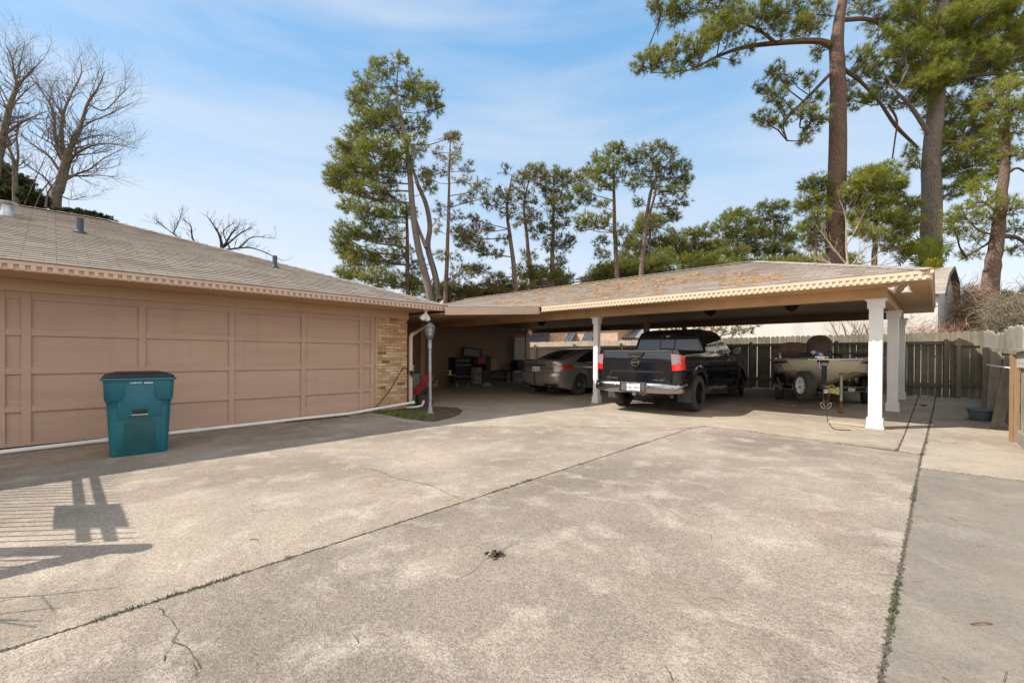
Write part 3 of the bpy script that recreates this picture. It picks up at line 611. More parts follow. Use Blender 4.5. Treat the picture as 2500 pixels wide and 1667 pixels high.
# ------------------------------------------------------------------ vehicles
def carpaint(col, metal=0., rough=.22, name='car_paint'):
    a = N(name); n = a.noise(3, 4, .6); c = a.mix(a.rng(n, .5, .85, 0, .04), col, (.2, .17, .13))
    return a.fin(c, rough, None, metal, coat=1.)
M_BP_ = carpaint((.006, .007, .010), 0, .1, 'black_paint'); M_GR = carpaint((.31, .285, .26), .5, .24, 'grey_paint')
def emisless(col, rough=.12): return plain(col, rough, 0, .06, 30, 0, .25, name='lens')
M_RED = emisless((.72, .015, .010)); M_CLR = emisless((.27, .21, .22)); M_ORG = emisless((.30, .07, .02))
def wheel(parent, x, y, r, w, side, rim_r, rimmat, spokes=5, dark=False, M0=None, tread=60):
    # axis along local y, outer face towards side
    M_ = (M0 or Matrix.Translation((x, y, r))) @ Matrix.Rotation(-pi/2*side, 4, 'X')
    h = w/2
    t = MB(); t.lathe([(rim_r, -h*.86), (rim_r+.02, -h), (r-.03, -h*1.0), (r-.008, -h*.86), (r, -h*.6), (r, h*.6), (r-.008, h*.86), (r-.03, h), (rim_r+.02, h*1.0), (rim_r, h*.86), (rim_r, -h*.86)], 48, M_)
    wh = t.build('wheel', M_RUB, parent, smooth=True, ang=30)
    tr = MB()
    for k in range(tread):
        a_ = 2*pi*k/tread
        for zz in (-h*.62, -h*.2, h*.22, h*.64):
            tr.cbox((0, 0, 0), (.012, 2*pi*r/tread*.62, h*.30), M_ @ Matrix.Rotation(a_+(.02 if zz > 0 else 0), 4, 'Z') @ Matrix.Translation((r-.001, 0, zz)))
    tr.build('tread', M_RUB, wh)
    rm = MB(); d = h*.55
    rm.lathe([(rim_r+.004, h*.95), (rim_r-.012, h*.9), (rim_r-.03, d*.6), (rim_r-.04, -h*.6), (.02, -h*.6)], 40, M_)
    rm.lathe([(.0, h*.72), (.05, h*.70), (.062, h*.55), (.075, d*.2)], 24, M_)
    for k in range(spokes):
        for q in (-.11, .11):
            a_ = 2*pi*k/spokes+q; a2 = 2*pi*k/spokes+q*1.9; p0 = Vector((.05*cos(a_), .05*sin(a_), h*.62)); p1 = Vector(((rim_r-.012)*cos(a2), (rim_r-.012)*sin(a2), h*.80))
            rm.beam(M_ @ p0, M_ @ p1, rim_r*.085, .03, (M_.to_3x3() @ Vector((0, 0, 1))))
    rm.build('rim', rimmat, wh, smooth=True)
    dk = MB(); dk.lathe([(rim_r-.045, -h*.5), (0, -h*.5)], 30, M_); dk.build('brake', M_BLACK, wh)
    return wh
def shell(path, low, top, prof, rows=12):
    # path: (x, y>=0) plan points rear centre -> front centre ; returns two mirrored grids
    G = []
    for (x, y) in path:
        l, t = low(x, y), top(x, y); row = []
        for j in range(rows+1):
            z = l+(t-l)*j/rows; sy, dx = prof(x, y, z); row.append(Vector((x+dx, y*sy, z)))
        G.append(row)
    R_ = [[Vector((p.x, -p.y, p.z)) for p in row] for row in G]
    return G, R_
def rring(x0, x1, hw, r, z, n=7, hwf=None):
    # rounded rectangle ring, start rear centre going left side; hwf: half width at front
    P = []; hwf = hwf or hw
    def arc(cx, cy, a0, a1):
        for k in range(n+1): a_ = a0+(a1-a0)*k/n; P.append(Vector((cx+r*cos(a_), cy+r*sin(a_), z)))
    arc(x0+r, hw-r, pi, pi/2); arc(x1-r, hwf-r, pi/2, 0); arc(x1-r, -hwf+r, 0, -pi/2); arc(x0+r, -hw+r, -pi/2, -pi)
    return P
def loft(rings, closecap=True):
    m = MB(); n = len(rings[0]); vs = [p for r in rings for p in r]; fs = []
    for i in range(len(rings)-1):
        for j in range(n): q = (j+1) % n; fs.append((i*n+j, i*n+q, (i+1)*n+q, (i+1)*n+j))
    if closecap: fs.append(tuple(range((len(rings)-1)*n, len(rings)*n)))
    return m.add(vs, fs)
def lerp(a, b, t): return a+(b-a)*t
def interp(x, xs, ys):
    return float(np.interp(x, xs, ys))
# ================= pickup truck
trk = thing('pickup_truck', 'black crew cab pickup truck parked tail first between carport posts', 'pickup truck', (-4.86, 10.07, gz(-4.9, 10.2)), rad(93.2))
AX = (0., 3.56); AR = .50
def arch(x, zc=.41, R=AR, axs=AX, base=.53):
    for a_ in axs:
        if abs(x-a_) < R: return max(base, zc+math.sqrt(R*R-(x-a_)**2))
    return base
tpath = [(-1.15, .02), (-1.15, .74), (-1.148, .84), (-1.13, .92), (-1.09, .965), (-1.03, .99), (-.9, 1.0)]
tpath += [(x, 1.0) for x in np.linspace(-.78, 4.02, 66)] + [(4.15, .99), (4.28, .965), (4.4, .92), (4.48, .84), (4.53, .7), (4.56, .4), (4.57, .02)]
def tlow(x, y):
    if x < -1.1 and y < .9: return .62
    if x > 4.2: return .48
    return arch(x)
def ttop(x, y):
    if x < .60: return 1.375
    if x < 2.75: return interp(x, [.6, .64, 2.75], [1.375, 1.33, 1.27])
    return interp(x, [2.75, 4.1, 4.4, 4.57], [1.27, 1.20, 1.14, 1.05])
def tprof(x, y, z):
    k = interp(z, [.5, .62, .8, .95, 1.1, 1.22, 1.3, 1.375], [.962, .985, .995, 1.0, .985, .982, .965, .935])
    fl = 0
    for a_ in AX:
        d = math.hypot(x-a_, z-.41)
        if d < AR+.14: fl = max(fl, (1-(max(d-AR, 0)/.14))**.6*.022)
    return (k+fl if y > .9 else lerp(1, k, min(y/.9, 1))), (0.03*max(0, z-1.2)/.17 if x < -1.1 else 0)-(.10*max(0, z-.85) if x > 4.3 else 0)
Lg, Rg = shell(tpath, tlow, ttop, tprof, 16)
m = MB(); m.grid(Lg); m.grid(Rg, True)
for G in (Lg, Rg):     # inner edge returns of the arches and sills
    s_ = 1 if G is Lg else -1
    m.grid([[r[0], Vector((r[0].x, r[0].y-s_*.22 if abs(r[0].y) > .3 else r[0].y, r[0].z+.001))] for r in G])
    m.grid([[r[-1], Vector((r[-1].x+(.05 if r[-1].x < -1.0 else 0), r[-1].y-s_*(.07 if abs(r[-1].y) > .3 else 0), r[-1].z+.012))] for r in G if r[-1].x < .62])
hood = [(r, q) for r, q in zip(Lg, Rg) if r[-1].x > 2.6]
m.grid([[lerp(r[-1], q[-1], t)+Vector((0, 0, .07*math.sin(pi*t)**.6*(1 if r[-1].x < 4.2 else .5))) for t in np.linspace(0, 1, 11)] for r, q in hood])
body = m.build('body', M_BP_, trk, smooth=True, ang=35)
m = MB(); m.box((-1.1, -.86, .86), (.6, .86, .88)); m.box((.58, -.88, .5), (.62, .88, 1.36)); m.box((-1.1, .85, .86), (.6, .88, 1.34)); m.box((-1.1, -.88, .86), (.6, -.85, 1.34)); m.box((.62, -.86, .5), (3.0, .86, .56)); m.box((-.95, -.5, .42), (4.3, -.40, .58)); m.box((-.95, .40, .42), (4.3, .5, .58))
m.box((2.9, -.85, .5), (4.45, .85, .95)); m.build('bed_and_frame', M_BLACK, body)
m = MB(); m.tube([(0, -.8, .41), (0, .8, .41)], .05, 10); m.lathe([(0, -.16), (.12, -.12), (.17, 0), (.12, .12), (0, .16)], 16, Matrix.Translation((0, .0, .41)) @ Matrix.Rotation(pi/2, 4, 'Y')); m.build('rear_axle', M_RUST, trk, smooth=True)
# cab
zr = [1.22, 1.36, 1.5, 1.64, 1.76, 1.84, 1.895, 1.925, 1.94]
cx0 = [.63, .645, .665, .69, .72, .76, .86, 1.03, 1.3]; cx1 = [3.15, 2.98, 2.76, 2.52, 2.33, 2.20, 2.06, 1.9, 1.7]; chw = [.925, .905, .878, .842, .806, .77, .715, .60, .30]
def cabx0(z): return interp(z, zr, cx0)
def cabx1(z): return interp(z, zr, cx1)
def cabhw(z): return interp(z, zr, chw)
zz = list(np.linspace(1.22, 1.84, 9))+[1.87, 1.895, 1.912, 1.925, 1.935, 1.94]
m = loft([rring(cabx0(z), cabx1(z), cabhw(z), .10 if z < 1.85 else .16, z) for z in zz]); cab = m.build('cab', M_BP_, trk, smooth=True, ang=50)
def side_patch(poly_x0, poly_x1, z0, z1, s_, off=.004, n=8, nx=6, hw=None):
    P = []
    for i in range(n+1):
        z = lerp(z0, z1, i/n); a_, b_ = poly_x0(z), poly_x1(z); P.append([Vector((lerp(a_, b_, j/nx), s_*((hw or cabhw)(z)+off), z)) for j in range(nx+1)])
    return P
for s_ in (1, -1):
    m = MB(); m.grid(side_patch(lambda z: cabx0(z)+.20+.14*(z-1.36), lambda z: 1.72, 1.37, 1.77, s_)); m.build('side_window', M_GLASS, cab, smooth=True)
    m = MB(); m.grid(side_patch(lambda z: 1.80, lambda z: min(cabx1(z)-.20, 2.68), 1.355, 1.77, s_)); m.build('side_window', M_GLASS, cab, smooth=True)
    m = MB()
    for xq, z0, z1 in ((.635, .62, 1.34), (1.74, .55, 1.33), (2.78, .55, 1.27)):
        P = [(xq, s_*(1.0*tprof(xq, 1, z)[0]+.0015), z) for z in np.linspace(z0, z1, 14)]
        for p, q in zip(P, P[1:]): m.beam(p, q, .008, .004, (0, 1, 0))
    P = [(xq, s_*(tprof(xq, 1, .57)[0]+.0015), .57) for xq in np.linspace(.64, 2.78, 10)]
    for p, q in zip(P, P[1:]): m.beam(p, q, .006, .004, (0, 1, 0))
    m.build('door_gap', M_BLACK, body)
    for xq in (1.16, 2.25):
        m = MB(); yy = s_*(tprof(xq, 1, 1.13)[0]+.03); m.tube([(xq-.1, s_*.985, 1.135), (xq-.09, yy, 1.14), (xq+.09, yy, 1.145), (xq+.1, s_*.985, 1.14)], .013, 8); m.build('door_handle', M_CHROME if False else M_BP_, body, smooth=True)
    m = MB(); m.tube([(2.62, s_*.93, 1.33), (2.62, s_*1.05, 1.36)], .025, 8); m.cbox((2.62, s_*1.13, 1.40), (.09, .18, .19)); m.build('side_mirror', M_BP_, trk, bevel=.03, smooth=True, seg=3)
    m = MB(); m.cbox((2.572, s_*1.13, 1.40), (.004, .13, .14)); m.build('mirror_glass', M_GLASS, bpy.data.objects['side_mirror'] if False else cab)
    m = MB(); m.tube([(.55, s_*.93, .40), (.62, s_*1.02, .39), (2.95, s_*1.02, .39), (3.02, s_*.93, .40)], .045, 10); m.box((1.1, s_*1.0-.04, .425), (1.4, s_*1.0+.06, .44)); m.box((2.1, s_*1.0-.04, .425), (2.4, s_*1.0+.06, .44)); m.build('side_step', plain((.03, .03, .032), .35, .4, name='step'), trk, smooth=True)
    # flares
    for a_ in AX:
        m = MB(); P = [(a_+(AR+.005)*cos(t), s_*(1.012), .41+(AR+.005)*sin(t)) for t in np.linspace(.12, pi-.12, 22)]
        m.tube(P, .02, 6); m.build('wheel_arch', M_BLACK, body, smooth=True)
        m = MB(); m.grid([[Vector((a_+(AR-.01)*cos(t), s_*yy, .41+(AR-.01)*sin(t))) for yy in (.74, .98)] for t in np.linspace(.2, pi-.2, 18)]); m.build('wheel_well', M_BLACK, body)
    # mud flap
    m = MB(); m.prism([(-.50, s_*.70, .60), (-.50, s_*1.0, .60), (-.535, s_*1.0, .235), (-.53, s_*.70, .235)], (-.015, 0, 0)); m.build('mud_flap', plain((.045, .045, .045), .6, name='flap'), trk, bevel=.004)
# windshield + rear window
m = MB(); m.grid([[Vector((cabx1(z)+.004-.0, y*(cabhw(z)-.08), z)) for y in np.linspace(-1, 1, 8)] for z in np.linspace(1.3, 1.80, 8)]); m.build('windshield', M_GLASS, cab)
def rw(y0, y1, z0, z1, off, mat, nm, par=None):
    m = MB(); m.grid([[Vector((cabx0(z)-off, lerp(y0(z), y1(z), t), z)) for t in np.linspace(0, 1, 6)] for z in np.linspace(z0, z1, 8)]); return m.build(nm, mat, par or cab, smooth=True)
ef = lambda z: cabhw(z)-.105
fr = rw(lambda z: -ef(z)-.018, lambda z: ef(z)+.018, 1.352, 1.846, .0032, M_BLACK, 'rear_window')
rw(lambda z: .20, lambda z: ef(z), 1.375, 1.825, .006, M_GLASS, 'pane', fr); rw(lambda z: -ef(z), lambda z: -.20, 1.375, 1.825, .006, M_GLASS, 'pane', fr)
rw(lambda z: -.17, lambda z: .17, 1.44, 1.765, .009, M_GLASS, 'pane', fr)
MR = lambda x, y, z: Matrix.Translation((x, y, z)) @ Matrix(((0, 0, -1, 0), (-1, 0, 0, 0), (0, 1, 0, 0), (0, 0, 0, 1)))   # text facing rear (-x)
text('sticker', 'O R', M_WHITE, fr, MR(cabx0(1.74)-.016, 0, 1.738), .055, .0005, 1, .002)
m = MB(); m.cbox((.93, 0, 1.872), (.02, .34, .025), Matrix.Identity(4)); 
for y in (-.13, 0, .13): m.cbox((.915, y, 1.874), (.02, .10, .018))
m.build('brake_light', plain((.55, .5, .48), .2, 0, .05, coat=1., name='third_brake'), cab)
# tailgate
tg = MB(); W2 = .80
def tgx(y, z):
    x = -1.158
    ay = abs(y)
    # recessed band under the top lip, broad sculpted field, lower trapezoid
    b = 1.27-.05*max(0, (ay-.55)/.2)
    if z < b: x -= .006*min(1, (b-z)/.12)
    tzone = (z < .90) and ay < (.60 if z > .72 else .66)+(.90-z)*.3
    if tzone: x += .012
    return x+.02*max(0, z-1.2)/.17
ys = sorted(set(list(np.linspace(-W2, W2, 61)))); zs_ = list(np.linspace(.665, 1.375, 50))
tg.grid([[Vector((tgx(y, z), y, z)) for y in ys] for z in zs_]); tg.grid([[Vector((tgx(y, 1.375), y, 1.375)), Vector((-1.09, y, 1.378))] for y in ys])
tgo = tg.build('tailgate', M_BP_, trk, smooth=True, ang=60)
m = MB(); m.cbox((-1.148, 0, 1.352), (.03, 1.5, .018)); m.build('top_trim', plain((.10, .10, .105), .25, .3, coat=.6, name='trim'), tgo, bevel=.006)
m = MB(); m.prism([(-1.19, -.20, 1.33), (-1.19, .20, 1.33), (-1.19, .12, 1.20), (-1.19, -.12, 1.20)], (.03, 0, 0)); hd = m.build('tailgate_handle', plain((.025, .025, .027), .3, name='handle'), tgo, bevel=.008)
m = MB(); m.box((-1.197, -.10, 1.225), (-1.185, .10, 1.243)); m.build('handle_bar', M_CHROME, hd); m = MB(); m.box((-1.192, -.11, 1.25), (-1.189, .11, 1.28)); m.build('recess', M_BLACK, hd)
m = MB(); T_ = Matrix.Translation((-1.181, 0, 1.105)) @ Matrix.Rotation(pi/2, 4, 'Y') @ Matrix.Diagonal((1, 1, 1, 1))
P = [T_ @ Vector((.078*sin(t), .083*cos(t), 0)) for t in np.linspace(0, 2*pi, 33)]; m.tube(P, .009, 6, False); m.cbox((-1.186, 0, 1.105), (.014, .19, .026)); m.build('emblem', M_CHROME, tgo, smooth=True)
text('badge', 'TITAN', M_CHROME, tgo, MR(-1.165, .565, .742), .075, .004, 1.25, .0025)
text('badge', 'SV', M_CHROME, tgo, MR(-1.165, -.60, .722), .075, .004, 1.2, .002); m = MB(); m.cbox((-1.164, -.46, .728), (.008, .15, .022)); m.build('badge', M_CHROME, tgo)
m = MB()
for y in (-.806, .806): m.cbox((-1.15, y, 1.02), (.012, .008, .70))
m.cbox((-1.15, 0, .655), (.02, 1.54, .012)); m.build('tailgate_gap', M_BLACK, body)
# tail lights wrap round the corner
cpth = [(-1.156, .815), (-1.155, .865), (-1.137, .925), (-1.095, .972), (-1.04, .996), (-.98, 1.003), (-.945, 1.004)]
for s_ in (1, -1):
    P = [Vector((x, y*s_)) for x, y in cpth]
    def tl(z0f, z1f, i0, i1, off, nm, mat, par):
        m = MB(); G = []
        for i in range(i0, i1+1):
            t = i/(len(P)-1); o_ = (P[i]-Vector((0, 0))).normalized()*off; z0, z1 = z0f(t), z1f(t)
            k0, k1 = tprof(P[i].x, 1, z0)[0], tprof(P[i].x, 1, z1)[0]
            G.append([Vector((P[i].x-off*(1 if i < 4 else .2), s_*(abs(P[i].y)*(lerp(k0, k1, j/5)+0)+off*(1 if i > 1 else 0)), lerp(z0, z1, j/5))) for j in range(6)])
        m.grid(G); return m.build(nm, mat, par, smooth=True)
    red = tl(lambda t: .935+.03*t, lambda t: 1.295-.05*t, 0, 6, .012, 'tail_light', M_RED, trk)
    tl(lambda t: 1.06+.05*t if t < .3 else 1.09, lambda t: 1.275, 0, 3, .0155, 'clear_lens', M_CLR, red)
# rear bumper, chrome
bpth = [(-1.30, 0), (-1.30, .30), (-1.295, .6), (-1.27, .82), (-1.22, .93), (-1.14, 1.0), (-1.0, 1.015), (-.78, 1.01)]
def bump_grid(zz_, offs, s_): return [[Vector((x+o*(1 if x < -1.1 else .0), s_*(y-o*(.9 if y > .8 else 0)), z+(.06*max(0, (y-.75)) if z < .5 else 0))) for z, o in zip(zz_, offs)] for x, y in bpth]
m = MB()
for s_ in (1, -1): m.grid(bump_grid([.44, .455, .52, .60, .655, .665, .668], [.06, .015, .0, .0, .012, .03, .10], s_))
bu = m.build('rear_bumper', plain((.36, .355, .36), .2, 1, .03, 1, name='dark_chrome'), trk, smooth=True, ang=50)
m = MB(); m.prism([(-1.27, -.98, .662), (-1.27, .98, .662), (-1.14, .98, .668), (-1.14, -.98, .668)], (0, 0, .006)); m.build('step_pad', M_BLACK, bu)
m = MB(); m.box((-1.302, -.30, .475), (-1.30, .30, .655)); m.build('plate_recess', M_BLACK, bu)
m = MB()
for a_, b_ in (((-.31, .47), (.31, .47)), ((-.31, .66), (-.31, .47)), ((.31, .47), (.31, .66))): m.beam((-1.306, a_[0], a_[1]), (-1.306, b_[0], b_[1]), .018, .018, (1, 0, 0))
m.build('plate_frame', M_CHROME, bu, smooth=True)
m = MB(); m.cbox((-1.31, -.02, .565), (.004, .305, .155)); pl = m.build('license_plate', plain((.75, .76, .76), .4, 0, .04, name='plate_white'), bu, bevel=.0015)
M_NAVY = plain((.015, .02, .06), .5, name='navy'); text('plate_number', 'NBY-8503', M_NAVY, pl, MR(-1.3122, -.02, .552), .075, .0004, .9, .001); m = MB(); m.cbox((-1.3125, -.02, .624), (.001, .2, .014)); m.cbox((-1.3125, -.02, .498), (.001, .22, .008)); m.build('plate_print', M_NAVY, pl)
m = MB(); m.cbox((-1.307, .20, .565), (.01, .13, .15)); m.build('step_tread', plain((.2, .2, .21), .4, .6, name='tread'), bu)
m = MB(); m.cbox((-1.307, -.235, .565), (.012, .10, .15)); m.build('socket_cover', plain((.12, .12, .125), .4, .5, name='cover'), bu, bevel=.01)
for y in (-.86, -.42, .42, .86):
    m = MB(); m.lathe([(0, .004), (.018, .004), (.024, 0)], 14, Matrix.Translation((-1.302 if abs(y) < .6 else -1.275, y, .60)) @ Matrix.Rotation(-pi/2, 4, 'Y')); m.build('sensor', plain((.25, .25, .26), .3, .5, name='sensor'), bu, smooth=True)
m = MB()
for a_, b_ in (((-.035, .385), (.035, .385)), ((.035, .385), (.035, .455)), ((.035, .455), (-.035, .455)), ((-.035, .455), (-.035, .385))): m.beam((-1.22, a_[0], a_[1]), (-1.22, b_[0], b_[1]), .012, .012, (1, 0, 0))
m.box((-1.22, -.04, .38), (-.95, .04, .46)); m.tube([(-1.15, -.4, .46), (-1.15, .4, .46)], .03, 8); m.tube([(-1.22, -.14, .42), (-1.25, -.2, .40), (-1.22, -.27, .43), (-1.15, -.3, .44)], .008, 6); m.tube([(-1.2, -.08, .43), (-1.26, -.12, .42), (-1.2, -.17, .44)], .01, 6)
m.build('tow_hitch', M_STEEL, trk)
m = MB(); m.tube([(.6, -.5, .46), (-.4, -.52, .46), (-.75, -.60, .43), (-.98, -.74, .385)], .038, 12); m.build('exhaust_pipe', M_RUST, trk, smooth=True)
m = MB(); m.lathe([(.0, -.12), (.30, -.12), (.37, -.08), (.37, .04), (.2, .08), (0, .08)], 24, Matrix.Translation((-.62, .05, .50))); m.build('spare_wheel', M_RUB, trk, smooth=True)
M_RIMB = plain((.02, .02, .021), .3, .5, .1, name='black_rim')
for a_ in AX:
    for s_ in (1, -1): wheel(trk, a_, s_*.87, .405, .27, s_, .245, M_RIMB, 6)
# front details, out of view but part of the truck
m = MB(); m.cbox((4.57, 0, .86), (.06, 1.1, .36)); m.build('grille', M_BLACK, trk, bevel=.02)
for s_ in (1, -1): m = MB(); m.cbox((4.50, s_*.75, .92), (.10, .3, .22)); m.build('headlight', M_CLR, trk, bevel=.03)
m = MB(); m.cbox((4.6, 0, .58), (.12, 1.8, .24)); m.build('front_bumper', M_CHROME, trk, bevel=.04)
# ================= sedan
sd = thing('sedan', 'grey brown sedan parked behind the slim white post', 'car', (-8.80, 11.34, gz(-8.3, 11.3)), rad(85.0))
SA = (0., 2.78); SR = .355
spath = [(-1.10, .02), (-1.095, .35), (-1.07, .56), (-1.02, .70), (-.93, .80), (-.80, .862), (-.66, .89)]+[(x, interp(x, [-.6, .2, 1.4, 2.6, 3.1], [.898, .915, .918, .905, .885])) for x in np.linspace(-.55, 3.12, 64)]+[(3.3, .85), (3.48, .77), (3.6, .65), (3.68, .5), (3.74, .3), (3.76, .02)]
def slow(x, y):
    b = .20
    if x < -.5: b = interp(x, [-1.1, -.8, -.5], [.30, .25, .21])
    if x > 3.2: b = .22
    return arch(x, .335, SR, SA, b)
def stop(x, y):
    return interp(x, [-1.1, -1.0, -.7, .2, 1.2, 2.5, 2.9, 3.4, 3.76], [1.045, 1.075, 1.06, 1.00, .965, .935, .90, .79, .62])
def sprof(x, y, z):
    t = stop(x, y); h = (z-.2)/(t-.2)
    k = interp(h, [0, .12, .3, .5, .68, .8, .92, 1.0], [.95, .985, 1.0, .995, .985, .992, .965, .915])
    fl = 0
    for a_ in SA:
        d = math.hypot(x-a_, z-.335)
        if d < SR+.14: fl = max(fl, (1-(max(d-SR, 0)/.14))**.7*.018)
    dx = 0
    if x < -.6:  # bumper bulge then tucked deck edge
        f = min(1, (-.6-x)/.4); dx = f*interp(z, [.28, .42, .62, .70, .74, .9, 1.02, 1.08], [.10, .0, -.03, .0, .055, .09, .06, .10])
    if x > 3.0: dx = -min(1, (x-3)/.5)*interp(z, [.2, .5, .7, .85], [.08, 0, .05, .12])
    return (k+fl if y > .75 else lerp(1, k+fl, (y/.75)**2)), dx
Lg, Rg = shell(spath, slow, stop, sprof, 22)
m = MB(); m.grid(Lg); m.grid(Rg, True)
for G in (Lg, Rg):
    s_ = 1 if G is Lg else -1; m.grid([[r[0], Vector((r[0].x, r[0].y-s_*(.18 if abs(r[0].y) > .3 else 0), r[0].z+.001))] for r in G])
cf = lambda x: interp(x, [-1.1, -.9, -.5, 2.4, 3.0, 3.7], [.0, .045, .05, .05, .06, .03])
m.grid([[lerp(r[-1], q[-1], t)+Vector((0, 0, cf(r[-1].x)*math.sin(pi*t)**.7)) for t in np.linspace(0, 1, 13)] for r, q in zip(Lg, Rg)])
sb = m.build('body', M_GR, sd, smooth=True, ang=45)
m = MB(); m.box((-.7, -.66, .2), (3.4, .66, .5)); m.build('underbody', M_BLACK, sd)
zr2 = [.93, 1.03, 1.10, 1.18, 1.26, 1.34, 1.40, 1.44, 1.462, 1.47]
sx0 = [-.72, -.60, -.44, -.23, -.0, .25, .50, .74, .98, 1.15]; sx1 = [2.72, 2.50, 2.34, 2.17, 2.0, 1.83, 1.68, 1.56, 1.45, 1.35]; shw = [.84, .825, .80, .765, .725, .68, .635, .575, .45, .28]
S0 = lambda z: interp(z, zr2, sx0); S1 = lambda z: interp(z, zr2, sx1); SH = lambda z: interp(z, zr2, shw)
m = loft([rring(S0(z), S1(z), SH(z)*.93, .16, z, 7) for z in list(np.linspace(.93, 1.44, 14))+[1.45, 1.462, 1.47]]); sc_ = m.build('roof', M_GR, sd, smooth=True, ang=60)
# roundness: widen the middle of the ring sides through a dedicated side window patch
m = MB(); m.grid([[Vector((S0(z)-.006+.10*abs(t)**4, t*(SH(z)*.93-.085), z)) for t in np.linspace(-1, 1, 15)] for z in np.linspace(1.05, 1.405, 12)]); m.build('rear_window', M_GLASS, sc_, smooth=True)
m = MB(); m.grid([[Vector((S1(z)+.006-.12*abs(t)**4, t*(SH(z)*.93-.085), z)) for t in np.linspace(-1, 1, 15)] for z in np.linspace(1.0, 1.405, 12)]); m.build('windshield', M_GLASS, sc_, smooth=True)
hw2 = lambda z: SH(z)*.93
for s_ in (1, -1):
    for (a0, b0, nm) in ((lambda z: S0(z)+.52-(z-1.0)*.25, lambda z: .90, 0), (lambda z: .97, lambda z: 1.62, 1), (lambda z: 1.68, lambda z: max(1.69, min(S1(z)-.22, 2.25)), 1)):
        m = MB(); m.grid(side_patch(a0, b0, 1.0, 1.375, s_, .005, 10, 6, hw2)); m.build('side_window', M_GLASS, sc_, smooth=True)
    m = MB()
    for xq, z0, z1 in ((.62, .45, 1.0), (1.64, .24, .97), (2.45, .24, .94)):
        P = [(xq-(.25*max(0, .75-z) if xq < 1 else 0), s_*((interp(xq, [-.6, .2, 1.4, 2.6, 3.1], [.898, .915, .918, .905, .885]))*sprof(xq, .9, z)[0]+.001), z) for z in np.linspace(z0, z1, 12)]
        for p, q in zip(P, P[1:]): m.beam(p, q, .006, .004, (0, 1, 0))
    m.build('door_gap', M_BLACK, sb)
    for xq in (.82, 1.82): m = MB(); m.tube([(xq-.09, s_*.905, .84), (xq-.08, s_*.945, .845), (xq+.08, s_*.945, .85), (xq+.09, s_*.905, .85)], .011, 8); m.build('door_handle', M_GR, sb, smooth=True)
    m = MB(); m.cbox((2.2, s_*.99, 1.02), (.12, .18, .12)); m.build('side_mirror', M_GR, sd, bevel=.03, smooth=True, seg=3)
    for a_ in SA:
        m = MB(); m.grid([[Vector((a_+(SR-.01)*cos(t), s_*yy, .335+(SR-.01)*sin(t))) for yy in (.68, .88)] for t in np.linspace(.1, pi-.1, 18)]); m.build('wheel_well', M_BLACK, sb)
        wheel(sd, a_, s_*.785, .333, .215, s_, .225, M_CHROME if False else plain((.45, .45, .46), .28, .9, .1, name='alloy'), 7, tread=50)
    # tail lamp
    idx = [i for i, p in enumerate(spath) if -1.075 < p[0] < -.48]
    def band(z0f, z1f, i0, i1, off, nm, mat, par):
        G = []
        n_ = i1-i0
        for k, i in enumerate(range(i0, i1+1)):
            x, y = spath[i]; t = k/n_; row = []
            for j in range(7):
                z = lerp(z0f(t), z1f(t), j/6); sy, dx = sprof(x, y, z); nx_ = -off*max(0, min(1, (-.62-x)/.3)); row.append(Vector((x+dx+nx_, s_*(y*sy+off*(1 if y > .8 else .7)), z)))
            G.append(row)
        m = MB(); m.grid(G); return m.build(nm, mat, par, smooth=True)
    tl_ = band(lambda t: .785+.075*t**1.5, lambda t: .86+.085*math.sin(min(1, t*1.6)*pi/2)+.03*t, 2, 11, .006, 'tail_light', plain((.30, .05, .045), .12, 0, .1, 30, 0, 1., name='lamp_red_clear'), sd)
    band(lambda t: .81, lambda t: .90, 5, 7, .010, 'brake_lens', M_RED, tl_); band(lambda t: .80, lambda t: .855+.02*t, 3, 5, .010, 'clear_lens', plain((.5, .36, .33), .15, 0, .1, coat=1., name='pale_lens'), tl_)
    m = MB(); m.lathe([(.03, 0), (.04, -.01), (.042, -.10), (.036, -.10), (.03, -.02)], 18, Matrix.Translation((-.98, s_*.55, .305)) @ Matrix.Rotation(pi/2, 4, 'Y')); m.build('exhaust_tip', M_CHROME, sd, smooth=True)
    m = MB(); m.grid([[Vector((spath[i][0]+sprof(*spath[i], z)[1]-.006, s_*(spath[i][1]*sprof(*spath[i], z)[0]+.004), z)) for z in (.30, .345, .37)] for i in range(1, 5)]); m.build('bumper_vent', M_BLACK, sb)
m = MB(); G = []
for y in np.linspace(-.42, .42, 11): G.append([Vector((-1.05+.012*(z-.9)*6-.012, y, z)) for z in (.90, .945)])
m.grid(G); m.build('trunk_garnish', plain((.10, .095, .09), .2, .4, coat=1., name='garnish'), sb)
m = MB(); m.cbox((-1.045, 0, .80), (.006, .31, .155)); pl = m.build('license_plate', plain((.75, .76, .76), .4, 0, .04), sb, bevel=.0015); text('plate_number', 'FRB 1977', M_BLACK, pl, MR(-1.0495, 0, .795), .07, .0004, .9, .001)
m = MB(); 
for y in (-.60, .60): m.beam((-1.06, y*.86, .70), (-1.02, y, 1.03), .006, .006, (1, 0, 0))
m.beam((-1.075, -.52, .695), (-1.075, .52, .695), .008, .008, (1, 0, 0)); m.build('trunk_gap', M_BLACK, sb)
m = MB(); P = [Vector((-1.04, .07*cos(t), .975+.03*sin(t))) for t in np.linspace(0, 2*pi, 17)]; m.tube(P, .005, 5, False); m.build('emblem', M_CHROME, sb)
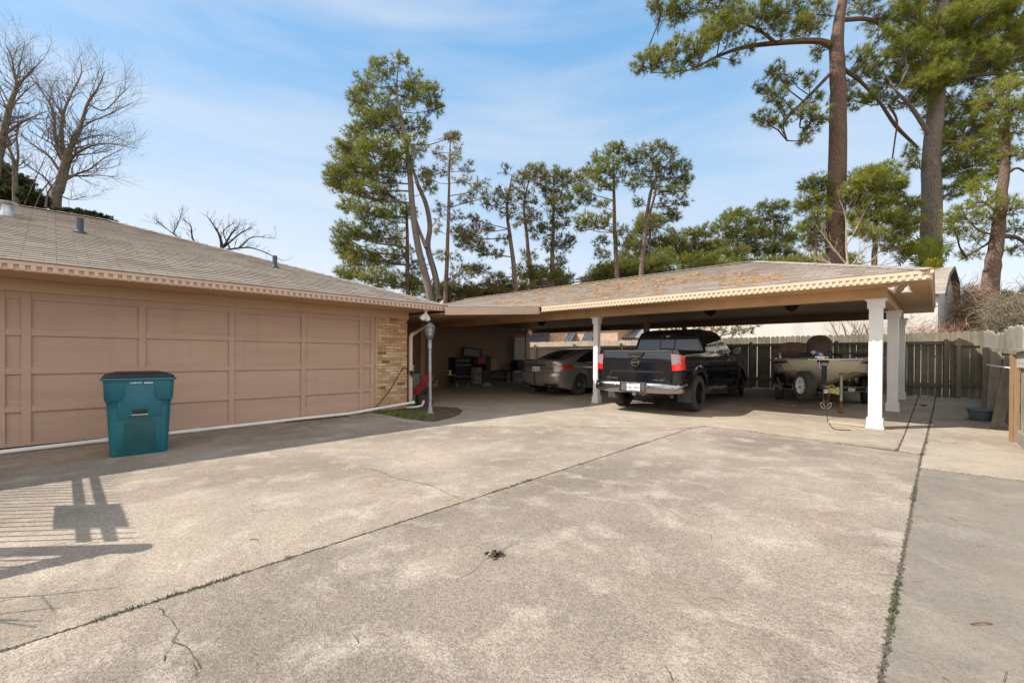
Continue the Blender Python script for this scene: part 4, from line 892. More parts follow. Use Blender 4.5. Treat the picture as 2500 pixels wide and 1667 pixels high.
# ------------------------------------------------------------------ boat and trailer
bo = Vector((-2.17, 13.8, gz(-2.17, 13.8))); RZB = math.atan2(-.983, .183)
bt = thing('fishing_boat', 'tan aluminium fishing boat resting on its trailer, bow facing the driveway', 'boat', bo, RZB)
a = N('tan_hull'); n = a.noise(1.5, 5, .6, a.mapc((.4, .4, 6))); M_HULL = a.fin(a.mix(a.rng(n, .3, .7), (.60, .52, .36), (.70, .62, .44)), .33, None, .0, coat=.4)
M_HULL2 = plain((.62, .59, .53), .38, .2, .1, 3, name='silver_hull'); M_MAROON = plain((.06, .022, .02), .4, 0, .2, name='maroon'); M_ALU = plain((.75, .73, .68), .3, .8, .1, name='aluminium')
SX = [0, .10, .25, .42, .7, 1.1, 1.7, 2.4, 3.4, 5.0]
GY = [.02, .30, .52, .72, .88, 1.0, 1.10, 1.14, 1.14, 1.10]; GZ = [1.075, 1.075, 1.08, 1.085, 1.075, 1.06, 1.05, 1.04, 1.03, 1.03]
CY_ = [.015, .20, .38, .55, .76, .89, .97, 1.0, 1.0, 1.0]; CZ = [.98, .90, .86, .83, .80, .77, .73, .70, .68, .68]
KZ = [.94, .72, .58, .51, .45, .42, .40, .40, .40, .40]; BX0 = 1.92
def hullgrid(s_, i0, i1, part):
    G = []
    for i in range(i0, i1+1):
        x = BX0-SX[i]; k = Vector((x, 0, KZ[i])); c = Vector((x+.0, s_*CY_[i], CZ[i])); g_ = Vector((x, s_*GY[i], GZ[i])); g2 = g_.lerp(c, .30)
        if part == 'low': row = [k.lerp(c, t) for t in (0, .5, 1)]+[c.lerp(g2, t) for t in (.33, .66, 1)]
        elif part == 'all': row = [k.lerp(c, t) for t in (0, .5, 1)]+[c.lerp(g_, t) for t in (.3, .6, .8, 1)]
        else: row = [g2.lerp(g_, t)+Vector((0, s_*.004, 0)) for t in (0, .55)]
        G.append(row)
    return G
m = MB()
for s_ in (1, -1):
    m.m = 0; m.grid(hullgrid(s_, 0, 3, 'all')); H_a = hullgrid(s_, 3, 9, 'all')
    for i in range(len(H_a)-1):
        for j in range(6): m.m = 0 if (j < 2 or (i == 0 and j < 5) or (i == 1 and j < 4) or (i == 2 and j < 3)) else 1; m.add([H_a[i][j], H_a[i+1][j], H_a[i+1][j+1], H_a[i][j+1]], [(0, 1, 2, 3)])
m.m = 1; x = BX0-5.0; m.add([(x, -1.10, 1.03), (x, 1.10, 1.03), (x, .88, .53), (x, 0, .38), (x, -.88, .53)], [(0, 1, 2, 3, 4)])
hull = m.build('hull', [M_HULL, M_HULL2], bt, smooth=True, ang=25)
m = MB()
for s_ in (1, -1): m.grid(hullgrid(s_, 3, 9, 'stripe'))
m.build('stripe', M_MAROON, hull)
m = MB(); P = [Vector((BX0-SX[i], GY[i], GZ[i]+.012)) for i in range(10)]; P = [Vector((p.x, -p.y, p.z)) for p in reversed(P)]+P
for p, q in zip(P, P[1:]): m.beam(p, q, .05, .035)
m.build('gunwale', M_ALU, hull, bevel=.006)
m = MB()
for s_ in (1, -1):
    m.tube([hullgrid(s_, i, i, 'all')[0][j]+Vector((.004, s_*.006, 0)) for i, j in ((3, 6), (3, 5), (4, 4), (5, 3), (6, 2))], .008, 6)
m.tube([Vector((BX0-SX[i]+.006, 0, KZ[i]-.004)) for i in range(0, 6)], .012, 6); m.build('seam', M_ALU, hull)
M_DECK = plain((.11, .085, .07), .9, 0, .25, 40, .5, name='deck_carpet')
m = MB(); vs = [(BX0-SX[i]-.03, s_*max(GY[i]-.06, .01), GZ[i]-.06) for s_ in (1,) for i in range(0, 7)]+[(BX0-SX[i]-.03, -max(GY[i]-.06, .01), GZ[i]-.06) for i in reversed(range(0, 7))]; m.add(vs, [tuple(range(len(vs)))]); m.box((BX0-4.95, -1.04, .72), (BX0-1.71, 1.04, .74)); m.build('deck', M_DECK, bt)
# seats
M_SEAT = plain((.20, .125, .09), .55, 0, .2, 8, .2, name='brown_vinyl'); M_SEAT2 = plain((.26, .20, .165), .6, 0, .2, 8, .2, name='taupe_vinyl')
def seat(x, y, z, w_, h_, nm, top_r=.5):
    s0 = MB(); n_ = 12; ol = []
    for k in range(n_+1): t = pi*k/n_; ol.append((w_/2*cos(t)*(1 if abs(cos(t)) < .99 else 1), h_-w_*top_r*.5+w_*top_r*.5*sin(t)))
    ol = [(w_*.46, 0)]+ol+[(-w_*.46, 0)]
    s0.prism([(x+.0-.14*(q/h_)*.6, y+p, z+q) for p, q in ol], (-.11, 0, .0)); so = s0.build(nm, M_SEAT, bt, bevel=.035, smooth=True, seg=3)
    c_ = MB(); c_.cbox((x+.16, y, z-.03), (.40, w_*.9, .12)); c_.build('cushion', M_SEAT2, so, bevel=.04, smooth=True, seg=3)
    p_ = MB(); p_.tube([(x+.08, y, .72), (x+.08, y, z-.06)], .035, 12); p_.build('pedestal', M_ALU, so, smooth=True); return so
s1 = seat(.05, -.62, 1.07, .62, .47, 'seat', .3)
m = MB(); m.cbox((.066, -.62, 1.20), (.03, .42, .15)); m.build('seat_pad', plain((.085, .03, .025), .5, 0, .15, name='dark_red_vinyl'), s1, bevel=.03, smooth=True, seg=3)
seat(-.75, -.02, 1.25, .60, .50, 'seat', .9)
# trolling motor on the bow
tm = MB(); tm.box((BX0-.55, -.12, 1.10), (BX0-.08, .02, 1.125)); tm.box((BX0-.50, -.16, 1.125), (BX0-.30, .10, 1.16)); tmo = tm.build('trolling_motor', M_ALU, bt, bevel=.005)
q = MB(); q.tube([(BX0-.35, .0, 1.19), (BX0-.45, .5, 1.235), (BX0-.55, 1.05, 1.25)], .022, 10); q.tube([(BX0-.55, .55, 1.18), (BX0-.5, 1.1, 1.20)], .03, 8); q.tube([(BX0-.30, -.45, 1.17), (BX0-.32, -.12, 1.17)], .022, 8); q.tube([(BX0-.42, -.48, 1.215), (BX0-.42, -.14, 1.215)], .03, 8); q.build('shaft', plain((.05, .05, .055), .4, .2, name='dark_shaft'), tmo, smooth=True)
q = MB(); q.lathe([(0, -.13), (.04, -.12), (.055, -.03), (.055, .08), (.03, .13), (0, .14)], 16, Matrix.Translation((BX0-.32, -.12, 1.22)) @ Matrix.Rotation(1.2, 4, 'X') @ Matrix.Rotation(.3, 4, 'Y')); q.build('motor_head', plain((.55, .57, .6), .35, 0, .1, name='grey_white'), tmo, smooth=True)
q = MB(); q.lathe([(.058, -.02), (.058, .065)], 16, Matrix.Translation((BX0-.32, -.12, 1.22)) @ Matrix.Rotation(1.2, 4, 'X') @ Matrix.Rotation(.3, 4, 'Y')); q.build('blue_band', plain((.02, .13, .42), .35, name='blue'), tmo, smooth=True)
q = MB(); q.box((BX0-.46, .02, 1.15), (BX0-.28, .17, 1.26)); q.prism([(BX0-.40, .05, 1.26), (BX0-.40, .16, 1.26), (BX0-.40, .10, 1.36)], (.05, 0, 0)); q.tube([(BX0-.36, .12, 1.22), (BX0-.28, .34, 1.16)], .025, 8); q.build('motor_mount', M_BLACK, tmo, bevel=.008)
for y in (-.5, -.95): 
    q = MB(); q.cbox((BX0-.72, y, 1.10), (.10, .03, .03)); q.build('cleat', M_ALU, bt, bevel=.008)
m = MB(); m.tube([(BX0-.7, .9, 1.05), (BX0-.7, .9, 1.30)], .01, 6); m.tube([(BX0-.7, -.86, 1.07), (BX0-.7, -.86, 1.16)], .012, 6); m.build('light_pole', M_ALU, bt)
# outboard at the stern
m = MB(); m.lathe([(0, .34), (.14, .32), (.19, .2), (.19, -.12), (.12, -.2), (.08, -.5), (0, -.5)], 20, Matrix.Translation((BX0-5.2, 0, 1.15))); m.build('outboard_motor', M_BLACK, bt, smooth=True)
# ---- trailer
tr = thing('boat_trailer', 'black boat trailer with spare tyre, winch post and tongue jack', 'trailer', bo, RZB)
M_TRF = plain((.018, .018, .02), .35, .3, .2, 8, coat=.3, name='trailer_black')
gl = .0
m = MB(); m.beam((2.95, 0, .45), (1.9, 0, .45), .08, .08)
for s_ in (1, -1): m.beam((2.35, s_*.03, .43), (.85, s_*.80, .40), .06, .10); m.beam((.85, s_*.80, .40), (.2, s_*.86, .40), .06, .10); m.beam((.2, s_*.86, .40), (-2.6, s_*.86, .40), .06, .10)
m.beam((.3, -.86, .36), (.3, .86, .36), .06, .06); m.beam((-1.6, -.86, .36), (-1.6, .86, .36), .06, .06); m.tube([(0, -.9, .33), (0, .9, .33)], .035, 10)
fo = m.build('frame', M_TRF, tr, bevel=.006)
m = MB()
for s_ in (1, -1):
    for dz in (-.05, .052): m.beam((2.35, s_*.062, .43+dz), (.85, s_*.832, .40+dz), .012, .012)
    m.beam((.85, s_*.835, .35), (.75, s_*.95, .62), .02, .02)
m.build('pinstripe', M_ALU, fo)
for s_ in (1, -1):
    a_ = Vector((2.35, s_*.062, .43)); b_ = Vector((.85, s_*.832, .40)); d_ = (b_-a_).normalized(); c_ = a_.lerp(b_, .60); nrm = Vector((-d_.y*-s_ if False else abs(d_.y), s_*abs(d_.x), 0)).normalized()
    xax = d_ if s_ > 0 else -d_
    if s_ > 0: xax = d_
    Mx = Matrix(((xax.x, 0, nrm.x, c_.x+nrm.x*.004), (xax.y, 0, nrm.y, c_.y+nrm.y*.004), (xax.z, 1, nrm.z, c_.z+.002), (0, 0, 0, 1)))
    text('lettering', 'Fisher', plain((.85, .82, .76), .5, name='letter'), fo, Mx, .13, .001, 1.1, .003, shear=.3)
for s_ in (1, -1):
    wheel(tr, 0, s_*.92, .31, .19, s_, .18, M_STEEL, 5, tread=44)
    m = MB(); P = [(.40*cos(t), .36*sin(t)) for t in np.linspace(.05, pi-.05, 14)]
    m.grid([[Vector((x, s_*.80, .33+z)), Vector((x, s_*1.05, .33+z))] for x, z in P]); m.build('fender', M_TRF, tr, smooth=True)
    m = MB(); m.beam((1.0, s_*.35, .50), (-2.5, s_*.45, .50), .09, .05); m.build('bunk', M_DECK, tr)
# coupler
m = MB(); m.box((2.90, -.045, .42), (3.12, .045, .50)); m.lathe([(.0, .045), (.05, .03), (.055, -.04), (.0, -.04)], 16, Matrix.Translation((3.12, 0, .46))); m.beam((2.95, 0, .51), (3.10, 0, .55), .03, .015); co2 = m.build('coupler', M_GALV, tr, bevel=.006)
m = MB()
for k in range(14):
    t = 2*pi*k/14; 
for s_ in (-1, 1):
    P = [Vector((3.05, s_*.035+.03*s_*sin(t*.5), .40-.14*t/pi)) for t in np.linspace(0, pi, 6)]
    for i in range(6):
        c_ = Vector((3.04, s_*(.04+.012*math.sin(i)), .405-.034*i)); L_ = [c_+(Vector((0, .011*cos(u), .023*sin(u))) if i % 2 else Vector((.011*cos(u), 0, .023*sin(u)))) for u in np.linspace(0, 2*pi, 11)]; m.tube(L_, .004, 5, False)
m.build('safety_chain', M_RUST, co2)
m = MB()
for s_ in (-1, 1): 
    c_ = Vector((3.05, s_*.055, .165)); L_ = [c_+Vector((0, .028*cos(u)*1.0+s_*.02*sin(u), .058*sin(u))) for u in np.linspace(0, 2*pi, 15)]; m.tube(L_, .0065, 6, False)
m.build('chain_hook', plain((.40, .31, .22), .4, .8, .2, name='brassy'), co2)
# winch post
m = MB(); m.beam((2.05, 0, .45), (2.0, 0, .95), .10, .07, (1, 0, 0)); wp = m.build('winch_post', M_TRF, tr, bevel=.006)
m = MB(); m.cbox((2.09, 0, .90), (.03, .16, .015)); m.cbox((2.09, -.085, .97), (.03, .015, .16)); m.cbox((2.09, .085, .97), (.03, .015, .16)); m.tube([(2.09, -.08, .96), (2.09, .08, .96)], .016, 8); m.cbox((2.09, 0, 1.0), (.03, .10, .02)); m.build('winch', M_GALV, wp, bevel=.003)
m = MB(); m.tube([(2.04, -.09, 1.03), (2.04, .09, 1.03)], .035, 12); m.tube([(2.07, -.13, 1.05), (2.07, -.09, 1.05)], .03, 10); m.build('bow_roller', M_BLACK, wp, smooth=True)
m = MB(); m.beam((2.12, .0, .93), (2.16, 0, .55), .085, .006, (1, 0, 0)); m.build('winch_strap', plain((.02, .022, .03), .7, name='strap'), wp)
# spare tyre
c_ = Vector((2.05, -.36, .50)); Ms = Matrix.Translation(c_) @ Matrix.Rotation(rad(28), 4, 'Z')
wheel(tr, 0, 0, .325, .19, -1, .185, plain((.75, .74, .72), .4, .1, .2, name='white_rim'), 5, M0=Ms)
tr.children[-1].name = 'spare_tyre'
m = MB(); m.beam((2.05, 0, .45), (2.05, -.34, .48), .04, .04); m.beam(c_+Vector((.0, -.12, -.04)), c_+Vector((.0, .12, -.04)), .03, .03); m.build('spare_bracket', M_RUST, tr)
# jack
jx, jy = 2.80, .26
m = MB(); m.tube([(jx, jy, .26), (jx, jy, .80)], .026, 14); jk = m.build('tongue_jack', plain((.36, .33, .26), .5, .5, .2, 10, name='jack_steel'), tr, smooth=True)
m = MB(); m.tube([(jx, jy, .03), (jx, jy, .30)], .021, 12); m.lathe([(.055, -.04), (.05, 0), (.03, .02)], 16, Matrix.Translation((jx, jy, .04))); m.build('jack_leg', M_RUST, jk, smooth=True)
m = MB(); m.lathe([(.0, .02), (.04, .015), (.045, -.02), (.0, -.02)], 14, Matrix.Translation((jx, jy, .80))); m.tube([(jx, jy, .815), (jx-.02, jy+.2, .82)], .007, 6); m.build('jack_handle', M_RUST, jk, smooth=True)
m = MB(); m.box((jx-.05, .04, .40), (jx+.05, jy-.06, .50)); m.box((jx-.06, jy-.09, .38), (jx+.06, jy-.03, .53)); m.build('jack_bracket', plain((.40, .36, .16), .5, .6, .2, name='zinc_yellow'), jk, bevel=.005)
m = MB(); m.tube([(jx-.25, .02, .50), (jx-.2, .12, .56), (jx-.1, .15, .53)], .018, 8); m.build('yellow_plug', plain((.6, .45, .03), .5, name='yellow'), tr, smooth=True)
for s_ in (-1, 1): m = MB(); m.cbox((.85, s_*.86, .33), (.04, .06, .03)); m.build('side_marker', M_ORG, tr, bevel=.01)
# loose things on the ground
M_PINEW = m_wood((.42, .36, .26), (.30, .245, .165), axis='x'); 
p0, p1 = onz(2022, 1031, .03), onz(2110, 1041, .03); d_ = (p1-p0); m = MB(); L_ = d_.length; 
m.prism([(0, 0, 0), (0, 0, .04), (L_*.9, 0, .038), (L_*.98, 0, .022), (L_, 0, .004)], (0, .16, 0)); m.prism([(L_*.35, .17, 0), (L_*.35, .17, .03), (L_*1.06, .17, .026), (L_*1.1, .17, .002)], (0, .08, 0))
o = m.build('wood_plank', M_PINEW, bevel=.004); o.location = (p0.x, p0.y, gz(p0.x, p0.y)+.002); o.rotation_euler = (0, .0, math.atan2(d_.y, d_.x)); tag(o, 'weathered pale wood plank lying under the trailer jack', 'plank')
p0 = onz(1905, 989, .07); p1 = onz(1940, 994, .07); d_ = p1-p0; m = MB(); m.box((0, -.045, 0), (d_.length, .045, .045)); o = m.build('wood_block', m_wood((.42, .20, .10), (.30, .13, .06), axis='x'), bevel=.004); o.location = (p0.x, p0.y, gz(p0.x, p0.y)); o.rotation_euler = (0, 0, math.atan2(d_.y, d_.x)); tag(o, 'short reddish wood block on the concrete in front of the boat', 'wood block')
Mt = Matrix.Translation(bo) @ Matrix.Rotation(RZB, 4, 'Z'); hk = Mt @ Vector((3.06, 0, .40))
P = [hk, hk+Vector((.01, -.0, -.17)), hk+Vector((.02, -.03, -.33))]+[Vector((q.x, q.y, gz(q.x, q.y)+.008)) for q in (onz(2020, 1029), onz(2024, 1036), onz(2034, 1046), onz(2048, 1050), onz(2078, 1051))]
m = MB(); m.tube(spline(P), .006, 6); tag(m.build('trailer_cable', M_BLACK, smooth=True), 'thin black wiring cable hanging from the trailer onto the concrete', 'cable')
# ------------------------------------------------------------------ lamp post, bin, fences, clutter
lb = Vector((-7.74, 5.55, gz(-7.74, 5.55))); lp = thing('lamp_post', 'grey cast metal lamp post with lantern in the soil bed by the brick corner', 'lamp post', lb); lp.rotation_euler = (0, rad(-1.0), 0)
M_LG = plain((.36, .36, .355), .5, .35, .25, 25, .3, name='lamp_grey')
m = MB(); m.lathe([(.0, 0), (.085, 0), (.08, .03), (.055, .07), (.042, .16), (.032, .20), (.024, .22), (.0, .22)], 8, None); m.build('base', M_LG, lp)
m = MB(); m.lathe([(.034, .2), (.031, .9), (.034, .91), (.031, .93), (.028, 1.38), (.042, 1.39), (.037, 1.41), (.04, 1.49), (.037, 1.55), (.044, 1.565), (.02, 1.58)], 14); m.build('pole', M_LG, lp, smooth=True)
m = MB(); m.lathe([(.02, 1.5700), (0.0590, 1.6100), (0.0684, 1.6400), (0.0531, 1.6450), (0.0708, 1.6550)], 12); 
for k in range(6):
    a_ = 2*pi*k/6; m.beam((0.0684*cos(a_), 0.0684*sin(a_), 1.6500), (0.1038*cos(a_), 0.1038*sin(a_), 1.8400), .012, .012)
    a2 = a_+2*pi/6; m.beam((0.0850*cos(a_), 0.0850*sin(a_), 1.7400), (0.0850*cos(a2), 0.0850*sin(a2), 1.7400), .006, .006)
    a3 = a_+pi/6; m.beam((0.0614*cos(a3), 0.0614*sin(a3), 1.6550), (0.0897*cos(a3), 0.0897*sin(a3), 1.8400), .005, .005)
m.lathe([(0.1062, 1.8350), (0.1239, 1.8400), (0.0885, 1.8950), (.035, 1.9200), (.03, 1.9400), (.0, 1.9550)], 12); lan = m.build('lantern', plain((.16, .16, .165), .45, .4, .2, 20, .3, name='lantern_dark'), lp)
m = MB(); m.lathe([(0.0566, 1.6550), (0.0920, 1.8380)], 6); m.build('pane', plain((.42, .44, .42), .15, 0, .2, coat=.5, name='frosted'), lan)
# trash cart
bnx, bny = -7.63, .83; bz = gz(-7.4, .8)-.005; bnx, bny = -7.63, .79; bin_ = thing('trash_bin', 'teal wheeled trash bin with black lid in front of the garage door', 'trash bin', (bnx, bny, bz), rad(-4))
a = N('teal_plastic'); n = a.noise(3, 5, .6, a.mapc((1, 1, .6))); c = a.mix(a.rng(n, .3, .7), (.006, .105, .150), (.012, .150, .190)); c = a.mix(a.rng(a.noise(22, 4, .7), .58, .8, 0, .4), c, (.05, .12, .10)); M_TEAL = a.fin(c, .42, a.bump(a.noise(60, 3), .08, .003))
# cross sections: local +x faces the driveway, y width
def bsec(z, hw, x0, x1, r): return [Vector((x0+r+r*cos(t), hw-r+r*sin(t), z)) for t in np.linspace(pi, pi/2, 5)]+[Vector((x1-r+r*cos(t), hw-r+r*sin(t), z)) for t in np.linspace(pi/2, 0, 5)]+[Vector((x1-r+r*cos(t), -hw+r+r*sin(t), z)) for t in np.linspace(0, -pi/2, 5)]+[Vector((x0+r+r*cos(t), -hw+r+r*sin(t), z)) for t in np.linspace(-pi/2, -pi, 5)]
zsb = [0, .02, .3, .6, .69, .72, .74, .95, 1.0]
m = loft([bsec(z, interp(z, [0, .02, .69, .74, 1.0], [.235, .25, .278, .296, .305]), interp(z, [0, 1], [-.30, -.36]), interp(z, [0, .02, .69, .74, 1.0], [.25, .265, .295, .318, .328]), .07) for z in zsb], False)
m.add([v for v in m.v[:20]], [tuple(range(20))]); bod = m.build('body', M_TEAL, bin_, smooth=True, ang=35, bevel=0)
fx = lambda z: interp(z, [0, .02, .69, .74, 1.0], [.25, .265, .295, .318, .328])
def plate_(pts, x_off, dep, nm, mat=M_TEAL, bev=.012):
    m = MB(); m.prism([(fx(z)-x_off, y, z) for y, z in pts], (dep, 0, 0)); return m.build(nm, mat, bod, bevel=bev, smooth=True, seg=2)
# raised centre tower, wings and lower skirt
plate_([(-.125, .93), (.115, .93), (.135, .74), (.19, .70), (.19, .50), (.07, .50), (.07, .60), (-.07, .60), (-.07, .50), (-.19, .47), (-.19, .70), (-.135, .74)], .02, .030, 'front_panel')
plate_([(-.075, .60), (.075, .60), (.075, .50), (.135, .46), (.15, .06), (-.15, .04), (-.135, .46), (-.075, .50)], .02, .022, 'recess', plain((.008, .085, .10), .45, 0, .15, name='teal_dark'), .006)
plate_([(-.06, .615), (.06, .615), (.06, .55), (-.06, .55)], .019, .032, 'grip_pocket', plain((.004, .03, .036), .5, name='teal_black'), .004)
plate_([(.20, .735), (.285, .715), (.285, .745), (.20, .765)], .0, .012, 'rib'); plate_([(-.285, .715), (-.20, .735), (-.20, .765), (-.285, .745)], .0, .012, 'rib')
m = MB(); m.tube([(fx(.54)+.012, -.072, .535), (fx(.54)+.012, .072, .535)], .011, 10); m.build('lift_bar', plain((.45, .45, .44), .4, .6, name='bar_grey'), bin_, smooth=True)
m = MB(); m.prism([tuple(p*1) for p in bsec(.985, .325, -.38, .35, .06)], (0, 0, .035)); m.build('rim', M_TEAL, bod, bevel=.01, smooth=True)
ld = loft([bsec(1.022, .31, -.37, .335, .06), bsec(1.052, .30, -.365, .325, .06), bsec(1.060, .285, -.355, .30, .06), bsec(1.085, .21, -.33, .17, .05), bsec(1.09, .20, -.31, .15, .05)]); M_LID = plain((.014, .016, .02), .5, 0, .25, 6, name='lid_black'); ld.build('lid', M_LID, bin_, smooth=True, ang=20)
m = MB(); m.prism([(.345, y, 1.03) for y in (-.28, .28)]+[(.345, .28, 1.045), (.345, -.28, 1.045)], (.008, 0, 0)); m.build('lid_lip', M_LID, bin_, bevel=.003)
MF = lambda x, y, z: Matrix.Translation((x, y, z)) @ Matrix(((0, 0, 1, 0), (1, 0, 0, 0), (0, 1, 0, 0), (0, 0, 0, 1)))
text('serial_number', '2100739', plain((.62, .70, .72), .6, name='stamp'), bod, MF(fx(.955)+.001, -.035, .955), .03, .0006, 1.0, .001); m = MB(); m.box((fx(.955)-.01, .035, .945), (fx(.955)+.002, .11, .962)); m.build('stamp_block', plain((.62, .70, .72), .6), bod)
for s_ in (1, -1):
    m = MB(); m.lathe([(0, -.03), (.13, -.03), (.14, -.015), (.14, .015), (.13, .03), (0, .03)], 24, Matrix.Translation((-.30, s_*.19, .14)) @ Matrix.Rotation(pi/2, 4, 'X')); m.build('wheel', M_RUB, bin_, smooth=True)
m = MB(); m.tube([(-.38, -.25, .98), (-.44, -.24, 1.0), (-.44, .24, 1.0), (-.38, .25, .98)], .014, 8); m.build('handle', M_TEAL, bin_, smooth=True); bin_.scale = (1.0, 1.15, .972)
# ---- fences
M_FG = m_wood((.25, .215, .155), (.13, .11, .08), stain=(.075, .09, .05)); M_FP = m_wood((.46, .385, .29), (.33, .265, .19)); M_FD = m_wood((.17, .145, .105), (.10, .085, .06)); M_FGR = m_wood((.30, .27, .225), (.19, .165, .13), stain=(.13, .135, .09))
def picket(mb, x, y, z0, z1, w_, t=.018, dirv=(1, 0), lean=0, rr=None):
    d_ = Vector((dirv[0], dirv[1], 0)); n_ = Vector((-dirv[1], dirv[0], 0)); o = Vector((x, y, 0)); r_ = w_*.32
    pr_ = [(0, z0), (w_, z0), (w_, z1-r_), (w_*.86, z1-r_*.35), (w_*.62, z1), (w_*.38, z1), (w_*.14, z1-r_*.35), (0, z1-r_)]
    mb.prism([o+d_*(a_+lean*(b_-z0))+Vector((0, 0, b_)) for a_, b_ in pr_], n_*t)
rf_ = random.Random(21)
def fence(name, label, x0, x1, y, mat, ztop, wmean=.135, gapf=.25, rails=(.55, 1.62), pst=2.4, pmat=None, ptop=1.72, pins=True, zb=.17, x_first=0):
    t = thing(name, label, 'fence', (x0, y, 0)); o_ = Vector((x0, y, 0)); 
    m = MB(); x = x0
    while x < x1-.05:
        w_ = wmean*rf_.uniform(.9, 1.05); z1 = (ztop(x) if callable(ztop) else ztop)+rf_.uniform(-.012, .012); picket(m, x-x0, .0+rf_.uniform(0, .006), zb+rf_.uniform(.0, .05), z1, w_, .018, (1, 0), rf_.gauss(0, .002)); x += w_+(rf_.uniform(.005, .016) if rf_.random() < gapf else .003)
    m.build('picket_panel', mat, t)
    for k, z in enumerate(rails):
        m = MB(); m.box((0, -.045, z-.045), (x1-x0, -.004, z+.045)); m.build('rail', pmat or mat, t, bevel=.004)
    x = x0+x_first
    while x < x1:
        m = MB(); m.box((x-x0-.045, -.14, zb-.1), (x-x0+.045, -.046, ptop)); m.build('post', pmat or mat, t, bevel=.004); x += pst
    return t
fence('board_fence', 'pale sunlit dog ear board fence behind the sedan', -16.9, -8.35, 16.78, M_FP, 1.94, .14, .1, (.6, 1.66), 2.42, M_FP, 1.80)
fence('board_fence', 'dark weathered dog ear board fence behind the pickup truck and boat', -8.33, .30, 16.75, M_FG, lambda x: 1.945+.004*(x+4), .142, .4, (.5, 1.66), 2.4, M_FD, 1.76, x_first=1.3)
gt = fence('wooden_gate', 'green stained wooden gate section in the far right fence corner', .32, 1.0, 16.73, M_FG, 1.97, .145, .3, (.55, 1.62), 5, M_FG, 1.70, x_first=.52); gt['category'] = 'gate'
m = MB(); m.box((.36, 16.55, .10), (.45, 16.64, 1.62)); o = m.build('fence_post', M_FG, bevel=.004); tag(o, 'lone mossy square post against the gate in the fence corner', 'post')
# right side fence running towards the camera
t = thing('side_fence', 'grey weathered plank fence running along the right side', 'fence', (1.02, 9.95, 0)); m = MB(); y = 9.98
while y < 16.65:
    w_ = rf_.uniform(.12, .15); z0 = gz(.9, y); xx = lerp(.93, .86, (y-10)/7.4)-1.02; z1 = z0+1.70+.05*sin(y*1.3)+rf_.uniform(-.03, .03)
    picket(m, xx, y-9.95, z0+.02, z1, w_, .02, (0, 1), rf_.gauss(0, .008)); y += w_+(.02 if rf_.random() < .2 else .004)
m.build('plank_panel', M_FGR, t)
for z in (.5, 1.35): m = MB(); m.beam((-.12, .05, z), (-.18, 6.6, z+.13), .04, .09); m.build('rail', M_FGR, t)
for k, (y, h_, ln, w_, lab) in enumerate(((12.35, 1.30, .02, .14, 'loose upright board leaning on the side fence nearest the blue tub'), (12.9, 1.38, -.05, .13, 'crooked loose board leaning on the side fence, second from the tub'), (13.9, 1.42, .05, .14, 'mossy loose board leaning on the side fence towards the corner'), (11.2, 1.25, .10, .15, 'tilted green grey board leaning on the fence near the brown post'))):
    m = MB(); m.box((-w_/2, 0, 0), (w_/2, .022, h_)); o = m.build('loose_board', M_FG if k % 2 else M_FGR, bevel=.003); o.location = (.74, y, gz(.8, y)); o.rotation_euler = (.0, ln+.03, .15); tag(o, lab, 'board')
m = MB(); m.box((-.05, -.05, -.05), (.05, .05, 1.30)); o = m.build('wood_post', m_wood((.29, .185, .105), (.17, .10, .052)), bevel=.004); o.location = (.83, 9.92, gz(.8, 9.9)); tag(o, 'orange brown new wood post at the end of the side fence', 'post')
m = MB(); m.tube([(0, 0, 0), (-.0, 2.2, .02)], .012, 8); o = m.build('white_pipe', M_WHITE, smooth=True); p = onx(2466, 898, .78); o.location = p; o.rotation_euler = (0, 0, rad(3)); tag(o, 'thin white bar sticking out level from the brown wood post', 'bar')
t = thing('near_fence', 'low grey plank fence with sloped cap beside the brown post', 'fence', (.9, 8.0, 0)); m = MB(); y = 7.2
while y < 9.82:
    m.box((-.01, y-8, .18), (.01, y-8+.13, 1.22)); y += .145
m.build('plank_panel', M_FGR, t); m = MB(); m.box((-.06, -.9, 1.12), (-.02, 1.84, 1.34)); m.build('top_board', m_wood((.42, .385, .33), (.30, .27, .22), axis='y'), t, bevel=.004)
m = MB(); m.prism([(-.12, -.9, 1.36), (-.12, 1.9, 1.33), (-.12, 1.9, 1.355), (-.12, -.9, 1.385)], (.20, 0, .02)); m.build('cap_board', M_FGR, t); m = MB(); m.box((-.05, -.9, .02), (-.012, 1.84, .20)); m.build('kick_board', M_FGR, t, bevel=.004)
# blue tub
p = Vector((.58, 12.28, gz(.6, 12.3))); m = MB(); m.grid([[Vector((x*sx, y*sy, z)) for x, y in [(cos(t)*abs(cos(t))**-.5 if abs(cos(t)) > 1e-3 else 0, sin(t)*abs(sin(t))**-.5 if abs(sin(t)) > 1e-3 else 0) for t in np.linspace(0, 2*pi, 33)]] for z, sx, sy in ((.005, .12, .17), (.02, .13, .18), (.17, .16, .22), (.185, .185, .25), (.20, .185, .25), (.195, .155, .215), (.03, .12, .17))])
m.add([(x*.12, y*.17, .03) for x, y in ((1, 1), (-1, 1), (-1, -1), (1, -1))], [(0, 1, 2, 3)]); o = m.build('tub', plain((.10, .14, .17), .5, 0, .2, name='blue_plastic'), smooth=True, fix=False); o.location = p; tag(o, 'blue grey plastic tub on the ground by the side fence', 'tub')
# ---- clutter along the dark siding wall
XWL = -13.5
def WY(px, py, X=-13.2): return onx(px, py, X)
def boxthing(name, label, cat, px0, px1, pt, X, dep, mat, bev=.006, parts=()):
    a_, b_ = onx(px0, pt, X), onx(px1, pt, X); y0, y1 = min(a_.y, b_.y), max(a_.y, b_.y); h_ = a_.z; z0 = gz(X, (y0+y1)/2)
    t = thing(name, label, cat, (X, (y0+y1)/2, z0)); w_ = y1-y0; H = h_-z0; return t, w_, H
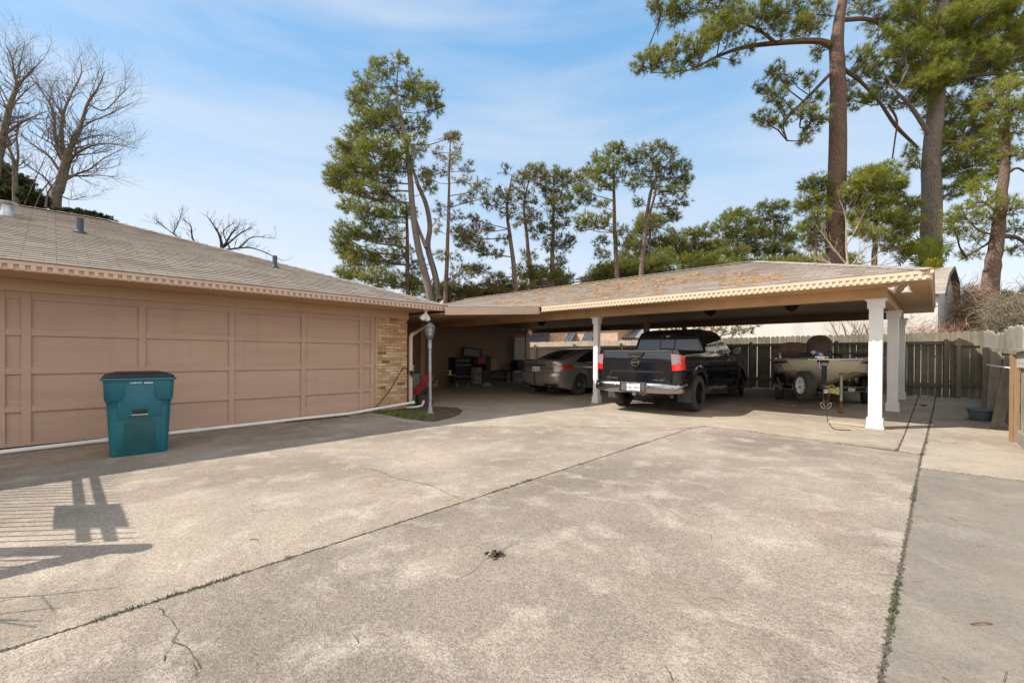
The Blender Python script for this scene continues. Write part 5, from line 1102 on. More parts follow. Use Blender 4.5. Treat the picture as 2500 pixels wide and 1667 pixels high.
# cupboard
t, w_, H = boxthing('plastic_cupboard', 'slate grey louvred plastic cupboard behind the brick corner', 'cupboard', 990, 1025, 910, -10.1, .4, None); M_SL = plain((.16, .175, .20), .55, 0, .1, name='slate_plastic')
m = MB(); m.box((-.4, -w_/2, .0), (0, w_/2, H-.03)); m.build('body', M_SL, t, bevel=.01); m = MB(); m.box((-.42, -w_/2-.015, H-.03), (.02, w_/2+.015, H)); m.build('top', plain((.04, .04, .045), .5), t, bevel=.008); cupw, cupH, cupl = w_, H, t.location.copy()
m = MB(); 
for k in range(9): m.box((.001, -w_/2+.05, .12+k*H*.085), (.008, w_/2-.05, .12+k*H*.085+.02))
m.build('louvres', plain((.21, .225, .25), .5), t)
c_ = cupl+Vector((-.15, .05, cupH)); t = thing('bucket', 'cream bucket with a black brush handle standing on the slate cupboard', 'bucket', c_); m = MB(); m.lathe([(0, 0), (.065, 0), (.08, .2), (.075, .2), (.06, .01), (0, .01)], 20); m.build('pail', plain((.62, .50, .32), .6, name='cream'), t, smooth=True); m = MB(); m.tube([(0, 0, .05), (.0, .10, .27), (.0, .13, .28)], .012, 8); m.tube([(0, -.12, .235), (0, .09, .225)], .012, 8); m.build('brush', M_BLACK, t, smooth=True)
# wheelbarrow, tipped up
p = onz(1028, 990, .01); t = thing('wheelbarrow', 'tipped wheelbarrow with red tray and black wheel behind the lamp post', 'wheelbarrow', (p.x-.1, p.y+.15, gz(p.x, p.y)), rad(50)); RT = Matrix.Rotation(rad(-48), 4, 'Y')
M_REDP = plain((.26, .02, .03), .45, 0, .2, 5, name='red_paint')
m = MB(); T_ = Matrix.Translation((0, 0, .42)) @ RT
m.grid([[T_ @ Vector((x*f, y*f, z)) for x, y in ((.34, -.24), (.34, .24), (-.30, .28), (-.30, -.28), (.34, -.24))] for z, f in ((.16, 1), (0, .62), (-.01, .62))]); m.add([T_ @ Vector(q) for q in ((.21, -.15, -.01), (.21, .15, -.01), (-.19, .17, -.01), (-.19, -.17, -.01))], [(0, 1, 2, 3)]); m.tube([T_ @ Vector(q) for q in ((.34, -.24, .16), (.34, .24, .16), (-.30, .28, .16), (-.30, -.28, .16), (.34, -.24, .16))], .012, 6); m.build('tray', M_REDP, t)
m = MB(); m.lathe([(.07, -.04), (.16, -.045), (.19, -.02), (.19, .02), (.16, .045), (.07, .04)], 24, Matrix.Translation((-.02, 0, .19)) @ Matrix.Rotation(pi/2, 4, 'X')); m.build('wheel', M_RUB, t, smooth=True)
m = MB(); 
for s_ in (1, -1): m.tube([(-.05, s_*.06, .19), (.08, s_*.15, .35), (.25, s_*.2, .62), (.36, s_*.24, .80)], .014, 6); m.tube([(.1, s_*.17, .36), (.22, s_*.2, .02)], .012, 6)
m.build('frame', M_BLACK, t)
m = MB(); m.lathe([(0, 0), (.17, 0), (.19, .28), (.18, .28), (.16, .01), (0, .01)], 20); o = m.build('flower_pot', plain((.05, .035, .03), .7, 0, .2, name='dark_pot'), smooth=True); q = onz(1026, 992, .01); o.location = (q.x+.0, q.y+.1, gz(q.x, q.y)); tag(o, 'dark round plant pot under the red wheelbarrow tray', 'pot')
# milk crate
t, w_, H = boxthing('milk_crate', 'white open grid milk crate on the floor beside the siding wall', 'crate', 1052, 1071, 927, -13.0, .3, None); m = MB(); w_ = .32; H = .28
for i in range(5):
    s_ = -w_/2+w_*i/4
    for sx in (0, .3): m.beam((sx-.3, s_, 0), (sx-.3, s_, H), .02, .02)
    for sy in (-w_/2, w_/2): m.beam((-.3+.3*i/4, sy, 0), (-.3+.3*i/4, sy, H), .02, .02)
for i in range(4):
    z = .01+i*(H-.02)/3
    for sx in (0, .3): m.beam((sx-.3, -w_/2, z), (sx-.3, w_/2, z), .02, .022)
    for sy in (-w_/2, w_/2): m.beam((-.3, sy, z), (0, sy, z), .02, .022)
m.build('grid', plain((.50, .48, .46), .5, name='crate_white'), t)
t2 = thing('cloth_bundle', 'pale crumpled cloth bundle on top of the milk crate', 'cloth', t.location+Vector((-.15, 0, .28))); m = MB(); m.grid([[Vector(((.10+.03*sin(3*u+v*2))*cos(u)*cos(v), (.13+.03*cos(4*u))*sin(u)*cos(v), .02+.16*sin(v)+.02*sin(5*u))) for u in np.linspace(0, 2*pi, 20)] for v in np.linspace(0, pi/2, 7)]); m.build('cloth', plain((.36, .33, .28), .9, 0, .3, name='cloth'), t2, smooth=True)
# small round table with yellow spool
q = onx(1100, 914, -12.9); z0 = gz(-12.9, q.y); t = thing('side_table', 'small dark table under the yellow spool', 'table', (-12.9, q.y, z0)); h_ = q.z-z0
m = MB(); m.lathe([(0, h_-.03), (.22, h_-.03), (.22, h_), (0, h_)], 24); m.build('table_top', plain((.30, .32, .32), .4, name='pale_top'), t); 
for a_ in range(4): m = MB(); m.beam((.16*cos(a_*pi/2+.7), .16*sin(a_*pi/2+.7), 0), (.14*cos(a_*pi/2+.7), .14*sin(a_*pi/2+.7), h_-.031), .03, .03); m.build('leg', M_BLACK, t)
m = MB(); m.lathe([(0, 0), (.075, 0), (.075, .012), (.055, .014), (.055, .15), (.075, .152), (.075, .165), (0, .165)], 20); o = m.build('cord_spool', plain((.55, .48, .06), .5, name='yellow_spool'), smooth=True); o.location = (-12.9, q.y-.03, z0+h_); tag(o, 'bright yellow cord spool standing on the small dark table', 'spool')
# tool trolley
q0, q1 = onx(1113, 872, -13.0), onx(1150, 872, -13.0); yc = (q0.y+q1.y)/2; w_ = abs(q1.y-q0.y); z0 = gz(-13, yc); t = thing('tool_trolley', 'black tiered trolley with shiny shelf edges against the siding wall', 'trolley', (-13.0, yc, z0)); H = q0.z-z0
m = MB(); m.box((-.45, -w_/2, .12), (-.02, w_/2, H)); m.build('body', M_BLACK, t, bevel=.02)
for zz_ in (.16, .33, .72, .88): m = MB(); m.beam((.0, -w_/2, zz_*H), (.0, w_/2, zz_*H), .04, .035); m.build('shelf_edge', plain((.30, .30, .31), .3, .8, name='shelf_steel'), t, bevel=.008)
for s_ in (1, -1): m = MB(); m.tube([(-.05, s_*w_*.4, .0), (-.05, s_*w_*.4, .12)], .03, 8); m.build('caster', M_GALV, t)
# picture frame leaning
q0, q1 = onx(1126, 848, -13.3), onx(1170, 853, -13.3); w_ = abs(q1.y-q0.y); t = thing('picture_frame', 'large dark frame leaning askew above the black trolley', 'picture frame', (-13.32, (q0.y+q1.y)/2, q0.z-.75)); t.rotation_euler = (rad(-5), rad(7), 0)
m = MB()
for a_, b_ in (((-w_/2, .72), (w_/2, .72)), ((-w_/2, 0), (w_/2, 0)), ((-w_/2, 0), (-w_/2, .72)), ((w_/2, 0), (w_/2, .72))): m.beam((0, a_[0], a_[1]), (0, b_[0], b_[1]), .05, .05, (1, 0, 0))
m.build('frame', plain((.035, .014, .012), .4, name='dark_red_wood'), t, bevel=.004); m = MB(); m.box((-.01, -w_/2+.02, .42), (.0, w_/2-.02, .70)); m.build('picture', plain((.20, .19, .18), .5), t); m = MB(); m.box((-.008, -w_/2+.02, .02), (.012, w_/2-.02, .42)); m.build('dark_lower_panel', M_BLACK, t)
# boxes, column, cardboard
def simplebox(name, label, cat, px0, px1, pyt, pyb, X, dep, mat, extra=None):
    a_, b_ = onx(px0, pyt, X), onx(px1, pyb, X); y0, y1 = a_.y, b_.y; z1 = a_.z; z0 = b_.z
    t = thing(name, label, cat, (X, (y0+y1)/2, z0)); m = MB(); w2 = (y1-y0)/2; m.box((-dep, -w2, 0), (0, w2, z1-z0)); m.build('body', mat, t, bevel=.006)
    if extra: extra(t, w2, z1-z0)
    return t
M_CARD = plain((.36, .235, .125), .8, 0, .15, 5, name='cardboard'); M_DW = plain((.045, .03, .025), .5, 0, .3, 6, name='dark_wood')
def lips(t, w2, h): 
    m = MB(); m.prism([(-.0, -w2, h), (-.0, w2, h), (.08, w2, h-.10), (.08, -w2, h-.10)], (0, 0, .004)); m.build('flap', M_CARD, t); m = MB(); m.box((.001, -.02, .0), (.003, .02, h*.9)); m.build('tape', plain((.5, .38, .22), .3), t)
simplebox('cardboard_box', 'tall brown cardboard box standing on the dark workbench', 'box', 1199, 1219, 869, 903, -13.0, .35, M_CARD, lips)
def drawers(t, w2, h):
    for k in range(2): m = MB(); m.box((.001, -w2+.04, .06+k*h*.48), (.012, w2-.04, .02+h*.42+k*h*.48)); m.build('drawer', plain((.06, .042, .034), .45, 0, .2), t, bevel=.004)
wb = thing('workbench', 'long low dark wooden workbench under the cardboard box', 'workbench', (-13.0, onx(1220, 904, -13).y, gz(-13, 13))); a_, b_ = onx(1186, 904, -13.), onx(1256, 904, -13.); w2 = (b_.y-a_.y)/2; h_ = a_.z-gz(-13, 13)
m = MB(); m.box((-.45, -w2, h_-.06), (.02, w2, h_)); m.build('bench_top', M_DW, wb, bevel=.005); m = MB(); m.box((-.42, -w2+.05, .18), (-.02, w2-.05, .22)); m.build('shelf', M_DW, wb)
for sx in (-.42, -.04):
    for sy in (-w2+.05, w2-.05): m = MB(); m.cbox((sx, sy, h_/2-.03), (.07, .07, h_-.06)); m.build('leg', M_DW, wb)
simplebox('red_box', 'small red and white packaged box stacked above the speckled carton', 'box', 1168, 1186, 872, 888, -12.9, .25, plain((.30, .06, .05), .5, 0, .5, 18, name='red_pack'))
simplebox('dark_tool_case', 'black tool case stacked beside the cardboard box', 'case', 1187, 1198, 872, 903, -12.95, .3, M_BLACK, lambda t, w2, h: MB().tube([(.01, -.06, h*.9), (.04, -.05, h*.92), (.04, .05, h*.92), (.01, .06, h*.9)], .008, 6).build('handle', M_STEEL, t))
simplebox('tool_cabinet', 'dark cabinet carrying the red box and the tool case', 'cabinet', 1178, 1199, 903, 937, -12.95, .35, M_DW, drawers)
simplebox('speckled_carton', 'narrow pale speckled carton standing on the floor beside the trolley', 'carton', 1161, 1176, 897, 938, -12.8, .25, plain((.26, .24, .21), .8, 0, .5, 14, name='speckled'), lambda t, w2, h: MB().box((.001, -w2*.7, h*.5), (.003, w2*.7, h*.7)).build('carton_label', plain((.15, .12, .10), .7), t))
q = onx(1190, 940, -12.6); t = thing('rag_heap', 'crumpled pale rag on the floor in front of the workbench', 'rag', (-12.6, q.y, gz(-12.6, q.y))); m = MB(); m.grid([[Vector(((.14+.04*sin(3*u))*cos(u)*cos(v), (.22+.05*cos(4*u))*sin(u)*cos(v), .10*sin(v)*(1+.4*sin(3*u)))) for u in np.linspace(0, 2*pi, 24)] for v in np.linspace(0, pi/2, 6)]); m.build('cloth', plain((.33, .30, .26), .9, 0, .3), t, smooth=True)
a_, b_ = onx(1252, 820, -13.3), onx(1281, 876, -13.3); t = thing('white_board', 'tall off white board leaning against the far end of the siding wall', 'board', (-13.28, (a_.y+b_.y)/2, b_.z-.6)); t.rotation_euler = (rad(3.5), rad(5), 0); w2 = (b_.y-a_.y)/2-.06; m = MB(); m.box((-.03, -w2, 0), (0, w2, a_.z-b_.z+.6)); m.build('panel', plain((.50, .46, .40), .6, 0, .06, 2, name='off_white_panel'), t, bevel=.004); m = MB(); m.box((.0005, -w2, a_.z-b_.z+.56), (.006, w2, a_.z-b_.z+.585)); m.build('edge_strip', M_DW, t)
q = onx(1268, 903, -12.7); z0 = gz(-12.7, q.y); t = thing('barbecue_grill', 'black barrel barbecue grill on legs next to the grey sedan', 'grill', (-12.7, q.y, z0)); zb2 = q.z-z0
m = MB(); m.lathe([(0, -.33), (.20, -.33), (.21, -.3), (.21, .3), (.20, .33), (0, .33)], 24, Matrix.Translation((0, 0, zb2+.22)) @ Matrix.Rotation(pi/2, 4, 'X')); m.build('barrel', M_BLACK, t, smooth=True); m = MB(); m.cbox((.02, 0, zb2+.08), (.40, .62, .18)); m.build('firebox', M_BLACK, t, bevel=.02)
for sx in (-.15, .15):
    for sy in (-.26, .26): m = MB(); m.beam((sx, sy, 0), (sx*.8, sy, zb2), .03, .03); m.build('leg', M_STEEL, t)
m = MB(); m.lathe([(.11, -.02), (.13, 0), (.11, .02)], 20, Matrix.Translation((.2, -.28, .14)) @ Matrix.Rotation(pi/2, 4, 'X')); m.build('wheel', M_GALV, t, smooth=True); m = MB(); m.tube([(.2, -.1, zb2+.25), (.26, -.1, zb2+.25), (.26, .1, zb2+.25), (.2, .1, zb2+.25)], .01, 6); m.build('handle', M_GALV, t)
# coat hooks lamp on the wall behind the downspout
# ---- neighbouring buildings
def brickmat(nm, c1, c2, mo):
    a = N(nm); v = a.n('ShaderNodeSeparateXYZ'); a.l(a.co.outputs['Object'], v.inputs[0]); cb = a.n('ShaderNodeCombineXYZ'); a.l(a.math('ADD', v.outputs[0], v.outputs[1]), cb.inputs[0]); a.l(v.outputs[2], cb.inputs[1])
    br = a.n('ShaderNodeTexBrick'); br.inputs['Scale'].default_value = 1; br.inputs['Brick Width'].default_value = .2; br.inputs['Row Height'].default_value = .067; br.inputs['Mortar Size'].default_value = .008; br.inputs['Color1'].default_value = (*c1, 1); br.inputs['Color2'].default_value = (*c2, 1); br.inputs['Mortar'].default_value = (*mo, 1); a.l(cb.outputs[0], br.inputs['Vector'])
    return a.fin(a.mix(a.rng(a.noise(4, 5), .35, .7, 0, .4), br.outputs[0], (.5, .38, .28)), .85)
M_NB = brickmat('neighbour_brick', (.42, .20, .12), (.58, .36, .24), (.5, .42, .34)); M_ROOFG = plain((.15, .16, .19), .35, .5, .3, 3, name='metal_roof')
nb = thing('brick_house', 'red brick neighbour house with arched windows beyond the pale fence', 'house', (-22, 26.5, 0)); X0_, Y0_ = -22, 26.5
m = MB(); m.box((-9, 0, -.2), (6.4, 8, 3.4)); nw = m.build('wall', M_NB, nb)
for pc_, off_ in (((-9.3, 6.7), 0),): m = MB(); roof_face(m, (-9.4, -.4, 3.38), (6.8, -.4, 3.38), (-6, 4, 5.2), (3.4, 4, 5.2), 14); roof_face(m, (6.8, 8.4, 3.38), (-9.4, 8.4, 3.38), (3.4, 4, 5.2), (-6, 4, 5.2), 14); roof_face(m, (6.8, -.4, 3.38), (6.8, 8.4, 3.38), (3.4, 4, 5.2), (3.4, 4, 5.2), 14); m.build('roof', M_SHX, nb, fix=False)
for px in (1338, 1403):
    p = ony(px, 825, Y0_-.0); cx_ = p.x-X0_; m = MB(); r_ = .32; P = [(cx_+r_*cos(t), -.03, 2.10+r_*.7*sin(t)) for t in np.linspace(0, pi, 12)]+[(cx_-r_, -.03, .8), (cx_+r_, -.03, .8)]; m.prism(P, (0, .1, 0)); wi = m.build('window', plain((.55, .58, .55), .5, name='pale_frame'), nb)
    m = MB(); r2 = r_-.07; P = [(cx_+r2*cos(t), -.035, 2.08+r2*.7*sin(t)) for t in np.linspace(0, pi, 12)]+[(cx_-r2, -.035, .9), (cx_+r2, -.035, .9)]; m.prism(P, (0, -.01, 0)); m.build('pane', M_PANE, wi)
    m = MB(); m.box((cx_-.015, -.055, .9), (cx_+.015, -.046, 2.3)); m.box((cx_-r2, -.055, 1.9), (cx_+r2, -.047, 1.93)); m.box((cx_-r2, -.055, 1.5), (cx_+r2, -.047, 1.53)); m.build('muntin', plain((.6, .62, .6), .5), wi)
    m = MB(); 
    for k in range(11):
        t_ = pi*(k+.5)/11; m.cbox((0, 0, 0), (.07, .06, .16), Matrix.Translation((cx_+(r_+.09)*cos(t_), -.02, 2.10+(r_*.7+.09)*sin(t_))) @ Matrix.Rotation(pi/2-t_, 4, 'Y'))
    m.build('arch', plain((.50, .34, .24), .8), nw)
for px0, px1 in ((1286, 1330), (1378, 1396), (1420, 1442)):
    a_, b_ = ony(px0, 830, Y0_-.9).x-X0_, ony(px1, 830, Y0_-.9).x-X0_; m = MB(); m.prism([(a_, -.95, 2.18), (b_, -.95, 2.18), (b_-.25, -.02, 2.95), (a_-.25, -.02, 2.95)], (0, .02, .04)); 
    k = a_
    while k < b_: m.beam((k, -.955, 2.225), (k-.25, -.03, 2.99), .02, .03); k += .3
    m.build('awning_roof', M_ROOFG, nb)
lo = thing('low_garage', 'low outbuilding with grey shingle roof and beige door beyond the fence', 'outbuilding', (-13.6, 27.5, 0)); a_, b_ = ony(1427, 825, 27.5).x+13.6, ony(1596, 825, 27.5).x+13.6
m = MB(); m.box((a_, 0, -.2), (b_, 5, 2.45)); m.build('wall', M_NB, lo); m = MB(); m.box((a_+1.6, -.03, -.1), (b_-.5, -.001, 2.40)); m.build('garage_door', plain((.36, .35, .25), .6, name='beige_green'), lo); m = MB(); roof_face(m, (a_-.3, -.45, 2.52), (b_+.3, -.45, 2.52), (a_-.3, 2.5, 3.6), (b_+.3, 2.5, 3.6), 12); roof_face(m, (b_+.3, 5.4, 2.52), (a_-.3, 5.4, 2.52), (b_+.3, 2.5, 3.6), (a_-.3, 2.5, 3.6), 12); m.build('roof', plain((.24, .235, .235), .9, 0, .25, 12, .3, name='grey_shingle'), lo, fix=False); m = MB(); m.box((a_-.3, -.47, 2.42), (b_+.3, -.44, 2.52)); m.build('fascia', plain((.10, .09, .08), .6), lo)
# white barn
A_ = onz(2289, 830, 1.25+.0) if False else atd(2289, 830, 20.0); A_.z = 0; B_ = atd(2328, 800, 23.5); B_.z = 0; ex_ = Vector((-1, .02, 0)).normalized(); LB = 14.2
a = N('white_barn_siding'); v = a.n('ShaderNodeSeparateXYZ'); a.l(a.co.outputs['Object'], v.inputs[0]); f = a.math('FRACT', a.math('DIVIDE', v.outputs[0], .6)); c = a.mix(a.rng(f, 0, .035, 0, 1), (.42, .38, .33), a.mix(a.rng(a.noise(1.2, 5, .6, a.mapc((1, 1, .2))), .35, .7), (.52, .48, .43), (.62, .585, .53))); M_BARN = a.fin(c, .6)
bn = thing('barn', 'white barn with vertical siding and gambrel end behind the far fence', 'barn', A_); 
ze, zk, zr_ = 4.25, 5.2, 5.75; d2 = B_-A_; m = MB()
m.add([(0, 0, 0), tuple(ex_*LB), tuple(ex_*LB+Vector((0, 0, ze))), (0, 0, ze)], [(0, 1, 2, 3)]); m.build('wall', M_BARN, bn, fix=False)
gp = [Vector((0, 0, 0)), Vector((0, 0, ze)), d2*.25+Vector((0, 0, zk)), d2*.55+Vector((0, 0, zr_)), d2*.9+Vector((0, 0, zk)), d2+Vector((0, 0, ze)), d2*1.0]
m = MB(); m.add(gp, [tuple(range(7))]); ge = m.build('gable_end', plain((.40, .41, .42), .6, 0, .2, 2, name='grey_white_panel'), bn, fix=False)
m = MB(); m.prism([d2*.52+Vector((.02, 0, 5.2)), d2*.62+Vector((.02, 0, 5.2)), d2*.62+Vector((.02, 0, 4.9)), d2*.52+Vector((.02, 0, 4.9))], (.02, -.01, 0)); m.build('vent', M_BLACK, ge)
o_ = (A_-B_).normalized()*.0+Vector((.25, -.05, 0)); m = MB(); P = [gp[1]+Vector((.0, -.25, -.12)), gp[2], gp[3], gp[4], gp[5]+Vector((0, .3, -.12))]
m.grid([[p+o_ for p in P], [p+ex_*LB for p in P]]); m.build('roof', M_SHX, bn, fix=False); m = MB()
for p, q in zip(P, P[1:]): m.beam(p+o_+Vector((0, 0, -.06)), q+o_+Vector((0, 0, -.06)), .04, .14)
m.build('barge_board', plain((.03, .03, .03), .6), bn)
M_BARK0 = plain((.16, .12, .09), .9, name='stem_bark')
# ---- iron fence and gate out of frame whose shadow falls on the drive
fy = .42-.753*1.5; ifc = thing('iron_fence', 'black iron picket fence with sign box, left of the driveway', 'fence', (-6.0, fy, 0)); zf = 1.5
m = MB(); x = -7.6
while x < -4.85: m.tube([(x+6, 0, -.05), (x+6, 0, zf-.06), (x+6, 0, zf+.0)], [.009, .009, .002], 6); x += .128
m.build('pickets', M_IRON, ifc)
for z in (zf-.20, zf-.37, .2): m = MB(); m.box((-1.6, -.012, z-.035), (1.15, .012, z+.035)); m.build('rail', M_IRON, ifc)
m = MB(); m.box((.05, -.03, zf-.53), (.78, -.012, zf-.03)); m.build('sign_box', M_IRON, ifc)
m = MB(); m.tube([(1.27, -.06, -.1), (1.27, -.06, 1.53), (1.27, -.06, 1.58)], [.075, .075, .03], 14); m.build('post', M_IRON, ifc)
m = MB()
for z in (1.42, 1.30, .2): m.beam((1.27, -.1, z), (1.27, -2.4, z), .05, .06)
y = -.25
while y > -2.4: m.tube([(1.27, y, .1), (1.27, y, 1.5)], .009, 6); y -= .128
m.build('open_gate', M_IRON, ifc)
rt = random.Random(4); bb = Vector((-4.25, -1.35, 0)); t = thing('bare_shrub', 'leafless shrub beside the open iron gate', 'shrub', bb); m = MB()
for k in range(16):
    d_ = Vector((rt.gauss(0, .35), rt.gauss(.1, .35), 1)).normalized(); P = [Vector((0, 0, -.05))]
    for j in range(6): d_ = (d_+Vector((rt.gauss(0, .16), rt.gauss(0, .16), .05))).normalized(); P.append(P[-1]+d_*.24)
    m.tube(P, list(np.linspace(.012, .004, 7)), 5, False)
    for j in (3, 4, 5): e = Vector((rt.gauss(0, 1), rt.gauss(0, 1), .4)).normalized()*.22; m.tube([P[j], P[j]+e], .004, 4, False)
m.build('stems', M_BARK0, t)
# ------------------------------------------------------------------ trees
def m_bark(c1, c2, sc=1.):
    a = N('bark'); v = a.mapc((4*sc, 4*sc, .9*sc)); n = a.vor(2.6, v, 'DISTANCE_TO_EDGE'); n2 = a.noise(6, 6, .7, v)
    c = a.mix(a.rng(n, .0, .12, 1, 0), a.mix(a.rng(n2, .3, .7), c1, c2), tuple(x*.6 for x in c1)); return a.fin(c, .95, a.bump(n, .9, .05, a.bump(n2, .5, .02)), spec=.15)
M_BARK = m_bark((.15, .095, .072), (.24, .165, .125), 1.3); M_BARKF = m_bark((.15, .10, .08), (.26, .19, .15)); M_BARKG = m_bark((.19, .155, .13), (.29, .245, .205), 1.3)
def m_leaf(c1, c2, c3, sc=.55):
    a = N('needles'); n = a.noise(sc, 4, .6); n2 = a.noise(sc*7, 3, .6)
    c = a.mix(a.rng(n, .35, .65), c1, c2); c = a.mix(a.rng(n2, .45, .75, 0, .7), c, c3)
    a.fin(c, .55, spec=.3); tr_ = a.n('ShaderNodeBsdfTranslucent'); a.l(c, tr_.inputs[0]); mx_ = a.n('ShaderNodeMixShader'); mx_.inputs[0].default_value = .42; a.l(a.b.outputs[0], mx_.inputs[1]); a.l(tr_.outputs[0], mx_.inputs[2]); a.l(mx_.outputs[0], a.o.inputs[0]); return a.mat
LF_D = m_leaf((.12, .135, .025), (.20, .21, .04), (.31, .29, .06)); LF_M = m_leaf((.14, .16, .025), (.27, .28, .045), (.40, .38, .075)); LF_B = m_leaf((.18, .21, .03), (.31, .325, .05), (.44, .42, .09)); LF_T = m_leaf((.17, .20, .028), (.32, .34, .05), (.46, .45, .09)); LF_O = m_leaf((.13, .13, .035), (.24, .205, .055), (.38, .27, .10)); LF_E = m_leaf((.04, .055, .02), (.075, .09, .03), (.12, .11, .05))
def fastmesh(name, V, tri, mat, parent):
    me = bpy.data.meshes.new(name); nv = len(V); nf = len(tri); k = tri.shape[1]
    me.vertices.add(nv); me.vertices.foreach_set('co', V.astype(np.float32).ravel()); me.loops.add(nf*k); me.loops.foreach_set('vertex_index', tri.astype(np.int32).ravel())
    me.polygons.add(nf); me.polygons.foreach_set('loop_start', np.arange(0, nf*k, k, dtype=np.int32)); me.update(calc_edges=True); me.materials.append(mat)
    o = bpy.data.objects.new(name, me); COL.objects.link(o); o.parent = parent; return o
def tufts(P, D, n, Ln, w_, R, spread=1.0):
    # P (T,3) positions, D (T,3) directions -> needle triangles
    T = len(P); d = D[:, None, :]*.75+R.normal(0, spread*.62, (T, n, 3)); d /= np.linalg.norm(d, axis=2, keepdims=True)+1e-9
    l = Ln*R.uniform(.6, 1.15, (T, n, 1)); s = np.cross(d, R.normal(0, 1, (T, n, 3))); s /= np.linalg.norm(s, axis=2, keepdims=True)+1e-9
    b = P[:, None, :]+d*l*.04; V = np.stack([b-s*w_, b+s*w_, b+d*l], axis=2).reshape(-1, 3); return V
d2s = 2500/2352
def mk(ox, oy, sc):   # crop coordinates -> photo pixels
    return lambda x, y: (ox+x/sc, oy+y/sc)
def pine(label, D, K, scl, trunk, blobs, leaf, seed, Ln=.3, w_=.013, nn=10, dens=1., bark=None, name='pine_tree', limbs=(), cat='tree', group='pine trees around the yard', fl=.95, spr=1., tw=1.0, ttop=None, reach=.5):
    R = np.random.RandomState(seed); rr = random.Random(seed); ppm = FOC/D
    pw = [(K(x, y), w) for x, y, w in trunk]; T3 = []; rad_ = []
    for i, ((x, y), w) in enumerate(pw): p = atd(x, y, D); T3.append(p); rad_.append(max(w/scl/ppm/2, .02))
    base = T3[0].copy(); base.z = 0; dx = (T3[0]-T3[1]).normalized()
    if T3[0].z > .3: T3.insert(0, Vector((T3[0].x+dx.x*T3[0].z*.6, T3[0].y+dx.y*T3[0].z*.6, -.1))); rad_.insert(0, rad_[0]*1.15)
    org = Vector((T3[0].x, T3[0].y, 0)); t = thing(name, label, cat, org, 0, group)
    tb = MB(); sp = spline(T3, 4); rs = list(np.interp(np.linspace(0, 1, len(sp)), np.linspace(0, 1, len(rad_)), rad_))
    sp = [p+Vector((rr.gauss(0, .012), rr.gauss(0, .012), 0)) for p in sp]; tb.tube([p-org for p in sp], rs, 12)
    TP = np.array([list(p) for p in sp]); PT = []; DT = []
    lim = []
    for pts in limbs:
        dd = rr.uniform(-.12, .12); L3 = [atd(*K(x, y), D*(1+dd*.0)+k*.35*(1 if seed % 2 else -1)) for k, (x, y, w) in enumerate(pts)]; ls = spline(L3, 4); lr = list(np.interp(np.linspace(0, 1, len(ls)), np.linspace(0, 1, len(pts)), [max(w/scl/ppm/2, .008) for x, y, w in pts])); tb.tube([p-org for p in ls], lr, 7); lim += [(p, r_) for p, r_ in zip(ls, lr)]
    LP = np.array([list(p) for p, r_ in lim]) if lim else None
    for (x, y, rx, ry) in blobs:
        px, py = K(x, y); a_ = rx/scl/ppm*1.1; b_ = ry/scl/ppm*1.25; ddz = rr.uniform(-1, 1)*(a_*.8+.4); C = atd(px, py, D+ddz)
        # attachment
        src = TP
        if LP is not None:
            dl = np.linalg.norm(LP-np.array(C), axis=1); dt_ = np.linalg.norm(TP-np.array(C), axis=1)
            if dl.min() < dt_.min(): src = LP
        dz = np.linalg.norm(src-np.array(C), axis=1)+np.maximum(0, src[:, 2]-(C.z-.15*np.linalg.norm(src[:, :2]-np.array(C)[:2], axis=1)))*1.6
        A0 = Vector(src[int(dz.argmin())]); ln = (C-A0).length
        if ln > .15:
            mid = A0.lerp(C, .5)+Vector((rr.gauss(0, .06), rr.gauss(0, .06), -.06))*ln; mid2 = A0.lerp(C, .8)+Vector((0, 0, -.03*ln))
            r0 = min(max(.012+.011*ln, .012), rad_[-1]*1.6+.03)*tw; tb.tube([A0-org, mid-org, mid2-org, C-org], [r0, r0*.8, r0*.6, r0*.4], 5, False)
        K_ = max(3, int(dens*15*(a_*b_)**.5*(1.6+a_)/(Ln*2.1)))
        for _ in range(K_):
            u = R.normal(0, 1, 3); u /= np.linalg.norm(u); rr_ = R.uniform(.35, 1)**.5
            e = C+Vector((u[0]*a_*rr_, u[1]*a_*rr_, (u[2]*fl+.12)*b_*rr_)); q0 = A0.lerp(C, rr.uniform(.55, 1)) if ln > .15 else C
            dirv = (e-q0); l2 = dirv.length
            if l2 < .03: continue
            dirv.normalize(); tb.tube([q0-org, q0.lerp(e, .5)+Vector((0, 0, -.04*l2))-org, e-org], [.012*tw, .009*tw, .005*tw], 3, False)
            k3 = max(2, int(l2*.55/(Ln*.55))+1)
            for j in range(k3):
                f = 1-j/k3*.5; pj = q0.lerp(e, f)+Vector(R.normal(0, Ln*.28, 3)*(1 if j else .2)); PT.append(list(pj-org)); DT.append([dirv.x, dirv.y, dirv.z+.35])
    tb.build('trunk', bark or M_BARKF, t, smooth=True, fix=False)
    V = tufts(np.array(PT), np.array(DT), nn, Ln, w_, R, spr); fastmesh('crown', V, np.arange(len(V)).reshape(-1, 3), leaf, t); return t
K2 = mk(750, 100, 2.376); K4 = mk(1400, 330, 2.94); K1 = mk(1500, 0, 2.24); K3 = mk(0, 80, 2.529)
far = dict(Ln=.38, w_=.021, nn=9)
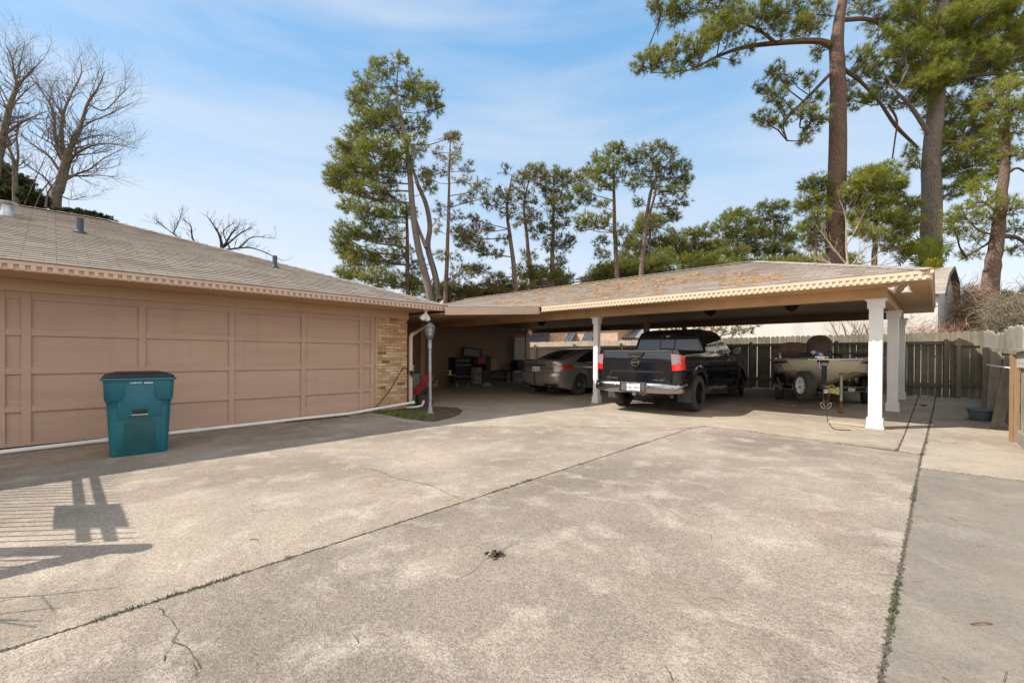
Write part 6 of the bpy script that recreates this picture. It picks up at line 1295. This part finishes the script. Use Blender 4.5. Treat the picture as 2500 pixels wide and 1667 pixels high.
pine('tallest double trunked pine with dense green crown left of centre', 34, K2, 2.376, [(715, 1500, 44), (690, 1380, 42), (640, 1180, 38), (612, 980, 34), (600, 830, 32), (575, 600, 26), (545, 450, 20), (520, 300, 12), (525, 160, 6)],
 [(525, 130, 55, 40), (430, 190, 80, 60), (330, 260, 70, 60), (280, 340, 60, 50), (640, 250, 70, 60), (715, 320, 70, 60), (560, 330, 100, 70), (420, 400, 110, 80), (745, 400, 50, 35), (330, 470, 80, 60), (480, 500, 120, 70), (650, 500, 70, 60), (620, 620, 80, 60), (300, 590, 100, 70), (200, 650, 70, 60), (400, 640, 130, 70), (165, 780, 70, 60), (280, 760, 110, 70), (420, 780, 120, 70), (540, 720, 90, 70), (160, 850, 60, 35), (330, 870, 110, 50), (690, 790, 50, 35), (715, 850, 40, 30), (480, 900, 90, 50), (850, 560, 40, 20)], LF_M, 1, dens=1.0, limbs=[[(770, 1500, 40), (740, 1350, 36), (700, 1200, 34), (712, 1080, 30), (690, 950, 28), (640, 830, 24), (600, 700, 16)], [(690, 1200, 24), (640, 1070, 18), (610, 960, 12)]], bark=M_BARKG, **far)
pine('bushy lower pine crowded against the left of the tallest pine', 38, K2, 2.376, [(585, 1500, 26), (582, 1300, 24), (580, 1100, 18), (575, 950, 10)],
 [(230, 960, 60, 45), (360, 1000, 110, 60), (500, 1010, 90, 60), (600, 1000, 50, 40), (220, 1110, 80, 50), (340, 1120, 100, 60), (480, 1130, 100, 60), (200, 1210, 60, 40), (300, 1260, 110, 60), (440, 1270, 100, 60), (560, 1230, 70, 50), (250, 1350, 90, 50), (400, 1380, 120, 60), (560, 1400, 110, 60), (640, 1320, 60, 50), (190, 1160, 50, 35), (620, 1440, 90, 50)], LF_M, 2, dens=.9, **far)
pine('slim sparse pine just right of the tallest pine', 33, K2, 2.376, [(800, 1520, 26), (815, 1200, 22), (822, 900, 15), (828, 650, 8), (832, 560, 4)],
 [(832, 565, 32, 30), (760, 645, 38, 28), (870, 640, 35, 35), (830, 690, 60, 26), (925, 735, 46, 30), (700, 760, 46, 28), (790, 760, 55, 26), (900, 800, 55, 26), (1010, 850, 60, 35), (1040, 900, 40, 20), (715, 805, 36, 24), (800, 960, 55, 26), (930, 915, 75, 24), (760, 1010, 36, 24), (860, 1020, 55, 26), (760, 1100, 36, 24), (880, 1100, 55, 30), (780, 1240, 45, 26), (850, 1260, 55, 26), (900, 1350, 80, 45), (840, 1400, 60, 40)], LF_O, 3, dens=.62, Ln=.36, w_=.018, nn=9)
pine('thin leaning pine with long bare side branches in the middle', 35, K2, 2.376, [(1210, 1450, 30), (1185, 1200, 24), (1160, 1000, 17), (1168, 900, 12), (1188, 780, 4)],
 [(1140, 750, 34, 16), (1130, 880, 46, 28), (1060, 955, 60, 28), (1150, 930, 60, 35), (1180, 1000, 60, 30), (1000, 1095, 85, 32), (900, 1120, 75, 40), (950, 1180, 100, 36), (1060, 1230, 80, 30), (1140, 1150, 45, 26), (980, 1330, 80, 30), (1090, 1390, 90, 36), (1040, 1440, 90, 36), (960, 1030, 40, 18)], LF_O, 4, dens=.8, **far)
pine('middle pine of the tight group of three, slightly leaning', 37, K2, 2.376, [(1305, 1440, 26), (1275, 1150, 20), (1258, 950, 14), (1290, 790, 6)],
 [(1290, 765, 55, 28), (1240, 800, 60, 40), (1330, 762, 60, 36), (1350, 830, 60, 45), (1220, 860, 50, 35), (1280, 930, 70, 45), (1300, 1020, 60, 35), (1250, 1060, 60, 26), (1330, 1120, 60, 36), (1290, 1250, 60, 36), (1260, 1350, 80, 45), (1330, 1350, 60, 40)], LF_O, 5, dens=.85, **far)
pine('straight dark pine on the right of the tight group of three', 36, K2, 2.376, [(1418, 1425, 28), (1425, 1150, 22), (1430, 900, 12), (1430, 800, 6)],
 [(1430, 785, 65, 36), (1490, 800, 50, 45), (1400, 870, 60, 50), (1480, 880, 60, 50), (1520, 960, 40, 50), (1430, 970, 70, 50), (1470, 1060, 50, 40), (1400, 1080, 60, 40), (1490, 1180, 60, 50), (1420, 1180, 60, 40), (1450, 1290, 60, 40), (1400, 1350, 70, 40), (1490, 1385, 60, 26)], LF_D, 6, dens=1.05, **far)
pine('left one of the pair of tall flat topped pines', 34, K4, 2.94, [(312, 1035, 34), (298, 700, 28), (290, 400, 20), (287, 150, 8)],
 [(290, 100, 75, 36), (205, 160, 75, 45), (350, 160, 60, 55), (260, 230, 90, 45), (120, 260, 75, 36), (40, 330, 65, 45), (180, 300, 90, 45), (330, 300, 70, 45), (60, 400, 75, 36), (230, 370, 70, 36), (90, 470, 90, 22), (190, 500, 60, 22), (80, 600, 80, 36), (50, 660, 55, 26), (220, 590, 60, 36), (180, 655, 80, 26), (330, 680, 60, 36), (200, 770, 60, 36), (200, 860, 60, 36), (370, 780, 60, 50)], LF_M, 7, dens=.95, **far)
pine('right one of the pair of tall flat topped pines', 33, K4, 2.94, [(488, 1000, 36), (515, 700, 30), (545, 450, 22), (590, 300, 12), (600, 150, 6)],
 [(590, 90, 70, 36), (500, 130, 70, 45), (680, 130, 75, 45), (440, 190, 60, 45), (560, 200, 80, 45), (660, 230, 90, 45), (760, 230, 70, 45), (820, 290, 50, 36), (480, 280, 80, 45), (700, 320, 80, 36), (580, 330, 60, 36), (780, 340, 60, 26), (450, 350, 70, 36), (640, 400, 80, 36), (760, 410, 60, 26), (460, 490, 46, 24), (640, 490, 56, 24), (790, 480, 66, 24), (700, 560, 60, 30), (720, 605, 46, 20)], LF_D, 8, dens=.95, limbs=[[(525, 650, 20), (560, 520, 18), (590, 400, 14), (585, 300, 8)]], **far)
pine('rounded pine crown under the pair of tall pines', 42, K4, 2.94, [(540, 1000, 24), (545, 800, 18), (560, 620, 8)], [(530, 620, 90, 50), (600, 650, 70, 60), (480, 700, 80, 60), (400, 880, 90, 70), (520, 830, 90, 70), (620, 790, 80, 60), (280, 980, 60, 40), (640, 880, 90, 60), (430, 780, 60, 50), (360, 960, 90, 40), (100, 1040, 50, 20)], LF_M, 9, dens=1.4, **far)
pine('low spreading pine in the tree line left of its white trunk', 44, K4, 2.94, [(840, 960, 20), (845, 820, 14), (860, 720, 6)], [(700, 720, 50, 40), (730, 800, 90, 55), (845, 715, 80, 40), (860, 800, 100, 55), (965, 695, 60, 50), (980, 820, 100, 60), (780, 880, 130, 50), (930, 900, 120, 50)], LF_M, 10, dens=1.5, **far)
pine('pine with a pale slender trunk in the middle of the tree line', 40, K4, 2.94, [(1175, 930, 22), (1172, 780, 18), (1170, 640, 10), (1165, 560, 5)], [(1140, 580, 70, 40), (1215, 575, 70, 40), (1090, 640, 80, 50), (1240, 660, 80, 50), (1170, 720, 90, 45), (1090, 760, 80, 45), (1250, 780, 80, 50), (1150, 850, 110, 50)], LF_M, 11, dens=1.3, bark=M_BARKG, **far)
pine('dark layered pine right of the pale trunked one', 39, K4, 2.94, [(1440, 920, 24), (1438, 760, 18), (1430, 620, 12), (1425, 520, 6)], [(1400, 515, 80, 36), (1480, 510, 60, 40), (1360, 600, 80, 40), (1480, 620, 80, 45), (1330, 700, 60, 40), (1400, 700, 90, 40), (1500, 720, 90, 45), (1360, 820, 100, 50), (1480, 830, 90, 50), (1560, 880, 80, 40), (1590, 740, 60, 30)], LF_D, 12, dens=1.35, **far)
pine('bright green pine left of the big reddish trunk', 28, K4, 2.94, [(1742, 940, 22), (1740, 780, 18), (1750, 560, 12), (1750, 400, 6)], [(1755, 325, 65, 36), (1690, 370, 70, 45), (1790, 400, 60, 45), (1680, 470, 80, 40), (1760, 500, 70, 40), (1640, 535, 60, 24), (1740, 590, 80, 40), (1700, 680, 70, 50), (1780, 690, 60, 50), (1760, 790, 70, 50), (1690, 780, 60, 45), (1650, 660, 40, 24)], LF_B, 13, dens=1.6, Ln=.36, w_=.018, nn=9)
pine('broad bright yellow green pine right of the big reddish trunk', 27, K4, 2.94, [(2160, 930, 36), (2165, 780, 30), (2170, 600, 24), (2170, 420, 12)], [(2250, 255, 85, 45), (2150, 300, 90, 50), (2050, 310, 80, 45), (2000, 380, 70, 50), (2120, 400, 110, 60), (2250, 380, 100, 60), (2330, 340, 60, 55), (2030, 480, 80, 50), (2150, 500, 110, 50), (2280, 480, 90, 50), (2050, 580, 90, 45), (2180, 600, 120, 45), (2300, 600, 90, 45), (2350, 700, 80, 50), (2050, 680, 80, 45), (2150, 720, 90, 45), (2300, 800, 90, 50), (2420, 520, 70, 60), (2440, 640, 70, 60)], LF_B, 14, dens=1.7, Ln=.36, w_=.018, nn=9)
near = dict(Ln=.34, w_=.012, nn=18, spr=1.1, bark=M_BARK)
pine('massive reddish barked pine with a long limb reaching left', 28, K1, 2.24, [(1210, 1480, 98), (1212, 1100, 90), (1222, 800, 84), (1225, 500, 77), (1215, 270, 68), (1228, 130, 54), (1258, -60, 44), (1270, -250, 34)],
 [(150, 350, 66, 40), (250, 320, 76, 45), (330, 385, 70, 30), (350, 260, 75, 50), (430, 340, 60, 34), (450, 260, 80, 50), (520, 200, 76, 50), (560, 120, 90, 50), (650, 180, 86, 50), (700, 100, 100, 50), (620, 50, 100, 40), (800, 60, 100, 50), (860, 130, 90, 50), (950, 60, 100, 50), (1000, 150, 90, 40), (1100, 80, 90, 60), (1080, 170, 60, 40), (730, 260, 46, 20), (660, 330, 36, 20), (540, 350, 30, 18), (340, 80, 80, 40), (260, 20, 90, 34), (400, 40, 90, 40), (540, 20, 80, 36), (880, 400, 56, 34), (830, 470, 56, 34), (960, 430, 56, 34), (1050, 440, 50, 34), (880, 530, 56, 34), (930, 600, 50, 34), (820, 650, 56, 34), (900, 670, 50, 26), (1040, 620, 50, 34), (1100, 560, 50, 40), (1080, 700, 60, 40), (1130, 640, 44, 40), (1050, 765, 40, 24), (1120, 290, 44, 40), (1340, 320, 60, 50), (1330, 430, 70, 40), (1240, 545, 60, 55), (1330, 560, 80, 40), (1430, 100, 80, 50), (1350, 20, 90, 40), (1460, 190, 60, 30)], LF_M, 15, dens=.8,
 limbs=[[(1190, 250, 40), (1100, 225, 32), (900, 235, 28), (700, 262, 22), (560, 312, 16), (400, 385, 9), (200, 400, 4)], [(880, 235, 20), (780, 160, 14), (640, 110, 10), (500, 60, 6)], [(1190, 395, 20), (1090, 500, 17), (1000, 590, 14), (925, 680, 11), (945, 770, 5)], [(1040, 560, 12), (1020, 640, 9), (1015, 700, 5)], [(1250, 110, 24), (1400, 110, 22), (1520, 190, 16), (1620, 300, 8)], [(1255, 380, 22), (1350, 450, 18), (1450, 560, 14), (1540, 690, 20), (1660, 810, 14)], [(1500, 570, 14), (1545, 660, 11), (1535, 760, 8), (1520, 870, 8)]], tw=1.2, **near)
pine('big grey trunked pine with heavy overhanging foliage near the palm', 28.5, K1, 2.24, [(1728, 1420, 96), (1735, 1100, 88), (1732, 900, 82), (1748, 700, 75), (1765, 480, 74), (1785, 200, 60), (1800, -60, 46), (1805, -250, 36)],
 [(1600, 60, 90, 50), (1750, 60, 120, 60), (1900, 70, 120, 60), (2050, 60, 120, 60), (2180, 80, 100, 70), (1540, 180, 60, 30), (1650, 170, 110, 50), (1800, 200, 130, 60), (1950, 180, 110, 60), (2100, 200, 120, 60), (2230, 220, 70, 60), (1400, 340, 70, 45), (1550, 310, 90, 50), (1700, 330, 120, 50), (1850, 320, 130, 50), (2000, 320, 110, 50), (2150, 330, 100, 50), (1480, 430, 80, 45), (1620, 420, 110, 45), (1780, 430, 110, 45), (1920, 430, 80, 40), (1440, 530, 70, 36), (1560, 560, 60, 40), (1820, 680, 100, 50), (1930, 720, 100, 50), (2020, 650, 70, 45), (1850, 800, 100, 50), (1980, 820, 100, 60), (2080, 870, 80, 50), (1900, 920, 100, 50), (2040, 960, 80, 40), (1820, 930, 50, 45), (1620, 830, 36, 36), (1640, 900, 36, 36), (1850, 1050, 60, 45), (1690, 560, 50, 40), (1830, 560, 70, 40), (1700, -20, 160, 50), (1950, -30, 160, 50), (2200, -20, 120, 60), (1700, 440, 100, 50), (1850, 250, 120, 50), (1600, 250, 90, 50), (1950, 380, 110, 50), (1760, 620, 80, 50), (2060, 770, 80, 50), (2000, 560, 80, 40), (1760, 130, 110, 50), (2120, 270, 110, 50), (1950, 1000, 80, 50), (1780, 760, 50, 50), (2080, 430, 110, 40), (1700, 520, 70, 40)], LF_T, 16, dens=1.0,
 limbs=[[(1735, 760, 26), (1660, 640, 22), (1600, 560, 18), (1540, 500, 12)], [(1760, 480, 24), (1880, 430, 22), (2050, 405, 20), (2240, 410, 16)], [(1770, 780, 14), (1880, 780, 12), (2000, 850, 10), (2100, 930, 5)]], tw=1.2, **{**near, 'nn': 18, 'w_': .012, 'Ln': .36, 'bark': M_BARKG})
pine('slim curving pine with yellow green top at the right edge', 24, K1, 2.24, [(2050, 1600, 76), (2075, 1420, 66), (2100, 1250, 58), (2122, 1050, 48), (2142, 800, 34), (2150, 600, 22), (2160, 440, 10)],
 [(2110, 490, 90, 40), (2200, 470, 80, 45), (2050, 570, 80, 45), (2180, 590, 90, 50), (2100, 680, 70, 40), (2200, 720, 80, 50), (2180, 850, 80, 40), (2250, 600, 60, 60), (2010, 1100, 70, 50), (2180, 1130, 70, 50), (1900, 1180, 80, 50), (2040, 1190, 60, 40), (2200, 1250, 60, 50), (1950, 1290, 60, 40), (1950, 1390, 60, 34), (2200, 1360, 60, 40), (1860, 1250, 60, 40), (2000, 1020, 60, 40)], LF_B, 17, dens=.8, limbs=[[(2120, 1290, 26), (2200, 1300, 20), (2260, 1340, 14)], [(2090, 1290, 16), (2030, 1340, 12), (1960, 1380, 8), (1880, 1430, 5)], [(2140, 960, 14), (2200, 920, 12), (2260, 950, 8)]], Ln=.28, w_=.012, nn=12, bark=M_BARK, tw=1.2)
# filler understory behind the carport and fence
def hedge(label, D, spans, leaf, seed, dens=1., name='shrub'):
    t = None; pine(label, D, lambda x, y: (x, y), 1., [(spans[0][0], spans[0][1]+30, 8), (spans[0][0], spans[0][1], 4)], spans, leaf, seed, Ln=.34, w_=.022, nn=9, dens=dens, name=name, cat='shrub', group='understory shrubs', tw=.8)
hedge('grey brown understory thicket at the foot of the tallest pine', 36, [(1060+k*28, 715+((k*37) % 17), 34, 26) for k in range(9)], LF_O, 31)
hedge('dark green understory thicket behind the left half of the carport ridge', 40, [(1300+k*32, 690-k*4+((k*29) % 14), 36, 22) for k in range(3)]+[(1480+k*34, 668-k*3, 38, 24) for k in range(5)], LF_D, 32)
hedge('green understory thicket behind the carport peak', 36, [(1690+k*34, 648+((k*23) % 12), 38, 24) for k in range(12)], LF_M, 33)
hedge('tangled olive scrub behind the side fence at the right edge', 24, [(2350+k*20, 740+((k*31) % 60), 34, 30) for k in range(10)], LF_E, 34, .7)
hedge('low scrub seen under the carport beyond the fence', 24, [(1640+k*60, 800+((k*13) % 12), 26, 14) for k in range(4)], LF_O, 35, .35)
# broadleaf evergreen on the left
pine('dark broadleaf evergreen low behind the garage roof at the left edge', 26, K3, 2.529, [(60, 1160, 30), (60, 1000, 20), (60, 940, 10)], [(50, 880, 60, 40), (120, 930, 70, 45), (20, 950, 70, 50), (60, 1010, 110, 40), (190, 1000, 60, 36), (280, 1050, 60, 36), (150, 1050, 90, 36), (10, 840, 50, 30)], LF_E, 41, Ln=.13, w_=.035, nn=9, dens=1.2, spr=1.6, name='evergreen_tree', group='trees behind the garage')
pine('strip of dark evergreen leaves peeping over the garage ridge', 26, K3, 2.529, [(520, 1250, 16), (520, 1180, 12), (520, 1130, 8)], [(430, 1110, 50, 22), (490, 1120, 50, 24), (560, 1130, 55, 24), (630, 1145, 55, 20), (370, 1110, 40, 20), (690, 1165, 26, 10), (470, 1180, 120, 50), (600, 1190, 100, 40), (520, 1280, 150, 60), (400, 1230, 110, 60)], LF_E, 42, Ln=.13, w_=.035, nn=9, dens=1.2, spr=1.6, name='evergreen_tree', group='trees behind the garage')
# ---- bare trees
def bare(label, D, K, scl, limbs, seed, mat, dens=1., l1=1.2, rtw=.010, up=.35, name='bare_tree', levels=2, grp='bare trees'):
    rr = random.Random(seed); ppm = FOC/D; b0 = atd(*K(*limbs[0][0][:2]), D); org = Vector((b0.x, b0.y, 0)); t = thing(name, label, 'tree' if name == 'bare_tree' else 'shrub', org, 0, grp)
    tb = MB(); tw = MB()
    def sub(p0, d, L_, r, lv, mb):
        n = 4; P = [p0]; dd = d.copy()
        for k in range(n): dd = (dd+Vector((rr.gauss(0, .20), rr.gauss(0, .20), rr.gauss(.05, .14)))).normalized(); P.append(P[-1]+dd*(L_/n))
        mb.tube([p-org for p in P], list(np.linspace(r, r*.35, n+1)), 4 if lv else 3, False)
        if lv > 0:
            for _ in range(int(rr.uniform(3.2, 5.5)*dens)):
                f = rr.uniform(.2, 1); i = min(int(f*n), n-1); q = P[i].lerp(P[i+1], f*n-i); sd = Vector((rr.gauss(0, 1), rr.gauss(0, 1), rr.gauss(up, .6))).normalized(); sub(q, (dd*.9+sd*.75).normalized(), L_*rr.uniform(.4, .62), r*.5, lv-1, tw)
    for li, pts in enumerate(limbs):
        off = 0 if li == 0 else rr.uniform(-1, 1)*.5; L3 = [atd(*K(x, y), D+off*k) for k, (x, y, w) in enumerate(pts)]
        if li == 0: L3.insert(0, Vector((L3[0].x, L3[0].y, -.1))); pts = [(0, 0, pts[0][2]*1.1)]+list(pts)
        S_ = spline(L3, 5); rs = list(np.interp(np.linspace(0, 1, len(S_)), np.linspace(0, 1, len(pts)), [max(w/scl/ppm/2, .012) for x, y, w in pts])); tb.tube([p-org for p in S_], rs, 8 if rs[0] > .06 else 5)
        for i in range(3 if li else 14, len(S_)):
            d0 = (S_[i]-S_[i-1]).normalized()
            for _ in range(2 if rr.random() < .55*dens else 1):
                sd = Vector((rr.gauss(0, 1), rr.gauss(0, 1), rr.gauss(up, .6))).normalized(); sub(S_[i], (d0*.8+sd*.8).normalized(), l1*rr.uniform(.5, 1.2), max(rs[i]*.32, rtw), levels-1, tw)
    tb.build('trunk', mat, t, smooth=True, fix=False); tw.build('twigs', mat, t, fix=False); return t
M_TWG = m_bark((.17, .135, .10), (.28, .235, .185))
bare('tall bare tree with wide fan of branches behind the garage roof', 27, K3, 2.529, [[(340, 1120, 56), (368, 960, 50), (400, 830, 46), (412, 760, 40), (440, 700, 26), (492, 600, 20), (540, 440, 15), (600, 350, 9), (650, 235, 3)],
 [(408, 770, 30), (380, 650, 22), (392, 500, 16), (440, 380, 11), (502, 250, 7), (490, 150, 3)], [(395, 780, 24), (342, 650, 18), (330, 500, 13), (270, 380, 8), (160, 230, 3)], [(400, 830, 18), (480, 740, 14), (600, 690, 10), (720, 692, 6), (850, 716, 2)], [(385, 920, 18), (470, 875, 13), (560, 840, 9), (650, 770, 5), (760, 720, 2)], [(380, 880, 14), (480, 885, 10), (600, 880, 6), (700, 892, 3)], [(372, 860, 18), (300, 760, 13), (200, 690, 8), (120, 620, 3)], [(352, 1000, 14), (280, 900, 10), (200, 842, 6), (130, 790, 3)], [(540, 440, 11), (640, 480, 8), (730, 400, 5), (800, 330, 2)], [(530, 560, 10), (660, 510, 7), (820, 430, 3)], [(400, 560, 10), (330, 420, 7), (210, 300, 3)], [(360, 1000, 10), (440, 1030, 6), (530, 1010, 3)], [(440, 690, 10), (560, 640, 7), (700, 640, 4), (800, 690, 2)]], 51, M_TWG, .85, 1.7, .007, .35, 'bare_tree', 3)
bare('bare tree cut by the left edge of the photo', 24, K3, 2.529, [[(-60, 1120, 60), (-30, 850, 50), (0, 720, 46), (22, 630, 36), (62, 450, 28), (102, 330, 18), (88, 250, 12), (70, 150, 7), (40, 90, 3)], [(22, 635, 18), (120, 562, 13), (200, 522, 8), (300, 482, 3)], [(102, 350, 14), (160, 272, 9), (220, 212, 6), (262, 168, 2)], [(100, 300, 10), (130, 160, 6), (155, 50, 2)], [(62, 450, 12), (0, 330, 8), (-40, 250, 3)], [(60, 470, 10), (140, 380, 7), (230, 300, 3)]], 52, M_TWG, .8, 1.5, .007, .35, 'bare_tree', 3)
bare('small forked bare tree between the two large bare ones', 25, K3, 2.529, [[(98, 1100, 32), (95, 1000, 30), (92, 870, 24), (75, 760, 16), (30, 680, 8), (-10, 640, 3)], [(92, 880, 16), (112, 760, 12), (102, 620, 8), (120, 470, 3)], [(150, 1060, 8), (220, 900, 6), (290, 745, 2)], [(280, 1080, 12), (300, 980, 9), (360, 900, 6)], [(210, 1090, 9), (270, 960, 6), (360, 880, 3)]], 53, M_TWG, .9, 1.0)
bare('gnarled bare tree top showing over the garage hip', 30, K3, 2.529, [[(1300, 1560, 30), (1340, 1420, 26), (1368, 1335, 20), (1350, 1240, 12), (1280, 1135, 4)], [(1370, 1340, 14), (1430, 1240, 9), (1480, 1180, 3)], [(1370, 1335, 12), (1490, 1235, 8), (1560, 1205, 3)], [(1370, 1350, 14), (1470, 1330, 10), (1580, 1335, 7), (1750, 1410, 2)], [(1480, 1325, 9), (1560, 1262, 6), (1690, 1270, 2)], [(1330, 1400, 14), (1200, 1290, 10), (1180, 1200, 6), (1150, 1165, 2)], [(1200, 1300, 10), (1080, 1250, 7), (1095, 1190, 5), (1125, 1108, 2)], [(1080, 1250, 7), (1010, 1195, 4), (965, 1160, 2)], [(1420, 1330, 8), (1380, 1230, 6), (1450, 1170, 3)]], 54, m_bark((.06, .045, .035), (.11, .085, .065)), .8, .75, .012)
K0 = lambda x, y: (x, y)
bare('pale bare sapling growing beside the big reddish trunk', 25.5, K0, 1., [[(2070, 680, 6), (2066, 600, 4), (2064, 530, 2), (2050, 490, 1)], [(2066, 600, 4), (2090, 560, 3), (2110, 520, 1)], [(2070, 650, 4), (2030, 600, 3), (2000, 560, 1)], [(2070, 660, 4), (2110, 610, 3), (2150, 590, 1)], [(2068, 640, 4), (2120, 640, 3), (2160, 600, 1)], [(2070, 670, 4), (2020, 640, 3), (1980, 630, 1)], [(2080, 670, 3), (2140, 650, 2), (2190, 640, 1)]], 55, plain((.38, .30, .21), .8, 0, .2, name='pale_twig'), 1., 1.1, .006, .4, 'bare_sapling')
for i, (px, lab) in enumerate(((1745, 'leafless brush left of the barn seen under the carport'), (2062, 'thin dark bare bush in front of the barn, left of the corner post'), (2115, 'bare bush with a few russet leaves behind the corner post'), (2250, 'bare vine bush in front of the barn corner'))):
    bare(lab, 21.5, K0, 1., [[(px, 860, 5), (px+3, 820, 4), (px-6, 790, 2)], [(px, 850, 4), (px-22, 810, 3), (px-36, 785, 1)], [(px, 850, 4), (px+18, 815, 3), (px+34, 790, 1)], [(px-5, 855, 3), (px+30, 835, 2), (px+60, 800, 1)]], 60+i, plain((.20, .13, .09), .8, 0, .3, name='brush_twig'), .9, .8, .006, .4, 'bare_bush', grp='bare bushes by the barn')
# tangled dry vines
def tangle(label, D, x0, x1, ytop, y1, n, seed, col, r=.006):
    rr = random.Random(seed); b = atd((x0+x1)/2, y1, D); org = Vector((b.x, b.y, 0)); t = thing('vine_tangle', label, 'vines', org, 0, None, 'stuff'); mb = MB()
    for _ in range(n):
        px = rr.uniform(x0, x1); top = ytop(px); py = rr.uniform(top, y1); p = atd(px, py, D+rr.uniform(-1.2, 1.2)); d = Vector((rr.gauss(0, 1), rr.gauss(0, 1), rr.gauss(0, .8))).normalized(); P = [p]
        for k in range(6): d = (d+Vector((rr.gauss(0, .45), rr.gauss(0, .45), rr.gauss(-.08, .4)))).normalized(); P.append(P[-1]+d*rr.uniform(.10, .24))
        mb.tube([q-org for q in P], r*rr.uniform(.6, 1.6), 3, False)
    return mb.build('vines', col, t, fix=False)
tangle('dense brown tangle of dry vines behind the fence corner', 22, 2322, 2440, lambda x: interp(x, [2322, 2335, 2380, 2410, 2440], [790, 700, 695, 720, 740]), 845, 1900, 71, plain((.30, .19, .12), .85, 0, .35, 3, name='dry_vine'))
tangle('grey olive tangle of leafless brush along the side fence', 20, 2400, 2530, lambda x: interp(x, [2400, 2450, 2530], [735, 725, 700]), 840, 1500, 72, plain((.23, .19, .12), .85, 0, .35, 3, name='grey_vine'))
tangle('russet vines creeping over the fence in front of the barn', 18.2, 2215, 2345, lambda x: interp(x, [2215, 2280, 2345], [800, 805, 795]), 832, 260, 73, plain((.28, .15, .09), .85, 0, .35, 3, name='russet_vine'), .005)
# ---- fan palm
pl_c = atd(2252, 640, 26.5); org = Vector((pl_c.x, pl_c.y, 0)); t = thing('fan_palm', 'fan palm with two yellowed fronds showing above the carport eave', 'palm', org); m = MB(); m.tube([(0, 0, 0), (.05, 0, pl_c.z*.5), (0, 0, pl_c.z)], [.2, .17, .15], 12); m.build('trunk', M_BARK, t, smooth=True)
rp = random.Random(77); M_PALM = m_leaf((.16, .20, .03), (.27, .31, .045), (.40, .42, .09), 2); M_PALMY = m_leaf((.36, .36, .03), (.5, .46, .04), (.42, .36, .05), 2)
def frond(par, c, dirv, Lr, R_, mat, nm, droop=.3):
    m = MB(); h = c+dirv*Lr; m.tube([c, c.lerp(h, .5)+Vector((0, 0, .05)), h], .012, 4, False); up = Vector((0, 0, 1)); sd = dirv.cross(up).normalized(); nn_ = sd.cross(dirv).normalized()
    for k in range(19):
        a_ = lerp(-2.1, 2.1, k/18)+rp.gauss(0, .03); ax_ = (dirv*.5+up*.8).normalized(); d_ = (ax_*cos(a_)+sd*sin(a_)).normalized(); l = R_*rp.uniform(.85, 1.05)*(.75+.25*cos(a_)); w_ = .045; s2 = d_.cross(ax_.cross(sd)).normalized()*w_
        p1 = h+d_*l*.5; p2 = h+d_*l*.82+Vector((0, 0, -droop*l*.25)); p3 = h+d_*l*.97+Vector((0, 0, -droop*l*.75)); m.add([h, p1-s2, p1+s2, p2-s2*.6, p2+s2*.6, p3], [(0, 1, 2), (1, 3, 4, 2), (3, 5, 4)])
    m.build(nm, mat, par, fix=False)
for k in range(15):
    a_ = 2*pi*k/15+rp.uniform(-.1, .1); e = (.1, .75, .4, 1.15)[k % 4]+rp.uniform(-.1, .1); frond(t, Vector((0, 0, pl_c.z+.05)), Vector((cos(a_)*cos(e), sin(a_)*cos(e), sin(e))), rp.uniform(.8, 1.2), 1.05, M_PALM, 'frond')
for dx, e in ((-.35, -.25), (.75, -.1)): v = (_r*dx-_f*1.3); v = Vector((v.x, v.y, e)).normalized(); frond(t, Vector((0, 0, pl_c.z-.25)), v, .75, .85, M_PALMY, 'yellow_frond', .6)
